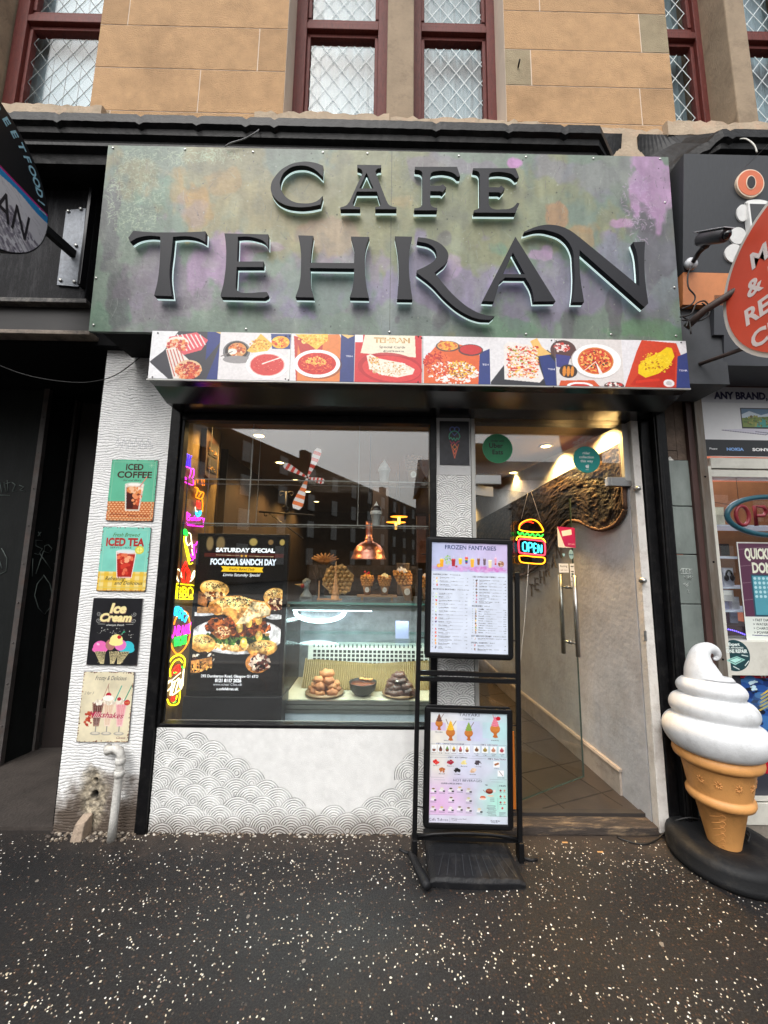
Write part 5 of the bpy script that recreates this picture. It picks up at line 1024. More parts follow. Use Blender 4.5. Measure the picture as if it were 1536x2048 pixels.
goods(2.165,1.43,.115,.11,(214,216,224),'white box picturing black headphones, left of two headphone boxes',phones); goods(2.29,1.425,.07,.12,(206,208,222),'white box picturing grey headphones, right of two headphone boxes',phones)
goods(2.20,1.33,.12,.07,(222,222,226),'white box with two earphone cases lying below the headphones',y=.11); goods(2.165,1.275,.05,.045,(70,72,84),'dark small box at the left end of the lowest shelf'); goods(2.24,1.275,.07,.05,(150,152,184),'grey lilac box in the middle of the lowest shelf'); goods(2.33,1.275,.05,.08,(214,214,224),'upright white box by the repair poster')
goods(2.16,1.185,.045,.06,(34,34,44),'black box on the counter ledge'); goods(2.215,1.185,.045,.075,(150,150,176),'silver grey bottle box on the counter ledge'); goods(2.265,1.185,.04,.07,(90,60,84),'plum coloured box on the counter ledge'); goods(2.31,1.185,.05,.08,(170,176,206),'pale blue box at the right of the counter ledge')
pl=bpy.data.lights.new('phone_shop_lamp','AREA'); pl.energy=9; pl.size=.6; pl.color=(.95,.93,1); po=bpy.data.objects.new('phone_shop_lamp',pl); po.location=(2.5,.45,2.6); S.collection.objects.link(po)
# neighbour box sign
NB=thing('phone_shop_fascia','black and orange box sign of the phone repair shop with an orange letter O','sign',(2.3,-.45,3.1))
def nb(u,z,d=0): # leaning face: top further out
    k=(z-3.05)/.95; return (1.78+u,-.335-.115*k-d,z)
def slab(mb,u0,u1,z0,z1,th): mb.add([nb(u0,z0,0),nb(u1,z0,0),nb(u1,z1,0),nb(u0,z1,0),nb(u0,z0,-th),nb(u1,z0,-th),nb(u1,z1,-th),nb(u0,z1,-th)],[(0,1,2,3),(7,6,5,4),(0,4,5,1),(1,5,6,2),(2,6,7,3),(3,7,4,0)])
zo1=W(1360,545,-.36)[2]; zo0=W(1365,608,-.345)[2]
m=MB(); slab(m,0,2.5,zo1,3.995,.30); m.build('black_panel',M('ribbed_black_panel',(52,54,58),.5,var=.15,vs=30,stretch=(6,6,.3)),NB)
m=MB(); slab(m,.002,2.5,zo0,zo1-.001,.29); m.build('orange_band',M('orange_band',(206,132,84),.5,var=.08,vs=20),NB)
m=MB(); slab(m,.25,2.5,2.74,zo0-.001,.26); m.build('grey_panel',M('grey_sign_panel',(66,68,74),.5,var=.1),NB)
m=MB(); slab(m,.19,.25,2.92,zo0+.06,.24); m.build('grey_panel',M('grey_sign_panel'),NB)
m=MB(); m.box(1.79,2.05,-.30,-.05,2.62,3.15); m.build('sign_backing',M('grey_back',(70,72,76),.7,var=.2),NB)
p=W(1507,360,-.46); m=MB(); f2=lambda u,v,d:(p[0]+u,-.337-.115*(p[2]+v-3.05)/.95-d,p[2]+v)
elp=lambda a_,b_:[(a_*math.cos(t),b_*math.sin(t)) for t in np.linspace(0,6.283,41)[:-1]]
for a_,b_,col,d0,d1 in ((.083,.082,(236,214,190),-.02,.012),(.076,.075,(214,112,74),.0125,.014),(.030,.042,(236,214,190),.0145,.016),(.024,.036,(30,28,30),.0165,.018)): m.col=col; m.prism(elp(a_,b_),f2,d0,d1)
m.build('letter',COLM,NB)
m=MB(); m.col=(226,226,224)
for px,py,rx,ry in ((1484,427,.035,.05),(1480,468,.05,.05),(1476,500,.055,.055),(1510,410,.07,.02)): q=W(px,py,-.41); f3=lambda u,v,d:(q[0]+u,-.337-.115*(q[2]+v-3.05)/.95-d,q[2]+v); m.prism(elp(rx,ry),f3,-.002,.004+rx*.06)
q=W(1495,405,-.43); m.col=(226,226,224); m.box(q[0],q[0]+.25,-.432,-.40,q[2]-.36,q[2]); m.col=(52,52,54); m.box(q[0]+.01,q[0]+.24,-.434,-.4325,q[2]-.34,q[2]-.012)
m.col=(200,200,198); rr=random.Random(2)
for k in range(18): m.ball((q[0]+rr.uniform(.04,.14),-.435,q[2]-rr.uniform(.06,.20)),rr.uniform(.004,.012),6,(1,.2,1))
m.build('hand_and_phone_emblem',COLM,NB)
# flag shaped projecting black arm at top
m=MB(); a=W(1490,335,-.55); b=W(1540,285,-.75); m.obox((a+b)/2,(b-a)/2,(.012,0,.012),(0,.012,0)); m.build('brace',PLAST,NB)
m=MB(); m.tube(smooth([W(1474,279,-.36),W(1492,278,-.42),W(1508,290,-.46),W(1514,305,-.47)]),.004,6); m.build('white_wire',M('white_wire',(206,204,196),.5),NB)
m=MB(); m.box(1.742,1.775,-.22,-.215,3.86,4.02); m.build('white_offcut',M('white_offcut',(226,228,230),.5),NB)
# security camera
CT=thing('security_camera','grey bullet security camera on a jointed arm under the phone shop fascia','camera',tuple(W(1420,480,-.55)))
q0=W(1400,478,-.52); q1=W(1452,470,-.66); d=(q1-q0); m=MB(); m.tube([q0,q0+d*.04,q0+d*.97,q1],[.028,.036,.034,.030],14); m.build('barrel',M('camera_body',(46,46,50),.35),CT)
m=MB(); up=np.array((0,0,.040)); md=(q0+q1)/2+up+d*.06; ax=d/2*1.22; m.obox(md,ax,np.cross(ax/np.linalg.norm(ax),(0,0,1))*.036,(0,0,.003)); m.build('sun_shield',M('camera_shield',(150,150,154),.4),CT,bevel=.002)
j=W(1412,490,-.52); k_=W(1386,524,-.40); m=MB(); m.tube([q0+d*.25+np.array((0,0,-.03)),j,(j+k_)/2+np.array((0,0,.01)),k_],[.016,.016,.013,.013],10); m.ball(j,.021,10); m.build('arm',PLAST,CT)
m=MB(); m.lathe([(.035,0),(.035,-.02),(.018,-.03)],(k_[0],-.375,k_[2]),18,axis='y'); m.build('wall_mount',M('mount_white',(190,192,196),.4),CT)
m=MB(); m.ball(q1+d*.02,.022,12); m.build('lens',M('lens_glass',(14,14,18),.08),CT)
tt=W(1380,560,-.40)
m=MB(); 
for L in ([(1384,532),(1376,550),(1377,575),(1390,592),(1384,608),(1364,618)],[(1360,634),(1382,628),(1392,608),(1408,602),(1416,612),(1404,628),(1380,640),(1364,632)],[(1364,640),(1396,642),(1416,632),(1418,618),(1404,606)],[(1372,655),(1378,640),(1382,668)]): m.tube(smooth([W(*z,-.43) for z in L]),.0042,6)
o=m.build('tangled_cables',CABLE,None,loc=tuple(tt)); tag(o,'tangle of black cables hanging below the security camera','cable')
# round hanging sign of the phone shop
RS=thing('hanging_sign','red oval projecting lightbox lettered MOBILE & LAPTOP REPAIR CENTRE, right edge','hanging sign',(1.9,-.93,2.91))
YC2,ZC2=-.938,2.913
RF=lambda u,v,d=0:(1.86+.045-d,YC2-u,ZC2+v)
e2=lambda k:[(.433*k*math.cos(t),.425*k*math.sin(t)) for t in np.linspace(0,6.283,65)[:-1]]
m=MB(); m.prism(e2(1),RF,-.045,.045); m.build('lightbox_rim',M('white_rim',(214,212,206),.4,var=.05,dirt=(150,140,124),dscale=6,damt=.3),RS)
m=MB(); m.prism(e2(.945),RF,.0455,.050); m.build('red_face',M('coral_red_face',(214,84,62),.35,var=.06,vs=8),RS)
m=MB(); 
for t_,v,u in (('MOBILE',.16,-.25),('& LAPTOP',.028,-.287),('REPAIR',-.105,-.311),('CENTRE',-.243,-.295)): text(m,t_,u,v-.036,.085,lambda a,b,d:RF(a,b,.0505+d),align='l',bold=.03,rot=.02); m.build('lettering',M('white_letters',(226,216,214),.5,var=.03),RS); m=MB()
m=MB(); m.tube([W(1372,655,-.40),W(1410,620,-.47),(1.9,-.62,3.02)],.020,10); m.tube([W(1350,770,-.05),W(1400,728,-.30),(1.9,-.70,2.66)],.011,10); m.build('support_pole',M('rusty_pole',(62,50,46),.6,var=.3,vs=20),RS)
# ================================================================ CAFE INTERIOR
IW=M('interior_plaster',(182,182,184),.85,var=.14,vs=5,bump=.3,bs=30,dirt=(120,100,90),dscale=4,damt=.3)
GOLD=M('ochre_textured_wall',(128,104,62),.8,var=.35,vs=9,bump=.5,bs=50,dirt=(58,46,34),dscale=14,damt=.6,stretch=(1,1,.5))
BRN=M('brown_room_wall',(62,48,40),.8,var=.3,vs=3,dirt=(34,28,26),dscale=4,damt=.6)
m=MB(); m.box(-1.60,1.9,.12,7,-.1,.05); kind(m.build('interior_floor',M('stone_floor_tile',(58,52,48),.42,var=.25,vs=4,dirt=(70,60,54),dscale=6,damt=.5,bump=.1)))
m=MB(); 
for k in range(-8,14):
    for sg in (1,-1):
        c0=np.array((k*.36,1.0)); d=np.array((.94,.34)) if sg>0 else np.array((.34,-.94)); a=c0 if sg>0 else np.array((-.2+k*.34,1.0+k*.12))
        a=np.array((.9,.9))+np.array((-d[1],d[0]))*k*.37
        for t0 in [a-d*2.5]:
            b=a+d*2.5; mid=(t0+b)/2
            # clip to the doorway floor
            L=[]; 
            for q in np.linspace(0,1,60):
                p=t0+(b-t0)*q
                if .3<p[0]<1.66 and .14<p[1]<3.2: L.append(p)
            if len(L)>2: 
                p0,p1=L[0],L[-1]; dd=(p1-p0)/2; n=np.array((-d[1],d[0]))*.004; m.obox((*((p0+p1)/2),.0505+(.0006 if sg>0 else 0)),(*dd,0),(*n,0),(0,0,.0006))
kind(m.build('floor_grout',M('dark_grout',(34,30,28),.8)))
m=MB(); m.add([(1.636,.052,.0),(1.50,2.4,.0),(1.50,7,.0),(1.9,7,.0),(1.9,.141,.0),(1.636,.052,2.5),(1.50,2.4,2.6),(1.50,7,2.6),(1.9,7,2.6),(1.9,.141,2.5)],[(0,1,6,5),(1,2,7,6),(2,3,8,7),(0,5,9,4),(3,4,9,8)]); kind(m.build('interior_wall_right',IW))
XW=lambda Y: 1.636-.136*min(1,(Y-.052)/2.348)
m=MB(); m.add([(XW(.28)-.016,.30,.05),(1.484,2.4,.05),(1.484,7,.05),(1.52,7,.05),(1.65,.30,.05),(XW(.28)-.016,.30,.20),(1.484,2.4,.20),(1.484,7,.20),(1.52,7,.20),(1.65,.30,.20)],[(0,1,6,5),(1,2,7,6),(0,5,9,4),(5,6,7,8,9)]); 
m.add([(XW(.28)-.026,.29,.20),(1.474,2.4,.20),(1.474,7,.20),(1.52,7,.20),(1.65,.29,.20),(XW(.28)-.020,.29,.215),(1.480,2.4,.215),(1.480,7,.215),(1.52,7,.215),(1.65,.29,.215)],[(0,1,6,5),(1,2,7,6),(0,5,9,4),(5,6,7,8,9),(0,4,3,2,1)])
kind(m.build('interior_skirting',M('scuffed_skirting',(172,160,148),.6,var=.15,vs=9,dirt=(104,84,72),dscale=10,damt=.45)))
m=MB(); m.box(-1.45,-1.31,.10,.62,.0,2.6); kind(m.build('window_side_wall',GOLD))
m=MB(); m.box(-1.62,-1.50,.62,7,.0,2.6); m.box(-1.62,-1.31,.60,.625,0,2.6); kind(m.build('interior_wall_left',BRN))
m=MB(); m.box(-1.62,1.9,5.6,5.7,0,2.6); kind(m.build('interior_wall_back',BRN))
m=MB(); m.box(-1.62,1.9,.145,7,2.585,2.66); kind(m.build('interior_ceiling',M('brown_ceiling',(116,94,66),.8,var=.12,vs=3)))
m=MB(); m.box(-.1,.10,2.4,5.6,0,2.585); m.box(.36,.58,.165,.30,.05,2.585); kind(m.build('interior_partition',BRN))
m=MB(); m.box(-1.30,.34,1.9,2.3,.05,1.05); tag(m.build('back_counter',M('counter_dark',(44,36,32),.5,var=.3),None,loc=(-.5,2,0.05)),'dark counter deep inside the cafe behind the display case','counter')
# wooden board frame leaning high on the left window wall
m=MB(); fnL=lambda u,v,d=0:(-1.31+d,u,v)
q=[XP(376,822,-1.27),XP(415,862,-1.27),XP(408,920,-1.27),XP(380,905,-1.27)]
m.col=(54,34,26); m.add([(-1.27,.30,2.16),(-1.27,.50,2.13),(-1.27,.50,2.44),(-1.27,.28,2.50),(-1.31,.30,2.16),(-1.31,.50,2.13),(-1.31,.50,2.44),(-1.31,.28,2.50)],[(0,1,2,3),(7,6,5,4),(0,4,5,1),(1,5,6,2),(2,6,7,3),(3,7,4,0)])
m.col=(24,18,16)
for a in (2.20,2.32): m.box(-1.2695,-1.265,.325,.475,a,a+.10)
rr=random.Random(6)
for k in range(26): m.col=rr.choice([(150,104,50),(90,60,34),(180,140,80)]); m.ball((-1.264,rr.uniform(.33,.47),rr.choice((2.205,2.325))+rr.random()*.04),.006,6)
tag(m.build('wooden_plaque',COLM,None,loc=(-1.29,.4,2.3)),'dark wooden plaque with two recessed panels high on the ochre window wall','plaque')
m=MB(); 
for L in ([(-1.0,1.6,2.28),(-1.0,1.6,1.98)],[(-1.28,1.6,2.06),(-.70,1.6,2.03)],): m.tube(L,.010,8)
for cx,cz,s1 in ((-1.05,2.25,1),(-.95,2.25,-1),(-1.2,2.03,1),(-1.0,2.09,-1)): m.tube([(cx+.04*(1-a/7)*math.cos(a)*s1,1.6,cz+.04*(1-a/7)*math.sin(a)) for a in np.linspace(0,6,18)],.006,6)
m.tube([(-1.14,1.6,2.02),(-.80,1.6,1.78)],.007,6)
tag(m.build('wrought_iron_scroll',M('wrought_iron',(26,20,18),.5),None,loc=(-1,1.6,1.8)),'dark wrought iron scroll bracket inside, seen high through the window left','ironwork')
# downlights
def lamp_glow(x,y,z,e,spot=True,col=(1,.60,.20)):
    l=bpy.data.lights.new('downlight_lamp','SPOT'); l.energy=e; l.color=col; l.spot_size=math.radians(138); l.spot_blend=.6; l.shadow_soft_size=.03
    o=bpy.data.objects.new('downlight_lamp',l); o.location=(x,y,z-.03); S.collection.objects.link(o); return o
names=['nearest','second','third','fourth','farthest']
for side,L in (('left',[(518,871),(560,925),(592,960),(615,983),(633,1003)]),('right',[(1092,892),(1027,945),(985,978)])):
    for i,(px,py) in enumerate(L):
        p=G(px,py,2.582); t=thing('downlight','%s warm recessed downlight of the %s ceiling row'%(names[i],side+'-hand'),'downlight',(p[0],p[1],2.58),'recessed ceiling downlights')
        m=MB(); m.lathe([(.060,0),(.060,-.006),(.043,-.007),(.043,0)],(p[0],p[1],2.584),24); m.build('trim_ring',M('lamp_trim',(190,176,150),.4),t)
        m=MB(); m.lathe([(.041,0),(.041,-.004),(.001,-.004)],(p[0],p[1],2.583),20); m.build('lens',M('downlight_lens',(255,240,190),.4,var=0,emis=9,ecol=(255,226,150)),t)
        lamp_glow(p[0]+(.03 if side=='right' else -.08),p[1],2.57,(70 if side=='right' else 24))
for y,e in ((.22,60),(3.8,50)): lamp_glow(1.50 if y<1 else 1.42,y,2.575,e)
lamp_glow(-1.15,.35,2.57,15)
l=bpy.data.lights.new('room_lamp','AREA'); l.energy=9; l.size=1.2; l.color=(1,.82,.62); o=bpy.data.objects.new('room_lamp',l); o.location=(-.4,2.2,2.5); S.collection.objects.link(o)
l=bpy.data.lights.new('room_lamp','AREA'); l.energy=6; l.size=.8; l.color=(1,.97,.93); o=bpy.data.objects.new('room_lamp',l); o.location=(.9,1.9,2.5); S.collection.objects.link(o)
# mural with rope edge on the right wall
top=[(.17,2.36),(2.35,2.21),(3.8,2.16)]
bot=[(1252,930),(1256,950),(1259,981),(1256,1005),(1247,1028),(1236,1044),(1226,1052),(1206,1059),(1188,1056),(1174,1049),(1160,1042),(1148,1040),(1136,1042),(1124,1054),(1112,1076),(1100,1098),(1088,1118),(1070,1136),(1050,1148),(1020,1154),(985,1156)]
bp=[]
for px,py in bot:
    d=ray(px,py); t=None
    for it in range(20):
        X=XW(bp_y) if it else 1.6
        P=XP(px,py,X-.02); bp_y=max(.055,P[1])
    bp.append((P[1],P[2]))
bp=[b for b in bp[2:] if b[1]>.2]
def wallf(y,z,d=0): 
    nx=1 if y<2.4 else 1; return (XW(y)-.003-d,y,z)
edge=[(.17,2.36),(.18,2.25)]+bp+[(3.9,bp[-1][1]),(3.9,2.16),(2.35,2.21)]
# strip mesh: columns along the wall
ys=.062+3.84*np.linspace(0,1,260)**1.5; by=[b[0] for b in bp]; MU=MB(); rr=random.Random(3)
srt=sorted(bp,key=lambda b:b[0]); lowz=[]
for y in ys:
    lowz.append(np.interp(y,[b[0] for b in srt],[b[1] for b in srt]))
lowz=np.convolve(np.r_[lowz[0],lowz[0],lowz,lowz[-1],lowz[-1]],np.ones(5)/5,'valid')
N=90; cvm=fbm(len(ys),N,10,7,5); cv2=fbm(len(ys),N,34,8,3); vs=[];fs=[];cols=[]
for i,y in enumerate(ys):
    zt=np.interp(y,[.17,2.35,3.9],[2.36,2.21,2.16]); zb=max(lowz[i],1.2)
    for j in range(N):
        f=j/(N-1); vs.append(wallf(y,zb+(zt-zb)*f,.012+.020*cvm[i,j]+.010*cv2[i,j]))
for i in range(len(ys)-1):
    for j in range(N-1):
        k=(cvm[i,j]-.5)*2; k2=cv2[i,j]; f=j/N; yy=ys[i]
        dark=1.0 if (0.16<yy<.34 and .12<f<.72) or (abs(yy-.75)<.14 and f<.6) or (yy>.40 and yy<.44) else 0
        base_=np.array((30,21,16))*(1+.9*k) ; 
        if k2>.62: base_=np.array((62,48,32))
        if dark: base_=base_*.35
        cols.append(tuple(np.clip(base_,8,255))); fs.append((i*N+j,i*N+j+1,(i+1)*N+j+1,(i+1)*N+j))
MUR=thing('wall_mural','dark brown carved relief mural with a wavy rope lower edge on the inner right wall','mural',(1.55,1.0,1.9))
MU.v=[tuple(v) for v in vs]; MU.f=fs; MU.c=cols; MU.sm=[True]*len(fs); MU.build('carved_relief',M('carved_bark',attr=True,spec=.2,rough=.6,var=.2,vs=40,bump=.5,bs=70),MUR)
m=MB(); rope=[wallf(y,max(lz,1.2)-.004,.02) for y,lz in zip(ys,lowz)]; m.tube(rope[::2],[.014+.003*(k%2) for k in range(len(rope[::2]))],8); m.tube([wallf(.062,z,.02) for z in np.linspace(lowz[0],2.36,12)],.015,8); m.build('rope_edge',M('rope',(74,48,32),.8,var=.3,vs=60,bump=.6,bs=120),MUR)
m=MB(); m.tube([wallf(y,np.interp(y,[.17,2.35,3.9],[2.365,2.215,2.165]),.015) for y in np.linspace(.062,3.9,10)],.012,6); m.build('top_moulding',M('dark_moulding',(30,22,18),.6),MUR)
# dark wall lettering TEHRAN running away along the wall
for ch,px,py in (('N',1107,1103),('A',1098,1122),('R',1088,1140),('H',1078,1155),('E',1069,1168),('T',1060,1180)):
    q=XP(px,py,1.53); m=MB(); text(m,ch,0,-.06,.13,lambda u,v,d:(XW(q[1])-.004-d,q[1]-u,q[2]+v),w=.10,ext=.006,bold=0); tag(m.build('wall_letter',M('grey_wall_letter',(92,82,76),.6),None,loc=tuple(q)),'dark wall letter %s of the word TEHRAN climbing the inner right wall'%ch,'letter','letters of TEHRAN on the inner wall')
# OPEN burger neon, hung behind the transom
BY=.20
bfn=lambda px,py:W(px,py,BY)
BG=thing('burger_open_sign','lit burger shaped neon OPEN sign hanging on strings behind the doorway glass','neon sign',tuple(bfn(1065,1085)))
C3=lambda L:[tuple(bfn(940+x/3.84,820+y/3.84)) for x,y in L]
def tb(name,L,col,r=.0042,parent=BG,closed=False,s=2.6): 
    m=MB(); m.tube(smooth(C3(L),5) if len(L)>3 else C3(L),r,8,closed); return m.build(name,neon_mat(col,s),parent)
tb('neon_tube',[(378,905),(385,880),(410,858),(450,843),(495,845),(530,868),(552,900),(562,930),(530,938),(470,936),(410,928),(380,918),(378,905)],(255,150,20))
tb('neon_tube',[(388,888),(410,868),(445,856),(488,868)],(255,40,20),.003)
tb('neon_tube',[(366,935),(385,958),(400,940),(420,962),(440,945),(460,968),(480,950),(500,972),(520,954),(545,972),(562,955)],(40,230,60),.004)
tb('neon_tube',[(356,1000),(366,975),(392,972),(450,978),(520,984),(560,990),(580,1018)],(255,190,40))
tb('neon_tube',[(376,998),(400,990),(470,996),(560,1008),(574,1025),(576,1100),(560,1115),(480,1108),(395,1098),(378,1085),(373,1030),(376,998)],(255,50,70),.0045)
tb('neon_tube',[(378,1120),(420,1118),(500,1128),(560,1132),(576,1145),(570,1172),(540,1182),(450,1176),(395,1168),(380,1145),(378,1120)],(255,150,20))
for L in ([(405,1050),(408,1022),(425,1015),(438,1030),(438,1070),(425,1085),(410,1075),(405,1050)],[(450,1090),(450,1025),(470,1022),(480,1040),(470,1056),(452,1056)],[(512,1030),(492,1028),(492,1092),(514,1095)],[(492,1060),(508,1062)],[(525,1096),(524,1034),(548,1096),(550,1036)]): tb('neon_letter',L,(60,220,255),.0036)
m=MB(); m.tube([bfn(940+445/3.84,820+632/3.84),bfn(940+395/3.84,820+835/3.84)],.0012,5); m.tube([bfn(940+470/3.84,820+632/3.84),bfn(940+545/3.84,820+860/3.84)],.0012,5); m.build('string',M('string',(190,180,170),.8),BG)
m=MB(); m.tube(smooth([bfn(1057,1128),bfn(1055,1160),bfn(1049,1240),bfn(1044,1290),bfn(1040,1330)]),.002,5); m.build('cord',M('white_cord',(206,200,190),.6),BG)
m=MB(); po=[(940+x/3.84,820+y/3.84) for x,y in ((352,1000),(366,860),(400,838),(470,832),(540,850),(570,900),(572,980),(584,1020),(580,1180),(400,1180),(370,1150),(366,1020))]; P_=[bfn(*q) for q in po]; m.prism([(q[0],q[2]) for q in P_],lambda u,v,d:(u,BY+.008+d,v),0,.004); m.build('backing',glass_mat('smoked_acrylic',(.55,.55,.55),.06,.4),BG)
# ---------------------------------------------------------------- neon signs on the left side of the window
NX=-1.295
def NP(px,py): 
    p=XP(px,py,NX); return (NX,p[1],p[2])
CB=lambda L:[NP(310+x/6.4,820+y/6.4) for x,y in L]; C5=lambda L:[NP(310+x/4.875,1050+y/4.875) for x,y in L]
def neon(name,label,strokes,base=C5,r=.0031):
    q=base([strokes[0][1][0]])[0]; t=thing(name,label,'neon sign',q,'neon signs stacked on the left window wall')
    for col,L,*rr_ in strokes:
        m=MB(); pts=base(L); m.tube(smooth(pts,4) if len(pts)>3 else pts,rr_[0]*.72 if rr_ else r,7); m.build('neon_tube',neon_mat(col,2.3),t)
    return t
BLU,MAG,ORA,RED,CYA,YEL,GRN,WHT=(50,30,255),(255,40,230),(255,130,10),(255,30,20),(30,190,255),(255,235,20),(30,255,70),(255,240,190)
neon('neon_cup_sign','topmost neon sign, a magenta cup under blue steam',[(BLU,[(378,700),(372,640),(380,580),(392,572)],.006),(BLU,[(402,730),(395,650),(402,575),(414,566)],.006),(BLU,[(425,740),(420,660),(426,590),(438,576)],.006),(BLU,[(450,750),(448,680),(452,610),(468,590)],.006),
 (MAG,[(362,710),(358,780),(372,840),(395,870),(420,880)]),(MAG,[(362,710),(400,725),(460,748),(470,760)]),(MAG,[(470,758),(492,752),(500,790),(490,850),(468,880),(440,885)]),(MAG,[(462,760),(455,820),(438,872)]),(MAG,[(345,895),(400,930),(485,960),(490,915),(480,880)]),(MAG,[(340,882),(400,885),(440,884)])],CB)
neon('neon_bakery_sign','neon sign with an orange glove shape over magenta lettering Bakery',[(ORA,[(510,900),(512,960)]),(ORA,[(548,950),(550,885),(590,890),(600,920),(608,965)]),(ORA,[(630,880),(630,970)]),(ORA,[(512,990),(540,1000),(538,1060),(520,1110),(545,1125),(580,1140)],.005),(ORA,[(545,1000),(565,1040),(595,1050),(622,1060),(612,1110),(590,1140)],.005),(ORA,[(560,1110),(590,1060)]),(ORA,[(606,1140),(612,1220),(606,1300)],.005),(RED,[(545,1160),(540,1220),(570,1260),(575,1180)],.007),(RED,[(560,1160),(556,1240)],.007),(WHT,[(515,1240),(520,1290),(540,1300)]),(CYA,[(520,1300),(530,1345),(555,1360),(582,1340),(590,1290)],.006),(CYA,[(545,1290),(548,1325),(566,1330),(572,1290)]),
 (MAG,[(412,1305),(412,1400),(425,1415)]),(MAG,[(412,1320),(440,1330),(448,1350),(425,1360),(450,1385),(440,1410),(420,1412)]),(MAG,[(480,1380),(465,1385),(468,1410),(485,1412),(488,1380),(490,1412)]),(MAG,[(505,1350),(505,1415)]),(MAG,[(528,1375),(508,1395),(530,1418)]),(MAG,[(540,1400),(560,1392),(556,1380),(542,1388),(545,1412),(562,1414)]),(MAG,[(575,1380),(576,1414)]),(MAG,[(578,1388),(590,1380),(600,1384)]),(MAG,[(608,1382),(616,1405),(630,1385),(618,1440)]),(MAG,[(405,1435),(420,1470),(460,1478),(520,1482),(590,1490),(615,1488),(620,1445)],.005),(MAG,[(450,1445),(470,1452),(490,1446),(510,1455),(530,1448),(560,1456)])],CB)
neon('neon_bottle_sign','tilted neon bottle sign in green, yellow and white with magenta letters, partly behind the screen',[(GRN,[(375,1590),(370,1555),(385,1530),(400,1550),(412,1575),(408,1610)],.007),(GRN,[(385,1600),(395,1560)],.006),(YEL,[(372,1615),(378,1700),(398,1800),(420,1900),(440,1970),(480,1960)],.006),(YEL,[(408,1740),(430,1830),(450,1930)]),(WHT,[(430,1570),(455,1590),(462,1640),(470,1700),(478,1760)],.005),(WHT,[(400,1620),(395,1670),(420,1730),(445,1720),(460,1700)],.006),(WHT,[(470,1780),(485,1860)]),(MAG,[(488,1840),(460,1850),(470,1880),(490,1890),(485,1920),(460,1925)]),(MAG,[(500,1720),(498,1800),(505,1900)],.007),(MAG,[(520,1730),(535,1700),(548,1690),(545,1760),(535,1830)],.006)],CB)
neon('neon_bbq_sign','neon sign with a red flame above yellow letters BBQ',[(RED,[(275,570),(258,500),(262,440),(290,380),(300,360),(312,410),(335,450),(340,510),(322,570)],.006),(RED,[(290,560),(280,490),(298,420),(320,480),(310,555)],.006),(WHT,[(240,560),(215,520),(205,460),(222,432),(245,450),(262,520)],.006),(WHT,[(345,550),(370,520),(390,470),(385,448),(370,470),(355,520)],.006),(YEL,[(195,715),(205,640),(210,580),(225,572),(290,580),(350,584),(378,590)]),(YEL,[(195,715),(250,720),(310,722),(372,722),(380,690)]),
 (YEL,[(218,600),(215,700)],.006),(YEL,[(218,604),(245,612),(248,640),(222,648),(250,668),(244,696),(216,700)],.006),(YEL,[(272,604),(268,702)],.006),(YEL,[(272,606),(298,614),(300,642),(275,650),(302,670),(296,698),(268,702)],.006),(YEL,[(345,608),(325,625),(318,665),(330,698),(355,698),(368,660),(362,622),(345,608)],.006),(YEL,[(348,680),(372,715)],.006)])
neon('neon_karaoke_sign','neon sign of a blue microphone in an orange ring lettered KARAOKE NIGHT',[(CYA,[(195,880),(192,840),(205,805),(230,800)],.009),(CYA,[(215,890),(215,850),(230,815),(255,815)],.009),(CYA,[(240,910),(240,865),(258,830),(275,840)],.009),(CYA,[(268,930),(266,885),(285,850),(300,870)],.009),(CYA,[(290,945),(305,905),(320,885)],.009),(ORA,[(280,838),(315,860),(335,930),(345,1010),(330,1120),(290,1200),(240,1250),(205,1250),(170,1200),(150,1130),(148,1100)],.006),(ORA,[(185,970),(195,930),(215,890)],.006),
 (MAG,[(138,930),(136,1108)],.006),(MAG,[(168,930),(140,1010),(172,1100)],.006),(MAG,[(180,1085),(195,990),(212,1080)],.005),(MAG,[(225,1080),(225,985),(245,995),(242,1020),(227,1030),(248,1075)],.005),(MAG,[(258,1070),(270,980),(285,1068)],.005),(MAG,[(302,975),(292,1020),(302,1062),(316,1020),(302,975)],.005),(MAG,[(325,1060),(325,965)],.005),(MAG,[(340,962),(328,1010),(342,1058)],.005),(MAG,[(362,955),(350,956),(350,1055),(362,1055)],.005),
 (GRN,[(196,1180),(196,1100),(212,1175),(212,1095)],.006),(GRN,[(225,1175),(225,1090)],.006),(GRN,[(250,1092),(236,1110),(236,1165),(252,1168),(252,1135)],.006),(GRN,[(264,1165),(264,1085)],.006),(GRN,[(280,1162),(280,1080)],.006),(GRN,[(264,1122),(280,1122)],.006),(GRN,[(300,1160),(300,1078)],.006),(GRN,[(290,1078),(310,1076)],.006)])
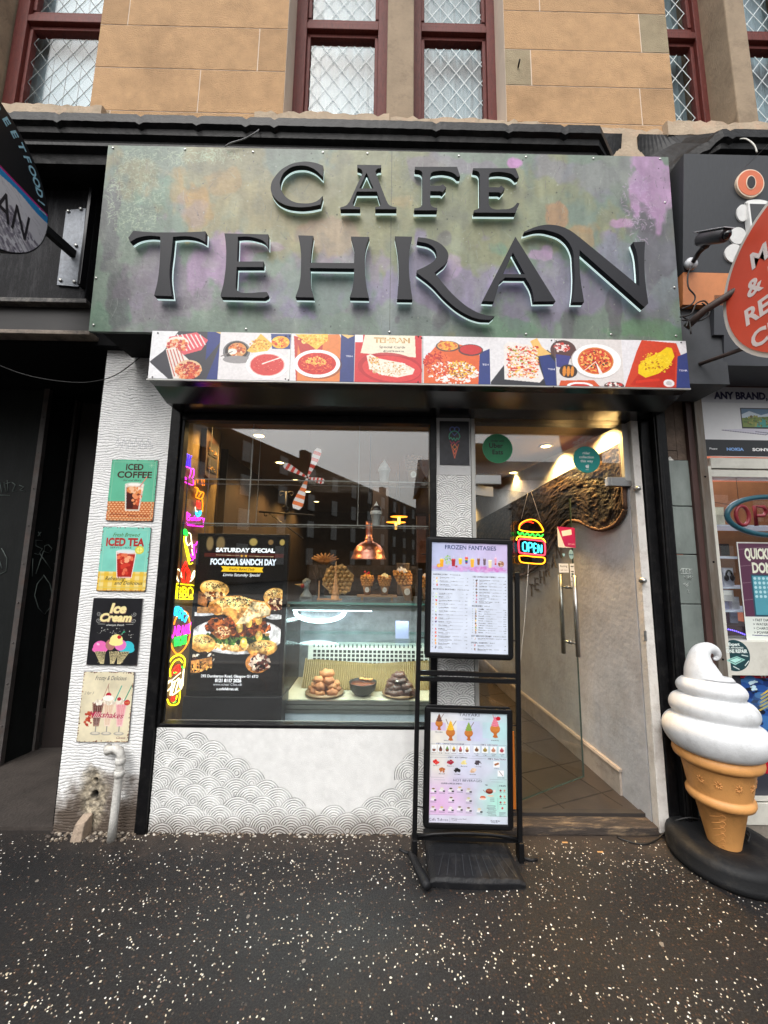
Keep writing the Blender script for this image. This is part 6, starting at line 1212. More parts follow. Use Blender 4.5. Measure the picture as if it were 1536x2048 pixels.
neon('neon_pizza_sign','lowest neon sign, a yellow oval with red slices and white lettering Pizza',[(YEL,[(118,1520),(110,1430),(135,1340),(190,1280),(250,1270),(290,1310),(285,1390)],.007),(YEL,[(150,1480),(150,1400),(190,1330),(240,1310),(268,1340)],.006),(RED,[(160,1470),(190,1400),(235,1365),(240,1420),(200,1450)],.007),(RED,[(205,1430),(230,1390)],.007),(GRN,[(180,1440),(210,1438)],.005),(GRN,[(262,1380),(280,1400)],.005),(WHT,[(100,1690),(108,1600),(130,1530),(160,1520),(165,1570),(120,1620)],.006),(WHT,[(150,1660),(158,1570)],.006),(WHT,[(170,1540),(195,1530),(165,1650),(200,1640)],.006),(WHT,[(205,1520),(235,1500),(200,1630),(238,1610)],.006),(WHT,[(255,1500),(240,1560),(258,1590),(280,1400),(268,1570)],.006),(WHT,[(112,1560),(250,1440)],.004),(YEL,[(240,1590),(240,1680),(225,1740),(180,1755),(140,1745),(120,1700)],.006),(RED,[(175,1660),(165,1700),(185,1720),(192,1670)],.008),(GRN,[(180,1730),(200,1720)],.006),(YEL,[(205,1700),(215,1660)],.005)])
m=MB(); m.tube(smooth([(-1.283,.09,2.1),(-1.280,.085,1.9),(-1.284,.08,1.7),(-1.282,.088,1.5),(-1.284,.095,1.3)]),.004,6); tag(m.build('neon_power_cable',M('blue_grey_cable',(70,90,104),.5),None,loc=(-1.28,.09,1.3)),'pale cable running down beside the neon signs at the window post','cable')
# ---------------------------------------------------------------- digital poster screen
SY=.15; KS=thing('digital_poster','freestanding digital poster screen advertising a focaccia sandwich, on a black plinth','screen',tuple(W(470,1456,SY)))
x0,x1,z0,z1=wrect(((400,1072),(569,1075),(379,1380),(557,1384)),SY); 
m=MB(); m.box(x0-.022,x1+.025,SY+.004,SY+.05,z0-.03,z1+.02); m.build('screen_body',PLAST,KS,bevel=.005)
m=MB(); m.box(x0-.03,x1+.03,SY-.01,SY+.18,.45,z0-.032); m.build('plinth',M('black_plinth',(24,26,30),.4,var=.1),KS,bevel=.004)
c=Cv(375,75,1260,1615,.42,(14,13,14))
# warm bokeh
for x,y,w_,h_,col in ((480,150,30,60,(150,124,80)),(590,150,36,60,(140,116,76)),(930,130,34,32,(190,164,90)),(1110,130,22,22,(150,116,70)),(1230,130,22,26,(200,170,90))): c.ell(x,y,w_,h_,col,0,.8,soft=.5)
c.rect(430,250,1250,290,(110,34,26),.55); c.scat(40,840,560,60,80,10,40,(( 26,24,26),(34,30,30)),seed=1,al=.4)
c.text('SATURDAY SPECIAL',852,236,42,(244,246,250),612,bold=.05); c.line([(552,268),(790,272)],3,(206,190,150)); c.line([(890,276),(1145,280)],3,(206,190,150))
for x in (817,860):
    c.poly([(x+16*math.cos(a*math.pi/5-math.pi/2)*(1 if a%2==0 else .42),276+16*math.sin(a*math.pi/5-math.pi/2)*(1 if a%2==0 else .42)) for a in range(10)],(236,180,60))
c.text('FOCACCIA SANDCH DAY',838,366,60,(230,240,252),680,bold=.05); c.poly([(610,385),(1050,392),(1032,416),(1048,442),(612,438),(634,412)],(240,190,40)); c.text('Freshy Baked Daily',828,424,26,(40,30,20),270,shear=.4); c.text('Limitu Satunday Special',828,484,30,(236,236,240),384,shear=.35)
def bread(x,y,rx,ry,seed,rot=0,base=(216,150,70)):
    c.ell(x,y,rx,ry,base,rot); c.ell(x,y-ry*.25,rx*.86,ry*.66,(234,184,104),rot,.9,soft=.2); c.ell(x-rx*.2,y-ry*.35,rx*.5,ry*.35,(250,222,160),rot,.6,soft=.4); c.scat(40,x,y-ry*.2,rx*.8,ry*.6,4,10,[(200,120,50),(244,206,140),(180,100,40)],seed=seed,al=.5); c.scat(60,x,y-ry*.4,rx*.7,ry*.4,3,6,[(30,22,18)],seed=seed+1,asp=.5)
c.ell(420,870,150,20,(206,206,210)); bread(560,615,150,85,3,.15); c.poly([(400,640),(500,690),(490,800),(400,770)],(176,110,60)); c.scat(60,560,690,120,40,8,22,[(120,60,30),(226,190,140),(160,80,40)],seed=5); c.rect(400,800,540,860,(196,140,80))
c.ell(1190,890,90,26,(214,214,216)); bread(1170,680,105,80,7,-.2); c.scat(90,1190,760,70,60,8,22,[(130,50,30),(226,190,150),(90,40,26)],seed=8)
c.ell(820,1080,470,180,(190,186,186)); c.ell(820,1070,440,160,(226,224,224)); 
c.poly([(480,1080),(560,1190),(820,1240),(960,1220),(1120,1130),(1150,1050)],(206,160,96)); c.scat(140,820,1170,290,50,6,18,[(226,180,110),(180,120,60),(240,206,150)],seed=9)
c.scat(420,810,1100,330,60,8,24,[(44,86,34),(70,120,50),(30,60,26),(110,150,70)],seed=10,asp=.4)
c.scat(520,820,990,330,90,10,30,[(150,64,28),(196,90,36),(110,44,20),(222,120,50),(90,36,18)],seed=11)
c.ell(670,1050,90,66,(196,120,60)); c.ell(680,1045,60,42,(236,190,140)); c.scat(60,670,1050,80,60,5,14,[(190,90,40),(240,200,150),(150,60,26)],seed=12)
for x,y in ((840,1000),(930,950),(1030,920),(890,1150),(1040,1080)): c.ell(x,y,34,50,(240,190,90)); c.ell(x-6,y-14,14,18,(252,224,150))
c.poly([(495,840),(520,750),(640,690),(820,680),(960,720),(1100,740),(1150,800),(1140,880),(980,920),(800,970),(720,860),(600,880)],(214,150,76)); c.poly([(560,760),(680,700),(860,690),(960,730),(860,800),(720,850),(640,830)],(240,200,130)); c.poly([(900,820),(960,740),(1080,750),(1140,820),(1130,870),(980,900),(900,960),(800,965)],(244,220,170)); c.scat(300,800,800,300,90,4,14,[(236,186,110),(250,226,170),(206,140,66),(190,110,46)],seed=13,al=.45); c.scat(110,800,740,180,50,4,8,[(26,20,16)],seed=14,asp=.5); c.ell(580,815,70,50,(190,120,56),.3); c.ell(740,850,80,44,(206,140,70),.2)
bread(480,1160,130,90,15,.15); c.scat(120,500,1300,110,50,8,26,[(46,28,26),(226,214,196),(80,40,30),(24,18,18)],seed=16); c.poly([(370,1330),(580,1290),(590,1380),(440,1450),(350,1470)],(196,130,66)); c.scat(60,470,1390,110,50,4,12,[(226,170,90),(60,30,20)],seed=17)
bread(1080,1200,150,80,18,-.1); c.ell(1040,1340,120,100,(200,130,66)); c.ell(1060,1340,95,80,(60,26,22)); c.scat(140,1070,1340,100,76,8,24,[(110,36,28),(226,200,180),(44,20,18),(150,60,40)],seed=19)
r=random.Random(4)
for _ in range(70):
    x=r.uniform(560,1180); y=r.uniform(1370,1560); c.line([(x,y),(x+10,y+r.uniform(30,90))],3,(110,66,40),.5*max(0,(x-500)/700))
hh,ww=c.h,c.w; f_=fbm(hh,ww,26,5,4); f2_=fbm(hh,ww,9,6,4); mk_=np.clip((np.linspace(75,1615,hh)[:,None]-520)/40,0,1); c.a*=(1+mk_*(.9*(f_-.5)+.7*(f2_-.5)))[...,None]; c.a=np.clip(c.a,0,255)
lum=c.a.mean(2,keepdims=True)/255; c.a=c.a*(1-mk_[...,None]*.55*(1-np.clip(lum*1.5,0,1))); c.rect(375,1440,1060,1615,(14,13,14),.8)
c.text('292 Dumbarton Road, Glasgow G1 6TD',770,1484,26,(240,240,244),570,bold=.03); c.text('0121 8117 2026',758,1528,32,(240,240,244),262,bold=.05); c.text('www.vches/ Cflec.olk',755,1562,24,(200,200,206),290,bold=0); c.text('c.cafefehran.uk',756,1604,24,(236,236,240),218,bold=.03)
c.obj('screen',M('lit_screen',attr=True,rough=.25,var=0,emis=.55),rectfn(x0,x1,z0,z1,SY),KS,thick=.003,edge=(10,10,10))
# ---------------------------------------------------------------- display case
CX0,CX1,CY0,CY1=-.64,.60,.25,.85
CASE=thing('display_case','glass fronted refrigerated display case with steel trim inside the cafe window','display case',(0,.5,.05))
m=MB(); m.box(CX0,CX1,CY0,CY1,.05,.56); m.build('white_base',M('pale_blue_white_panel',(186,204,214),.5,var=.08,vs=5,dirt=(120,126,130),dscale=6,damt=.3),CASE)
m=MB(); m.box(CX0-.004,CX1,CY0-.012,CY0+.02,.565,.585); m.box(CX0-.004,CX1,CY0-.008,CY0+.02,.588,.615); m.box(CX0-.004,CX1,CY0-.004,CY0+.02,.618,.640); m.build('steel_sill',STEEL,CASE)
m=MB(); m.box(CX0,CX1,CY0+.02,CY1,.60,.625); m.build('tray',M('case_tray',(190,180,160),.5),CASE)
m=MB(); m.box(CX0-.05,CX0-.004,CY0+.01,CY0+.06,.45,1.29); m.build('steel_post',STEEL,CASE,bevel=.003)
m=MB(); m.box(CX0,CX1,CY0-.002,CY0+.006,.64,1.262); m.box(CX0,CX0+.007,CY0+.008,CY1,.64,1.262); m.box(CX0,CX1,CY0-.002,CY1,1.264,1.274); m.build('glass_panes',glass_mat('case_glass',(.95,.99,.98),.03,.3),CASE)
m=MB(); m.box(CX0+.002,CX0+.012,CY0-.004,CY0-.002,.64,1.262); m.box(CX0,CX1,CY0-.006,CY0-.002,1.262,1.276); m.build('glass_edge',M('teal_glass_edge',(110,160,150),.15),CASE)
m=MB(); m.box(CX0+.05,CX1,CY1-.13,CY1-.10,.98,1.0); m.box(CX0,CX1,CY0+.03,CY1-.05,.985,.993); m.build('glass_shelf',glass_mat('case_shelf',(.86,.95,.93),.06,.5),CASE)
m=MB(); m.box(CX0,CX1,CY1-.03,CY1,.62,1.27); m.build('steel_back',M('scratched_steel_back',(150,152,160),.35,.5,var=.35,vs=10,bump=.2,bs=60),CASE)
m=MB(); m.box(CX0+.02,CX1,CY0+.06,CY0+.12,1.215,1.26); m.build('light_housing',STEEL,CASE)
m=MB(); m.box(CX0+.04,-.05,CY0+.07,CY0+.11,1.208,1.2145); m.build('case_lamp',M('case_led',(255,255,255),.3,var=0,emis=7,ecol=(214,246,255)),CASE)
m=MB(); m.col=(206,206,200); m.box(CX0+.10,CX1,CY1-.20,CY1-.18,.74,.93); m.col=(26,28,30)
for i in range(34):
    for j in range(4): m.box(CX0+.14+i*.033,CX0+.162+i*.033,CY1-.2025,CY1-.2002,.765+j*.030,.785+j*.030)
    m.box(CX0+.14+i*.033,CX0+.150+i*.033,CY1-.2025,CY1-.2002,.895,.920)
m.build('vent_grille',COLM,CASE)
la=bpy.data.lights.new('case_lamp_and_fill','AREA'); la.shape='RECTANGLE'; la.size=1.0; la.size_y=.1; la.energy=5; la.color=(.86,.97,1); lo_=bpy.data.objects.new('case_lamp_and_fill',la); lo_.location=(-.1,.42,1.20); S.collection.objects.link(lo_)
lb=bpy.data.lights.new('case_lamp_and_fill','AREA'); lb.shape='RECTANGLE'; lb.size=1.0; lb.size_y=.08; lb.energy=3; lb.color=(1,.97,.9); lo2=bpy.data.objects.new('case_lamp_and_fill',lb); lo2.location=(-.1,.36,.975); lo2.rotation_euler=(math.radians(18),0,0); S.collection.objects.link(lo2)  # added fill below the shelf, no fixture there, brightens the lower case
# glowing oval tube stands in for a ring lamp's reflection in the glass
RG=thing('ring_reflection','glowing white oval tube imitating a lamp reflection at the back of the display case','lamp',tuple(W(640,1225,.78)))
p=W(640,1222,.78); m=MB(); m.tube([(p[0]+.20*math.cos(a),.775+.03*math.sin(a),p[2]+.075*math.sin(a)) for a in np.linspace(2.5,7.0,40)],.016,10); m.build('reflection_tube',M('ring_reflection_glow',(255,255,255),.3,var=0,emis=5,ecol=(225,250,255)),RG)
m=MB(); q0=[W(x,y,.80) for x,y in ((590,1330),(640,1360))]
m.smooth=True; rib=[]; n=70
vs=[];fs=[]
for i in range(n*2+1):
    x=-.56+i*(1.10/(n*2)); y=.60+.006*(i%2)+.10*abs(x+.02); vs+=[(x,y-.12,.628),(x,y,.79+.04*abs(x+.05))]
for i in range(n*2): fs.append((2*i,2*i+2,2*i+3,2*i+1))
m.smooth=False; m.add(vs,fs); tag(m.build('corrugated_board',M('gold_corrugated_card',(122,100,58),.6,var=.15,vs=10),None,loc=(0,.55,.628)),'gold corrugated board curving behind the pastries in the display case','board')
m=MB(); m.box(W(791,1260,.5)[0],W(817,1260,.5)[0],.49,.50,.996,1.12); tag(m.build('price_card',M('lilac_card',(150,156,190),.6,var=.03),None,loc=(W(804,1300,.5)[0],.495,.996)),'blank lilac card standing on the glass shelf of the display case','card')
# pastries
def pile(name,label,cat,px0,px1,py,Y,cols,rows,rad,zb=.632,seed=0,cream=False):
    a=W(px0,py,Y)[0]; b=W(px1,py,Y)[0]; cx=(a+b)/2; hw=(b-a)/2; t=thing(name,label,cat,(cx,Y,zb)); rr=random.Random(seed)
    m=MB(); m.lathe([(hw*.4,0),(hw*1.02,.008),(hw*1.05,.014),(hw*.4,.010)],(cx,Y,zb),24); m.build('plate',M('pastry_plate',(150,116,84),.5),t)
    for k in range(rows):
        n=max(1,int(7-k*2)); R=hw*(1-k/rows)*.72
        for i in range(n):
            an=6.28*i/n+k*.5; m=MB(); R2=R*rr.uniform(.75,1.1); an+=rr.uniform(-.25,.25); cc=(cx+R2*math.cos(an),Y+R2*.8*math.sin(an),zb+.022+k*rad*.98+rr.uniform(-.006,.006)); k0=len(m.v); m.ball(cc,rad*rr.uniform(.85,1.2),12,(rr.uniform(1.0,1.35),1,rr.uniform(.65,.9)))
            for q in range(k0,len(m.v)): v=np.array(m.v[q]); m.v[q]=tuple(v+ (v-np.array(cc))*.18*math.sin(v[0]*150+v[2]*90+i))
            m.build('pastry',cols[(i+k)%len(cols)],t)
    if cream:
        m=MB()
        for k in range(3): m.ball((cx+rr.uniform(-.05,.05),Y-.05,zb+.06+k*.02),.014,8,(1.6,.6,.5))
        m.build('cream',M('cream_filling',(226,218,206),.5),t)
CK=M('tan_pastry',(160,98,58),.6,var=.25,vs=50,bump=.4,bs=120); CK2=M('gold_pastry',(178,116,70),.6,var=.25,vs=50,bump=.4,bs=120); CH=M('chocolate_pastry',(66,38,30),.35,var=.3,vs=60,bump=.5,bs=90); CH2=M('dark_chocolate_pastry',(84,50,40),.4,var=.3,vs=60,bump=.5,bs=90)
pile('pastry_pile','heap of round tan pastries on a plate at the left of the display case','pastry',612,686,1398,.42,[CK,CK2],4,.034,seed=1)
pile('chocolate_pile','heap of dark chocolate pastries with cream right of the black bowl','pastry',765,832,1398,.42,[CH,CH2],4,.036,seed=2,cream=True)
p=W(725,1398,.42); t=thing('sauce_bowl','black bowl filled with glossy melted chocolate in the display case','bowl',(p[0],.42,.63))
m=MB(); m.lathe([(.03,0),(.06,.004),(.088,.035),(.097,.075),(.099,.082),(.094,.082),(.090,.068),(.03,.064)],(p[0],.42,.63),36); m.build('bowl',M('black_bowl',(26,25,26),.4),t)
m=MB(); m.lathe([(.09,.066),(.088,.069),(.001,.071)],(p[0],.42,.63),36); m.build('chocolate',M('melted_chocolate',(112,58,40),.12,var=.12,vs=20,coat=.5),t)
m=MB()
for x,y in ((.02,.05),(-.01,.06),(.05,.045)): m.ball((p[0]+x,.42+y,.715),.016,8,(1.3,1,.5))
m.col=None; m.build('nut_topping',M('caramel_bits',(196,140,80),.4,var=.3,vs=60),t)
# ---------------------------------------------------------------- acrylic shelves in the window
for lab,z,y in (('upper',2.085,.16),('lower',1.79,.16)):
    m=MB(); m.box(-1.30,.35,y-.07,y+.09,z-.005,z); o=m.build('acrylic_shelf',CLEAR,None,loc=(-.4,y,z)); tag(o,lab+' clear acrylic shelf hung across the shop window','shelf','clear shelves across the shop window')
    m=MB(); m.box(-1.30,.35,y-.0715,y-.0703,z-.006,z+.001); m.box(-1.30,.35,y+.0903,y+.0915,z-.006,z+.001); m.build('shelf_edge',EDGEG,o)
m=MB(); m.box(-.868,-.862,.08,.083,1.79,2.50); m.box(-.868,-.864,.245,.248,1.79,2.50); m.box(-.150,-.146,.08,.083,1.79,2.53); m.box(-1.22,-1.217,.25,.253,1.5,2.5); m.box(-.862,-.15,.08,.083,2.50,2.504); tag(m.build('shelf_hangers',EDGEG,None,loc=(-.5,.1,1.79)),'thin clear upright strips holding the acrylic shelves in the window','shelf support')
# cups on the shelves
def softcup(label,px,py,z,y=.14,dark=False):
    x=W(px,py,y)[0]; t=thing('ice_cream_cup',label,'ice cream model',(x,y,z),'model soft serve cups on the window shelves')
    m=MB(); m.lathe([(.024,0),(.028,.004),(.034,.075),(.040,.078),(.040,.084),(.030,.084)],(x,y,z+.001),24); m.build('cup',M('model_cup',(206,208,204),.5),t)
    m=MB(); m.lathe([(.038,.084),(.042,.092),(.036,.104),(.037,.108),(.026,.122),(.027,.126),(.014,.140),(.004,.158),(.001,.166)],(x,y,z),24); m.build('soft_serve',M('model_cream',(226,224,218),.5),t)
    m=MB(); m.lathe([(.0385,.100),(.039,.106),(.030,.124),(.020,.136)] if dark else [(.0385,.086),(.0435,.091),(.038,.100)],(x,y,z),24); m.build('sauce',M('model_sauce',(48,36,34),.3) if dark else M('model_white_sauce',(214,214,210),.3),t)
softcup('white soft serve cup standing on the upper window shelf',768,972,2.086)
softcup('soft serve cup with a dark band of sauce on the lower window shelf',752,1055,1.791,dark=True)
# bubble waffle cones
WAF=M('bubble_waffle_gold',(206,144,72),.5,var=.15,vs=20); KR=M('kraft_paper',(160,122,86),.8,var=.08,vs=30)
def bubble(x,y,z,h,rt,rb,col,label,name='waffle_cup',top=None,tilt=0,waf=WAF,seed=0):
    t=thing(name,label,'waffle cup model',(x,y,z),'model bubble waffle cups'); rr=random.Random(seed)
    T=lambda u,v,w_: (x+u+tilt*w_,y+v,z+w_)
    m=MB(); k0=len(m.v); m.lathe([(rb,0),(rt,h),(rt-.003,h),(rb-.003,.004)],(0,0,0),20)
    for q in range(k0,len(m.v)): m.v[q]=T(*m.v[q])
    m.build('paper_cone',KR,t)
    m=MB()
    for row in range(5):
        n=11; R=rt*(1.0+.13*min(row,3)-.0*row)
        for i in range(n):
            a=6.28*(i+.5*(row%2))/n
            if row==4 and i%3==0: continue
            u,v,w_=R*math.cos(a),R*math.sin(a),h*.95+row*rt*.48
            m.ball(T(u,v,w_),rt*.32,8)
    k0=len(m.v); m.lathe([(rt*.8,h*.9),(rt*1.15,h+rt*1.6),(rt*1.0,h+rt*1.6),(.001,h+rt)],(0,0,0),16)
    for q in range(k0,len(m.v)): m.v[q]=T(*m.v[q])
    m.build('waffle',waf,t)
    if top:
        m=MB(); k0=len(m.v); H0=h+rt*1.4
        m.col=top[0]; m.lathe([(rt*.95,H0),(rt*1.05,H0+rt*.3),(rt*.85,H0+rt*.8),(rt*.45,H0+rt*1.15),(.001,H0+rt*1.3)],(0,0,0),18)
        for q in range(k0,len(m.v)): m.v[q]=T(*m.v[q])
        for k in range(5):
            m.col=top[1]; a0=rr.random()*6
            m.tube([T(rt*1.02*math.cos(a)*(1-.12*k),rt*1.02*math.sin(a)*(1-.12*k),H0+rt*(.2+.2*k)+rt*.12*math.sin(a*5)) for a in np.linspace(a0,a0+4.5,16)],rt*.09,6)
        if len(top)>2:
            m.col=top[2]; 
            for k in range(4): m.ball(T(rr.uniform(-.7,.7)*rt,-rt*.5,H0+rt*(.9+.2*k)),rt*.27,8)
            m.col=(90,150,60); m.ball(T(rt*.5,-rt*.3,H0+rt*1.3),rt*.3,8,(1.4,.4,.5))
        m.build('topping',COLG,t)
    p=T(0,-(rt+rb)/2-.0015,h*.5); m=MB(); fn=lambda u,v,d:(p[0]+u,p[1]-d-.001,p[2]+v); m.col=(226,220,206); m.prism([(rt*.52*math.cos(a),rt*.58*math.sin(a)) for a in np.linspace(0,6.283,25)[:-1]],fn,0,.002)
    m.col=(120,110,96)
    for k in range(3): m.box(p[0]-rt*.25,p[0]+rt*.25,p[1]-.0036,p[1]-.0031,p[2]+rt*(.2-.2*k),p[2]+rt*(.23-.2*k))
    m.build('round_label',COLM,t)
TP=1.276; sc1=.00315
yb=.42
pl_=W(752,1200,yb); x0=W(714,1196,yb)[0]; x1=W(794,1196,yb)[0]; zt_=W(752,1190,yb)[2]
m=MB(); m.box(x0,x1,yb-.045,yb+.045,zt_-.012,zt_); m.box(x0+.03,x0+.045,yb-.03,yb+.03,TP,zt_-.013); m.box(x1-.045,x1-.03,yb-.03,yb+.03,TP,zt_-.013); tag(m.build('cone_stand',M('pale_wood',(150,116,78),.6,var=.15,vs=20,stretch=(.3,3,3)),None,loc=((x0+x1)/2,yb,TP)),'small wooden bench on the case holding two bubble waffle cups','stand')
bubble(W(734,1190,yb)[0],yb,zt_+.001,.075,.031,.022,WAF,'waffle cup topped with orange cream and strawberries, left on the wooden bench',top=((236,160,70),(196,40,50),(214,50,60)),seed=1)
bubble(W(769,1190,yb)[0],yb,zt_+.001,.075,.031,.022,WAF,'waffle cup topped with pale cream and dark sauce, right on the wooden bench',top=((232,222,170),(44,30,34)),seed=2)
bubble(W(818,1205,yb)[0],yb,TP+.001,.13,.042,.030,WAF,'large leaning waffle cup striped with white and dark sauce, left of the menu stand post',top=((226,220,214),(40,30,50)),tilt=-.25,seed=3)
bubble(W(848,1205,yb)[0]+.02,yb,TP+.001,.11,.034,.026,WAF,'waffle cup with tall white cream, half hidden by the menu stand',top=((232,226,218),(230,190,140)),seed=4)
xq=W(826,975,.14)[0]; bubble(xq,.14,2.087,.105,.038,.030,WAF,'plain waffle cup without topping on the upper window shelf',waf=M('plain_waffle',(176,130,100),.6,var=.1),seed=5)
# round bubble waffle and wooden tower stand
WB=thing('bubble_waffle','flat hexagonal bubble waffle standing upright behind a wafer tower','waffle model',(W(675,1200,.52)[0],.52,TP))
cx=W(676,1160,.52)[0]; cz=W(676,1160,.52)[2]; R_=.125; m=MB(); m.prism([(R_*1.0*math.cos(a),R_*1.0*math.sin(a)) for a in np.linspace(.3,6.58,7)[:-1]],lambda u,v,d:(cx+u,.525+d,cz+v),0,.012)
for i in range(-4,5):
    for j in range(-4,5):
        u=(i+.5*(j%2))*.034; v=j*.030
        if math.hypot(u,v)<.118: m.ball((cx+u,.522,cz+v),.0165,10)
m.build('waffle_sheet',M('waffle_tan',(186,150,96),.55,var=.2,vs=14),WB)
x=W(670,1200,.40)[0]; WT=thing('wafer_tower','tall turned wooden wafer tower on the left of the case top','ornament',(x,.40,TP))
pr=[(.036,0),(.036,.008),(.028,.012),(.030,.03),(.022,.035)]; z=.035; R=.024
for k in range(7): pr+= [(R,z+.002),(R*.98,z+.018),(R*.84,z+.020)]; z+=.022; R*=.84
pr+=[(.006,z),(.004,z+.07),(.001,z+.09)]
m=MB(); m.lathe(pr,(x,.40,TP),20); m.build('tower',M('turned_wood',(196,150,104),.6,var=.15,vs=20),WT)
m=MB(); xa=W(637,1200,.40)[0]; m.box(xa-.01,x+.05,.385,.415,TP,TP+.008); m.box(xa-.004,xa+.006,.395,.405,TP+.008,TP+.135); m.build('stand_arm',M('turned_wood'),WT)
# bust with a cone beak
x=W(610,1200,.42)[0]; BU=thing('plaster_bust','grey classical bust model with a waffle cone beak on the case corner','bust',(x,.42,TP))
m=MB(); m.ball((x+.004,.42,TP+.105),.030,14,(.92,1,1.15)); m.lathe([(.045,.018),(.040,.03),(.022,.055),(.016,.075),(.020,.09)],(x+.008,.42,TP),16); m.box(x-.035,x+.045,.395,.445,TP,TP+.018); m.ball((x-.024,.40,TP+.10),.006,8)
rr=random.Random(3)
for k in range(40): a=rr.uniform(0,6.28); b_=rr.uniform(.2,1.4); m.ball((x+.008+.030*math.cos(a)*math.cos(b_),.42+.030*math.sin(a)*math.cos(b_),TP+.112+.032*math.sin(b_)),.007,6)
m.build('bust',M('bust_plaster',(150,158,156),.6,var=.15,vs=40),BU)
m=MB(); m.tube([(x-.022,.405,TP+.100),(x-.075,.395,TP+.108)],[.013,.001],10); m.build('cone_beak',M('cone_tan',(206,170,110),.6),BU)
m=MB(); m.ball((x-.016,.398,TP+.096),.016,10); m.build('red_sauce',M('red_sauce',(170,44,40),.3),BU)
# dark dried plant
m=MB(); x=W(640,1200,.7)[0]
for k in range(11): a=k*.57; m.tube([(x+.01*math.cos(a),.7+.01*math.sin(a),TP),(x+.035*math.cos(a),.7+.03*math.sin(a),TP+.12),(x+.07*math.cos(a),.7+.05*math.sin(a),TP+.22+.04*math.sin(k*2))],[.008,.007,.001],6)
t=thing('dried_plant','dark spiky dried plant behind the bust','plant',(x,.7,TP)); m.build('leaves',M('dark_leaf',(60,52,50),.7,var=.2),t)
m=MB(); m.lathe([(.03,0),(.035,.03),(.025,.03)],(x,.7,TP+.001),14); m.build('pot',DARK,t)
# copper lamp
x=W(737,1120,.60)[0]; zb_=W(737,1119,.60)[2]
CL=thing('copper_lamp','hammered copper dome heat lamp hanging over the display case','lamp',(x,.60,zb_))
pr=[(.136,0),(.138,.004),(.126,.03),(.116,.07),(.095,.105),(.060,.130),(.038,.138),(.032,.15),(.032,.165),(.026,.17),(.026,.30)]
PR=[]
for (a,b),(c_,d) in zip(pr[:-1],pr[1:]):
    for k in range(4): PR.append((a+(c_-a)*k/4,b+(d-b)*k/4))
PR.append(pr[-1])
m=MB(); m.lathe(PR,(x,.60,zb_),72,wob=lambda a,z:(-.032*max(0,math.sin(a*14+ (round(z/.017)%2)*math.pi))*max(0,math.sin(z/.017*math.pi)) if z<.12 else 0)); m.build('shade',M('hammered_copper',(228,156,134),.34,1,var=.12,vs=30),CL)
m=MB(); m.ball((x,.60,zb_+.02),.03,12); m.build('bulb',M('dark_bulb',(70,50,44),.3),CL)
m=MB(); m.tube([(x,.60,zb_+.30),(x,.60,2.585)],.004,6); m.build('cable',CABLE,CL)
# orange pendant discs
for lab,px,py,Y in (('nearer and higher',798,1034,1.5),('farther and lower',792,1045,1.9)):
    p=W(px,py,Y); t=thing('pendant_light',lab+' of two glowing orange disc pendants in the back of the cafe','pendant light',tuple(p),'orange disc pendants')
    m=MB(); m.lathe([(.085*Y/1.5,0),(.087*Y/1.5,.004),(.02,.012)],tuple(p),28); m.build('disc',M('glow_disc',(255,170,60),.4,var=0,emis=2.2,ecol=(255,150,40)),t)
    m=MB(); m.lathe([(.012,-.075),(.014,-.07),(.014,0)],tuple(p),14); m.build('lamp_stem',M('glow_stem',(255,210,120),.4,var=0,emis=3,ecol=(255,190,90)),t)
    m=MB(); m.tube([tuple(p+np.array((0,0,.012))),(p[0],p[1],2.585)],.003,5); m.build('cord',CABLE,t)
# pinwheel
p0=W(615,955,.12); PW=thing('pinwheel','red and white four bladed pinwheel hanging in the middle of the shop window','pinwheel',tuple(p0))
for tx,ty,w_,cA in ((638,897,8,0),(568,929,7,1),(648,963,6,2),(592,1018,11,3)):
    q=W(tx,ty,.12); d=q-p0; L=np.linalg.norm(d); d/=L; n=np.cross(d,(0,1,0)); ww=w_*.0032; m=MB(); seg=9
    for k in range(seg):
        a,b=k/seg,(k+1)/seg; wa,wb=ww*(.15+.85*min(1,a*1.35))*(1 if a<.9 else .7),ww*(.15+.85*min(1,b*1.35))*(1 if b<.95 else .6)
        m.col=(236,226,222) if k%2==0 else ((226,60,40) if cA!=3 else (236,120,60)); tw=.012*math.sin(k*.4)
        A,B=p0+d*L*a,p0+d*L*b; m.add([A-n*wa,A+n*wa,B+n*wb,B-n*wb,A-n*wa+(0,.006+tw,0),A+n*wa+(0,.003,0),B+n*wb+(0,.003,0),B-n*wb+(0,.006+tw,0)],[(0,1,2,3),(7,6,5,4),(0,4,5,1),(2,6,7,3),(1,5,6,2),(3,7,4,0)])
    m.build('blade',M('pinwheel_sheet',attr=True,rough=.4,var=.05,emis=.18),PW)
m=MB(); m.ball(tuple(p0+np.array((0,-.006,0))),.008,10); m.tube([tuple(p0),(p0[0],.12,2.45)],.0008,4); m.build('hub',M('hub_red',(150,40,36),.4),PW)
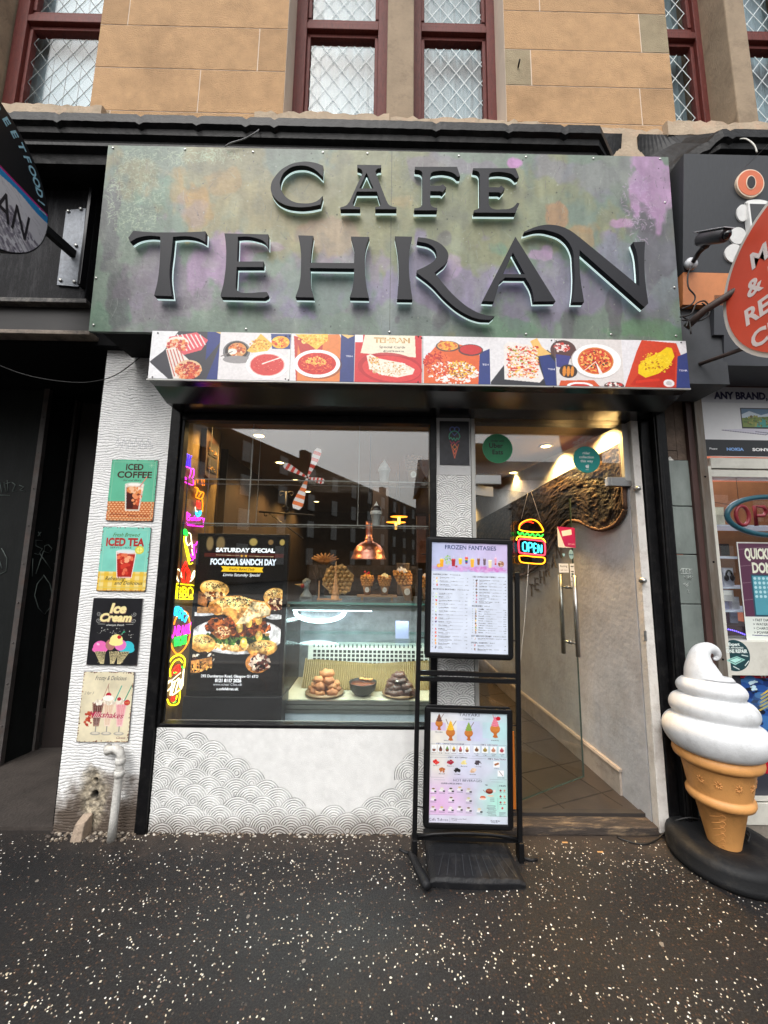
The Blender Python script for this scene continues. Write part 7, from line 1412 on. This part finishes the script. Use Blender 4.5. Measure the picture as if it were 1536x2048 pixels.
# dark shapes at the back: mill, bottles, crown ornament
m=MB(); x=W(650,1120,1.2)[0]; z=W(650,1125,1.2)[2]
for k in range(9): a=-1.3+k*.33; m.tube([(x,1.2,z),(x+.13*math.sin(a),1.2,z+.02+.07*math.cos(a))],[.03,.006],8)
tag(m.build('gold_leaf_ornament',M('dull_gold',(150,104,56),.5,var=.2),None,loc=(x,1.2,z)),'small dull gold leaf ornament behind the copper lamp','ornament')
m=MB(); x=W(842,1080,.9)[0]; m.box(x-.04,x+.04,.88,.9,1.55,1.95); m.col=None
tag(m.build('straw_dispenser',M('brown_tube',(92,60,50),.4,var=.3,vs=30),None,loc=(x,.9,1.55)),'tall narrow brown dispenser near the right window post','dispenser')
m=MB(); x=W(806,1150,.9)[0]; m.lathe([(.045,0),(.05,.02),(.055,.26),(.058,.27),(.05,.27)],(x,.9,1.276),20); tag(m.build('paper_cup_stack',M('taupe_cups',(110,96,88),.6,var=.15,vs=30,stretch=(1,1,6)),None,loc=(x,.9,1.276)),'tall stack of taupe paper cups at the back of the case top','cup stack')
m=MB(); m.box(-.62,.34,1.0,1.02,1.3,1.52); tag(m.build('carved_panel',M('carved_dark',(58,50,46),.5,var=.5,vs=12,bump=.8,bs=30),None,loc=(-.1,1.0,1.3)),'dark carved panel standing behind the waffle models','panel')
# ================================================================ MENU STAND
ST=thing('menu_stand','black pavement sign stand with two framed menu posters on a rubber base','sign stand',(.486,-.18,0)); ST.rotation_euler=(0,math.radians(1.15),0)
loc=lambda mb,name,mat,bev=0,par=ST: mb.build(name,mat,par,local=True,bevel=bev)
for sx in (-1,1):
    m=MB(); m.box(sx*.281-.0125,sx*.281+.0125,-.012,.012,.02,1.51); loc(m,'upright',PLAST,.004)
m=MB(); m.box(-.27,.27,-.010,.010,.925,.948); m.box(-.27,.27,-.011,.011,.893,.915); m.ball((.0,-.0125,.903),.0065,8,(1,.4,1)); loc(m,'crossbar',PLAST,.003)
def framed(zc,hw,hh,name,cv,label):
    f=MB(); R=.022
    def rr_(w_,h_,r_,n=6):
        P=[]
        for cx,cy,a0 in ((w_-r_,h_-r_,0),(-w_+r_,h_-r_,math.pi/2),(-w_+r_,-h_+r_,math.pi),(w_-r_,-h_+r_,1.5*math.pi)):
            for k in range(n+1): a=a0+math.pi/2*k/n; P.append((cx+r_*math.cos(a),cy+r_*math.sin(a)))
        return P
    f.prism(rr_(hw,hh,R),lambda u,v,d:(u,-.020-d,zc+v),-.012,.0)
    # raised snap rails
    for (a,b,c_,d) in ((-hw+.003,hw-.003,hh-.028,hh-.003),(-hw+.003,hw-.003,-hh+.003,-hh+.028)): f.box(a,b,-.030,-.0202,zc+c_,zc+d)
    for (a,b) in ((-hw+.003,-hw+.027),(hw-.027,hw-.003)): f.box(a,b,-.0302,-.0204,zc-hh+.012,zc+hh-.012)
    fo=loc(f,'poster_frame',PLAST,.005); fo['label']=label
    cv.obj(name,PRINT,lambda u,v,d:np.array((-hw+.026+(2*hw-.052)*u,-.0225-d,zc-hh+.027+(2*hh-.054)*v)),None,thick=.001,edge=(230,230,230),loc=(0,0,0)).parent=fo
    for sx in (-1,1):
        for k in (-.7,.7):
            m=MB(); m.tube([(sx*(hw-.004),-.012,zc+hh*k),(sx*.275,-.004,zc+hh*k)],.003,6); loc(m,'hook',PLAST)
c=Cv(170,185,1310,1870,.30,(214,222,238)); h,w=c.h,c.w
g1=fbm(h,w,3,2,4)[...,None]; c.a=c.a*(1-.0)+0; 
top=int(h*.272); c.a[:top]=np.array((186,190,222))*(1-g1[:top])+np.array((206,196,230))*g1[:top]
xx=np.linspace(0,1,w)[None,:,None]; c.a[:top]=c.a[:top]*.6+.4*((1-xx)*np.array((170,196,226))+xx*np.array((222,186,232)))
c.scat(260,740,590,560,42,10,40,[(206,150,206),(196,170,220),(222,180,226),(176,160,210)],seed=3,asp=.25,rot=0,al=.4); c.scat(120,1000,590,300,36,8,30,[(200,110,190),(226,170,220)],seed=4,asp=.3,rot=0,al=.4)
c.text('FROZEN FANTASIES',755,292,66,(44,62,110),770,bold=.02)
DR=[(325,455,575,60,(244,170,40)),(500,450,560,62,(176,40,50)),(603,440,530,56,(240,200,50)),(694,415,515,46,(200,50,60)),(782,440,565,60,(244,180,60)),(875,430,530,44,(130,80,60)),(965,430,530,44,(110,90,100)),(1048,450,565,56,(236,222,180)),(1130,410,510,36,(226,160,180)),]
for x,a,b,wd,col in DR:
    c.poly([(x-wd/2,a),(x+wd/2,a),(x+wd*.36,b),(x-wd*.36,b)],col); c.ell(x,a,wd/2,9,tuple(min(255,v+50) for v in col)); c.line([(x+4,a-60),(x+2,a)],5,(226,220,236),.7)
c.rect(672,440,716,455,(240,180,50)); c.rect(674,455,714,472,(60,150,70)); c.rect(676,472,712,500,(40,70,160)); c.ell(285,555,34,30,(240,160,40)); c.ell(285,555,22,20,(250,200,90)); c.ell(545,560,16,14,(190,40,50)); c.scat(40,415,460,50,70,5,14,[(150,196,120),(190,214,170),(110,160,90)],seed=5); c.ell(1212,500,46,46,(176,124,90)); c.scat(26,1212,500,36,36,5,12,[(226,206,190),(120,70,50)],seed=6); c.ell(1130,505,15,14,(196,40,60))
def head(x,y,t,wd,ar): 
    c.text(t,x,y+12,22,(52,56,72),wd,align='l',bold=.03)
    r=random.Random(int(x+y)); xx_=x+wd+26
    while xx_<x+wd+26+ar: L=r.uniform(10,30); c.line([(xx_,y+4),(xx_+L,y+4+r.uniform(-3,3))],5,(60,64,80)); c.ell(xx_+L*.5,y-8,2.4,2.4,(60,64,80)); xx_+=L+6
def item(x,y,t,x1,price,col,two=True):
    r=random.Random(int(x*7+y)); c.ell(x,y-4,9,9,(196,204,214)); c.ell(x,y-4,4,5,(130,140,150)); c.scat(9,x+46,y,9,18,4,9,[col,tuple(min(255,int(v*1.25)) for v in col)],seed=int(y)); 
    wd=len(t)*11.5; c.text(t,x+86,y+4,17,(50,54,68),wd,align='l',bold=.02); xx_=x+86+wd+36; c.line([(x+86+wd+12,y-2),(x+86+wd+22,y-2)],2.5,(70,74,88))
    e=xx_+r.uniform(50,100)
    while xx_<e: L=r.uniform(8,22); c.line([(xx_,y-1),(xx_+L,y+r.uniform(-4,3))],4.5,(62,66,80)); c.ell(xx_+L*.4,y-11,2.2,2.2,(62,66,80)); xx_+=L+5
    if two: c.line([(x+88,y+17),(x+88+r.uniform(60,180),y+18)],5,(112,116,130),.8)
    if e+10<x1-70: c.line([(e+10,y),(x1-60,y+1)],1.6,(150,156,170))
    c.text(price,x1,y+6,13,(60,62,76),None,align='r',bold=.02)
head(205,690,'NATURAL JUICES /',215,130)
for k,(t,p,col) in enumerate((('Orange Juice','£5',(240,170,50)),('Apple Juice','£5',(214,200,120)),('Carrot Juice','£5.25',(206,70,40)))): item(212,742+k*54,t,720,p,col)
head(200,917,'MOCKTAILS & SMOOTHIES /',335,160)
for k,(t,p,col) in enumerate((('Lemonade','£5',(220,222,180)),('Mojito','£5',(150,190,110)),('Strawberry Mojito','£5.25',(190,50,50)),('Mango Mojito','£5.25',(220,170,50)),('Lychee Mojito','£5.25',(190,200,190)),('Apple Mojito','£5',(180,196,150)),('Mirage','£5.25',(60,40,50)),('Deluxe','£6',(200,80,60)),('Rainbow','£7',(90,60,120)),('Pina Colada','£7',(180,180,176)),('Bellissa','£6.25',(214,90,80)),('Sunset','£6.25',(226,90,50)),('Romance Jaepool','£6.25',(214,90,50)),('Tropical Smoothie','£6.25',(226,160,60)),('Mango Smoothie','£6',(226,150,50)),('Jelly','£5',(70,40,50)))): item(205,985+k*53.5,t,712,p,col)
head(790,708,'ICED COFFEE & ICED DRINKS /',350,110)
for k,(t,p,col) in enumerate((('Iced Americano','£4',(60,40,36)),('Iced Latte','£4.50',(150,100,80)),('Iced Mocha','£5',(110,76,60)),('Iced Matcha','£5',(90,80,70)),('Iced Chocolate','£5.25',(70,44,40)),('Thai Iced Tea','£5',(170,90,80)),('Iced Taro','£5.25',(176,110,160)),('Bubbly Tea Frappe','£7.50',(150,90,90)))): item(800,765+k*47,t,1284,p,col)
head(780,1155,'MILKSHAKES /',160,80)
for k,(t,p,col) in enumerate((('Vanilla','£5.25',(206,200,170)),('Malt','£6',(150,120,90)),('Oreo','£6',(80,80,84)),('Biscoff','£6.25',(150,110,70)),('Nutella','£6.25',(90,60,50)),('Banana','£6.25',(210,180,100)),('Chocolate','£6.25',(80,50,40)),('Saffron','£6.50',(214,150,60)),('Matcha','£6',(120,140,80)),('Pistachio','£6.50',(190,150,70)),('Magnum','£10',(110,80,60)))): item(790,1207+k*35,t,1282,p,col,False)
head(770,1605,'SOFT SERVE ICE CREAM /',300,170); item(780,1645,'Soft Serve Ice Cream',1280,'£3.25',(190,180,176)); head(768,1705,'SPECIAL DESSERTS /',250,60); item(778,1748,'Faloodeh',1276,'£6',(190,110,110)); item(778,1804,'Mascot Pan for two',1276,'£12',(110,76,50))
for x in (): pass
c.grain(.05,8,3)
framed(1.36,.245,.335,'frozen_menu',c,'upper framed menu reading FROZEN FANTASIES')
c=Cv(145,240,1250,1850,.30,(206,212,226)); h,w=c.h,c.w
U,V=np.meshgrid(np.linspace(0,1,w),np.linspace(0,1,h)); n1=fbm(h,w,3,5,4)
def tint(cx,cy,r_,col,al):
    k=np.clip(1-np.hypot((U-cx),(V-cy)*1.4)/r_+(n1-.5)*.5,0,1)*al; c.a[:]=c.a*(1-k[...,None])+np.array(col)*k[...,None]
tint(.95,.2,.5,(170,214,214),.9); tint(.1,.25,.5,(226,220,206),.9); tint(.15,.85,.6,(226,176,222),.9); tint(.9,.8,.4,(166,224,206),.9); tint(.5,.5,.4,(206,206,230),.7); tint(.1,.5,.3,(222,218,206),.8); tint(.65,.2,.2,(196,190,226),.8)
c.rect(530,368,860,665,(196,196,230),.5); c.rect(895,380,1240,612,(176,214,218),.5); c.rect(160,405,370,520,(196,170,222),.6)
def fish(x,y,k,ice,straw=True,berry=False):
    if straw: c.line([(x+30*k,y+10*k),(x+78*k,y-70*k)],9*k,(110,66,44))
    c.ell(x,y+105*k,66*k,62*k,(190,112,50)); c.ell(x,y+95*k,60*k,50*k,(206,130,62)); c.poly([(x-30*k,y+150*k),(x+30*k,y+150*k),(x+22*k,y+185*k),(x+40*k,y+222*k),(x,y+230*k),(x-34*k,y+215*k),(x-16*k,y+185*k)],(184,104,48))
    for j in range(4): c.line([(x-46*k,y+(75+j*18)*k),(x,y+(88+j*18)*k),(x+46*k,y+(75+j*18)*k)],3*k,(150,84,36))
    for j,(wd,yy) in enumerate(((52,50),(42,20),(30,-10),(18,-36))): c.ell(x,y+yy*k,wd*k,24*k,ice); c.line([(x-wd*k*.8,y+(yy+8)*k),(x+wd*k*.8,y+(yy-2)*k)],4*k,tuple(max(0,v-40) for v in ice))
    c.poly([(x-12*k,y-44*k),(x+10*k,y-44*k),(x+2*k,y-80*k)],ice)
    if berry: c.ell(x+42*k,y-40*k,30*k,28*k,(196,30,44)); c.line([(x-16*k,y-40*k),(x-30*k,y-90*k)],7*k,(200,60,80))
fish(272,330,.82,(120,80,66)); fish(437,440,1.0,(240,190,60)); c.line([(400,420),(370,350)],9,(110,66,44)); fish(697,450,.92,(140,170,80)); fish(1075,360,1.08,(226,130,150),False,True)
c.text('TAIYAKI',700,298,50,(60,62,84),296,bold=.0); c.text('Taiyaki - £7',697,348,26,(60,62,84),160); TX=(66,68,86)
for t,x,y,wd in (('Chocolate',270,552,104),('Saffron',380,674,74),('Strawberry',1072,650,112)): c.text(t,x,y,19,TX,wd)
def boxr(x0,y0,x1,y1): c.line([(x0,y0),(x1,y0),(x1,y1),(x0,y1),(x0,y0)],2.5,(130,136,152))
boxr(160,714,722,882); boxr(742,716,1236,884); boxr(160,916,945,1200); c.line([(160,1205),(1240,1212)],2.5,(130,136,152))
for t,x,y,wd in (('STEP 1   CHOOSE YOUR ICE CREAM',432,722,392),('STEP 2   ADD FILLING',990,722,244),('STEP 3   ADD TOPPINGS',544,920,270),('STEP 4   FINAL TOUCH',1096,928,256)): c.rect(x-wd/2-8,y-20,x+wd/2+8,y+6,(210,214,228)); c.text(t,x,y,20,TX,wd,bold=.03)
for k,col in enumerate(((226,226,226),(90,60,50),(110,150,70),(226,190,60),(214,90,120),(206,180,110))):
    x=205+k*94; c.rect(x-36,738,x+36,838,(236,238,240)); c.poly([(x-26,790),(x+26,790),(x+18,826),(x-18,826)],(130,80,66)); c.poly([(x-22,792),(x+22,792),(x,742)],col); c.text(('Vanilla','Chocolate','Matcha','Saffron','Strawberry','Pistachio')[k],x,858,13,TX,62)
for k,col in enumerate(((120,80,50),(150,130,60),(190,130,100),(170,70,80))):
    x=812+k*119; c.rect(x-44,735,x+44,832,(236,238,240)); c.ell(x,792,28,26,col); c.poly([(x-18,780),(x+18,780),(x,740)],tuple(min(255,v+20) for v in col)); c.text(('Chocolate','Pistachio','White','Vanilla')[k],x,850,13,TX,66); c.text('Cream',x,872,13,TX,44)
for x,y,cols,t in ((240,980,[(206,30,36),(226,70,60)],'Strawberry'),(440,980,[(150,24,50),(190,40,70)],'Raspberry'),(634,980,[(222,206,130),(236,226,170)],'Banana'),(832,978,[(50,44,50),(80,70,80)],'Choc Chips'),(322,1098,[(170,96,50),(196,120,66)],'Biscoff'),(538,1098,[(50,46,50),(30,28,30)],'Oreo'),(758,1094,[(206,170,140),(226,200,176)],'Sprinkles')): c.scat(34,x,y,42,30,7,16,cols,seed=x); c.text(t,x,y+62,15,TX,90)
c.rect(1050,950,1140,1036,(238,238,240)); c.poly([(1060,990),(1120,965),(1132,990),(1070,1016)],(160,100,56)); c.text('Biscuit',1095,1060,15,TX,62); c.rect(1110,1080,1200,1168,(240,240,242)); c.line([(1128,1090),(1182,1160)],7,(60,50,50)); c.text('Wafer Stick',1155,1194,15,TX,100)
c.text('HOT BEVERAGES',686,1258,38,(60,62,84),402,bold=.0); c.line([(160,1240),(470,1244)],2,(130,136,152)); c.line([(905,1246),(1240,1250)],2,(130,136,152))
c.text('COFFEE & SPECIAL DRINKS',460,1300,19,TX,296,bold=.03); c.text('TEA',950,1306,19,TX,40,bold=.03); c.text('SYRUPS',1175,1312,19,TX,92,bold=.03); c.line([(795,1300),(795,1560)],2,(130,136,152)); c.line([(1113,1300),(1108,1730)],2,(130,136,152))
def cup(x,y,col,k=1):
    c.ell(x,y+24*k,40*k,13*k,(236,236,238)); c.ell(x,y,28*k,24*k,(226,224,222)); c.ell(x,y-10*k,27*k,13*k,(206,200,196)); c.ell(x,y-10*k,22*k,9*k,col); c.rect(x+12,y+20,x+44,y+42,(60,60,66)); c.line([(x-38,y+60),(x+40,y+61)],6,(96,98,112),.8)
for x,y,col in ((205,1380,(110,70,50)),(325,1370,(230,224,214)),(450,1370,(40,34,34)),(575,1350,(220,180,130)),(700,1370,(206,180,150)),(205,1500,(222,206,190)),(455,1500,(110,70,56)),(700,1500,(214,206,130)),(205,1640,(170,120,96)),(325,1640,(226,190,70)),(450,1640,(236,230,230)),(575,1630,(96,60,50)),(700,1640,(110,66,50)),(850,1650,(232,214,150))): cup(x,y,col)
c.ell(990,1385,52,38,(120,44,34)); c.ell(990,1372,44,18,(170,90,66)); c.line([(935,1400),(905,1370)],8,(150,80,60)); c.ell(1062,1380,18,20,(226,220,220)); c.ell(900,1480,40,28,(206,100,60)); c.ell(900,1496,56,16,(236,226,222),0,.8); c.ell(1010,1450,46,12,(226,196,170))
r=random.Random(9)
for y in range(8): c.line([(955+r.uniform(0,20),1590+y*19),(1090-r.uniform(0,24),1592+y*19)],7,(96,100,112),.75)
for y in range(3): c.line([(1000,1480+y*22),(1060,1481+y*22)],7,(96,100,112),.75)
for i in range(3):
    for j in range(2): c.ell(1148+j*56,1370+i*84,13,16,[(150,40,50),(214,150,130)][j]); c.line([(1132+j*56,1398+i*84),(1166+j*56,1399+i*84)],5,(100,100,114))
c.ell(1172,1620,13,18,(196,50,60))
for y in range(4): c.line([(1130,1680+y*17),(1216,1681+y*17)],6,(96,100,112),.75)
c.line([(150,1735),(1240,1738)],2,(130,136,152)); c.rect(145,1742,1250,1850,(214,218,232),.8); c.text('Cafe Tehran',282,1822,36,(60,62,84),264,bold=0); c.line([(440,1776),(440,1836)],2,(110,114,130)); c.text('294 Dumbarton Road',564,1796,17,TX,206); c.text('G11 6TD',502,1818,15,TX,70); c.text('SCAN MENU',1072,1812,19,TX,130,bold=.03); c.text('FOR MORE',1064,1834,14,TX,90)
c.grain(.06,6,4)
framed(.462,.236,.304,'taiyaki_menu',c,'lower framed menu reading TAIYAKI and HOT BEVERAGES')
# rubber base (in local space)
RUB=M('ribbed_rubber',(24,25,28),.55,spec=.3,var=.15,vs=18,bump=.25,bs=120,dirt=(70,66,62),dscale=9,damt=.3)
n=16; top=[];bot=[]
def bl(y,w_): return [(-w_+2*w_*i/n,y) for i in range(n+1)]
vs=[];fs=[]
rows=[(-.185,.232,.0),(-.188,.236,.03),(-.176,.232,.046),(-.06,.222,.062),(-.045,.221,.066),(.04,.221,.070),(.075,.222,.070),(.17,.225,.05),(.185,.222,.0)]
for y,w_,z in rows:
    for i in range(n+1):
        u=-1+2*i/n; ed=1-abs(u)**8*.35; rib=.0035 if (i%2==0 and -.18<y<-.04 and z>.04) else 0
        vs.append((w_*u+.01,y+(.0 if y>0 else -.012*(1-u*u)),z*ed-rib))
N1=n+1
for r_ in range(len(rows)-1):
    for i in range(n): fs.append((r_*N1+i,(r_*N1+i+1),((r_+1)*N1+i+1),((r_+1)*N1+i)))
fs.append(tuple(r_*N1 for r_ in range(len(rows)))); fs.append(tuple(r_*N1+n for r_ in range(len(rows)-1,-1,-1)))
m=MB(); m.add(vs,fs); loc(m,'rubber_base',RUB,.004)
m=MB()
for i in range(10):
    u=-.9+1.8*i/9; m.add([(.165*u+.01-.0012,-.065,.0645),(.165*u+.01+.0012,-.065,.0645),(.212*u+.01+.0018,-.178,.0480),(.212*u+.01-.0018,-.178,.0480)],[(0,1,2,3)])
loc(m,'rib_highlight_strips',M('rib_highlight',(48,50,54),.5))  # paler strips paint highlights along the ribs of the base
m=MB(); m.tube([(-.272,.0,.10),(-.18,-.004,.118),(-.08,-.006,.126),(.02,-.006,.128),(.12,-.006,.125),(.2,-.004,.117),(.272,.0,.10)],.010,8); m.box(-.272,.272,-.004,.02,.085,.105); loc(m,'base_bar',PLAST)
for sx in (-1,1):
    m=MB(); m.box(sx*.281-.014,sx*.281+.014,-.03,.03,.0,.10); loc(m,'hinge_block',PLAST,.005)
m=MB(); a=np.array((-.300,.0,.02)); b=np.array((-.237,-.218,.024)); m.tube([a,a+(b-a)*.1,a+(b-a)*.9,b],[.013,.019,.023,.018],10); m.tube([(-.36,.012,.03),(-.33,.006,.02),(-.295,.0,.016)],.008,8); loc(m,'swing_foot',RUB)
m=MB(); m.tube([(.290,-.005,.02),(.33,-.012,.012),(.37,-.012,.016)],[.010,.009,.006],8); loc(m,'swing_foot',RUB)
# orange sticker strip seen behind the stand is a wet-floor board
m=MB(); a=W(1022,1460,-.05); m.col=(214,124,44); m.box(a[0]-.012,a[0]+.004,-.06,-.045,a[2]-.37,a[2]); 
x_=a[0]; o=m.build('orange_strip',COLM,None,loc=(x_,-.05,a[2]-.37)); bpy.data.objects.remove(o)
m=MB(); a=W(1020,1463,.12); b=W(1027,1568,.12); m.col=(206,116,40); m.box(a[0],b[0]+.012,.118,.125,.066,a[2]); tag(m.build('orange_board',COLM,None,loc=(a[0],.12,.066)),'narrow orange board standing just inside the doorway behind the menu stand','board')
# ================================================================ ICE CREAM CONE
CXc,CYc=1.862,-.185
IC=thing('ice_cream_cone_display','giant plastic soft serve ice cream cone on a round black base','cone display',(CXc,CYc,0))
m=MB(); m.lathe([(.20,0),(.252,.002),(.260,.018),(.260,.036),(.2585,.038),(.258,.078),(.250,.098),(.232,.112),(.19,.118),(.13,.113),(.10,.102),(.082,.092)],(CXc,CYc,0),72); m.build('weighted_base',M('dusty_black_base',(22,23,25),.62,spec=.3,var=.2,vs=9,bump=.12,bs=80,dirt=(96,90,80),dscale=7,damt=.22),IC)
CONE=M('cone_orange_plastic',(214,154,90),.5,var=.07,vs=9,bump=.15,bs=160,dirt=(120,80,48),dscale=7,damt=.4)
pr=[(.0001,.07),(.068,.07),(.072,.095),(.112,.288),(.124,.297),(.142,.305),(.149,.320),(.149,.334),(.142,.346),(.136,.350),(.138,.358),(.162,.488),(.166,.496),(.180,.502),(.194,.513),(.198,.528),(.196,.545),(.188,.560),(.17,.568),(.0001,.57)]
m=MB(); m.lathe(pr,(CXc,CYc,0),80); m.build('cone',CONE,IC)
def onc(a,z,d=0):
    R=np.interp(z,[p[1] for p in pr[1:]],[p[0] for p in pr[1:]])+d; return (CXc+R*math.cos(a),CYc+R*math.sin(a),z)
for a0 in (-2.78,-2.28,-1.72,-1.2,-.7):
    m=MB()
    for k in range(8):
        t=k*math.pi/4; L=[onc(a0+s_*math.cos(t)/.19,.43+s_*math.sin(t),.0008) for s_ in (.006,.014,.023)]; m.tube(L,[.0022,.0030,.001],6)
    m.build('embossed_star',M('cone_emboss',(206,146,84),.5,var=.05),IC)
m=MB()
for k in range(6):
    z=.262-k*.032; a0=-2.75+k*.02; sp_=.62-k*.045
    L=[onc(a0,z-.018,.0005),onc(a0+sp_*.5,z-.004,.0008),onc(a0+sp_*.85,z+.010,.0008),onc(a0+sp_,z+.004,.0008),onc(a0+sp_,z-.008,.0006),onc(a0+sp_*.6,z-.020,.0005)]
    m.tube(smooth(L,4),.0016,6)
m.build('embossed_waffle_marks',M('cone_emboss'),IC)
CRM=M('soft_serve_white',(218,220,222),.55,var=.03,vs=10,bump=.12,bs=200,dirt=(138,138,136),dscale=9,damt=.35)
m=MB(); n=96; prof=[(.0001,.552),(.17,.556),(.188,.562)]
def bulge(r,z0,z1,r_in,n_=12,top=False):
    return [(r_in+(r-r_in)*(math.sin(math.pi*k/n_)**.62),z0+(z1-z0)*k/n_) for k in range(0 if not top else 0,n_+1)]
cur=prof+[(p) for p in bulge(.240,.562,.722,.186,14)][1:]+[p for p in bulge(.199,.706,.832,.156,12)][2:]+[p for p in bulge(.158,.816,.928,.104,12)][2:]+[(.112,.93),(.10,.945)]
vs=[];fs=[]
for i,(r_,z) in enumerate(cur):
    for k in range(n):
        a=2*math.pi*k/n; f=max(0,min(1,(z-.575)/.06)); dz=.020*math.cos(a+2.3)*f*(r_/.2); rr_=r_*(1+.012*math.cos(a+1.0)*f)
        vs.append((CXc+rr_*math.cos(a),CYc+rr_*math.sin(a),z+dz))
for i in range(len(cur)-1):
    for k in range(n): fs.append((i*n+k,i*n+(k+1)%n,(i+1)*n+(k+1)%n,(i+1)*n+k))
fs.append(tuple(range((len(cur)-1)*n,len(cur)*n))); m.smooth=True; m.add(vs,fs)
tipp=[(1412,1374,.092),(1406,1354,.090),(1401,1336,.076),(1399,1319,.058),(1402,1305,.046),(1412,1297,.034),(1423,1297,.027),(1432,1303,.022),(1435,1311,.018),(1431,1317,.012),(1427,1315,.006)]
P_=[W(a,b,CYc) for a,b,_ in tipp]; sm=smooth(P_,5); rad=np.interp(np.linspace(0,len(tipp)-1,len(sm)),range(len(tipp)),[t[2] for t in tipp])
m.tube(sm,list(rad),28); m.build('soft_serve',CRM,IC)
m=MB(); m.tube(smooth([(CXc+.09,CYc-.04,.125),(CXc+.12,CYc-.01,.135),(CXc+.10,CYc+.05,.135),(CXc+.02,CYc+.10,.13)]),.004,6); m.tube(smooth([(CXc+.085,CYc-.05,.128),(CXc+.125,CYc-.02,.150),(CXc+.13,CYc+.03,.14),(CXc+.11,CYc-.03,.128)]),.004,6); m.build('coiled_flex',CABLE,IC)
m=MB(); pts=[G(1232,1672,.008),G(1262,1684,.006),G(1290,1688,.006),G(1312,1680,.010),G(1326,1668,.03),G(1345,1656,.06)]; pts=[(p[0],min(p[1],-.02),p[2]) for p in pts]+[(1.70,-.05,.11),(1.77,-.07,.142),(CXc-.02,CYc+.10,.135)]
m.tube(smooth(pts),.0045,7); tag(m.build('power_lead',CABLE,None,loc=tuple(pts[1])),'black power lead looping from the doorstep to the ice cream cone base','cable')
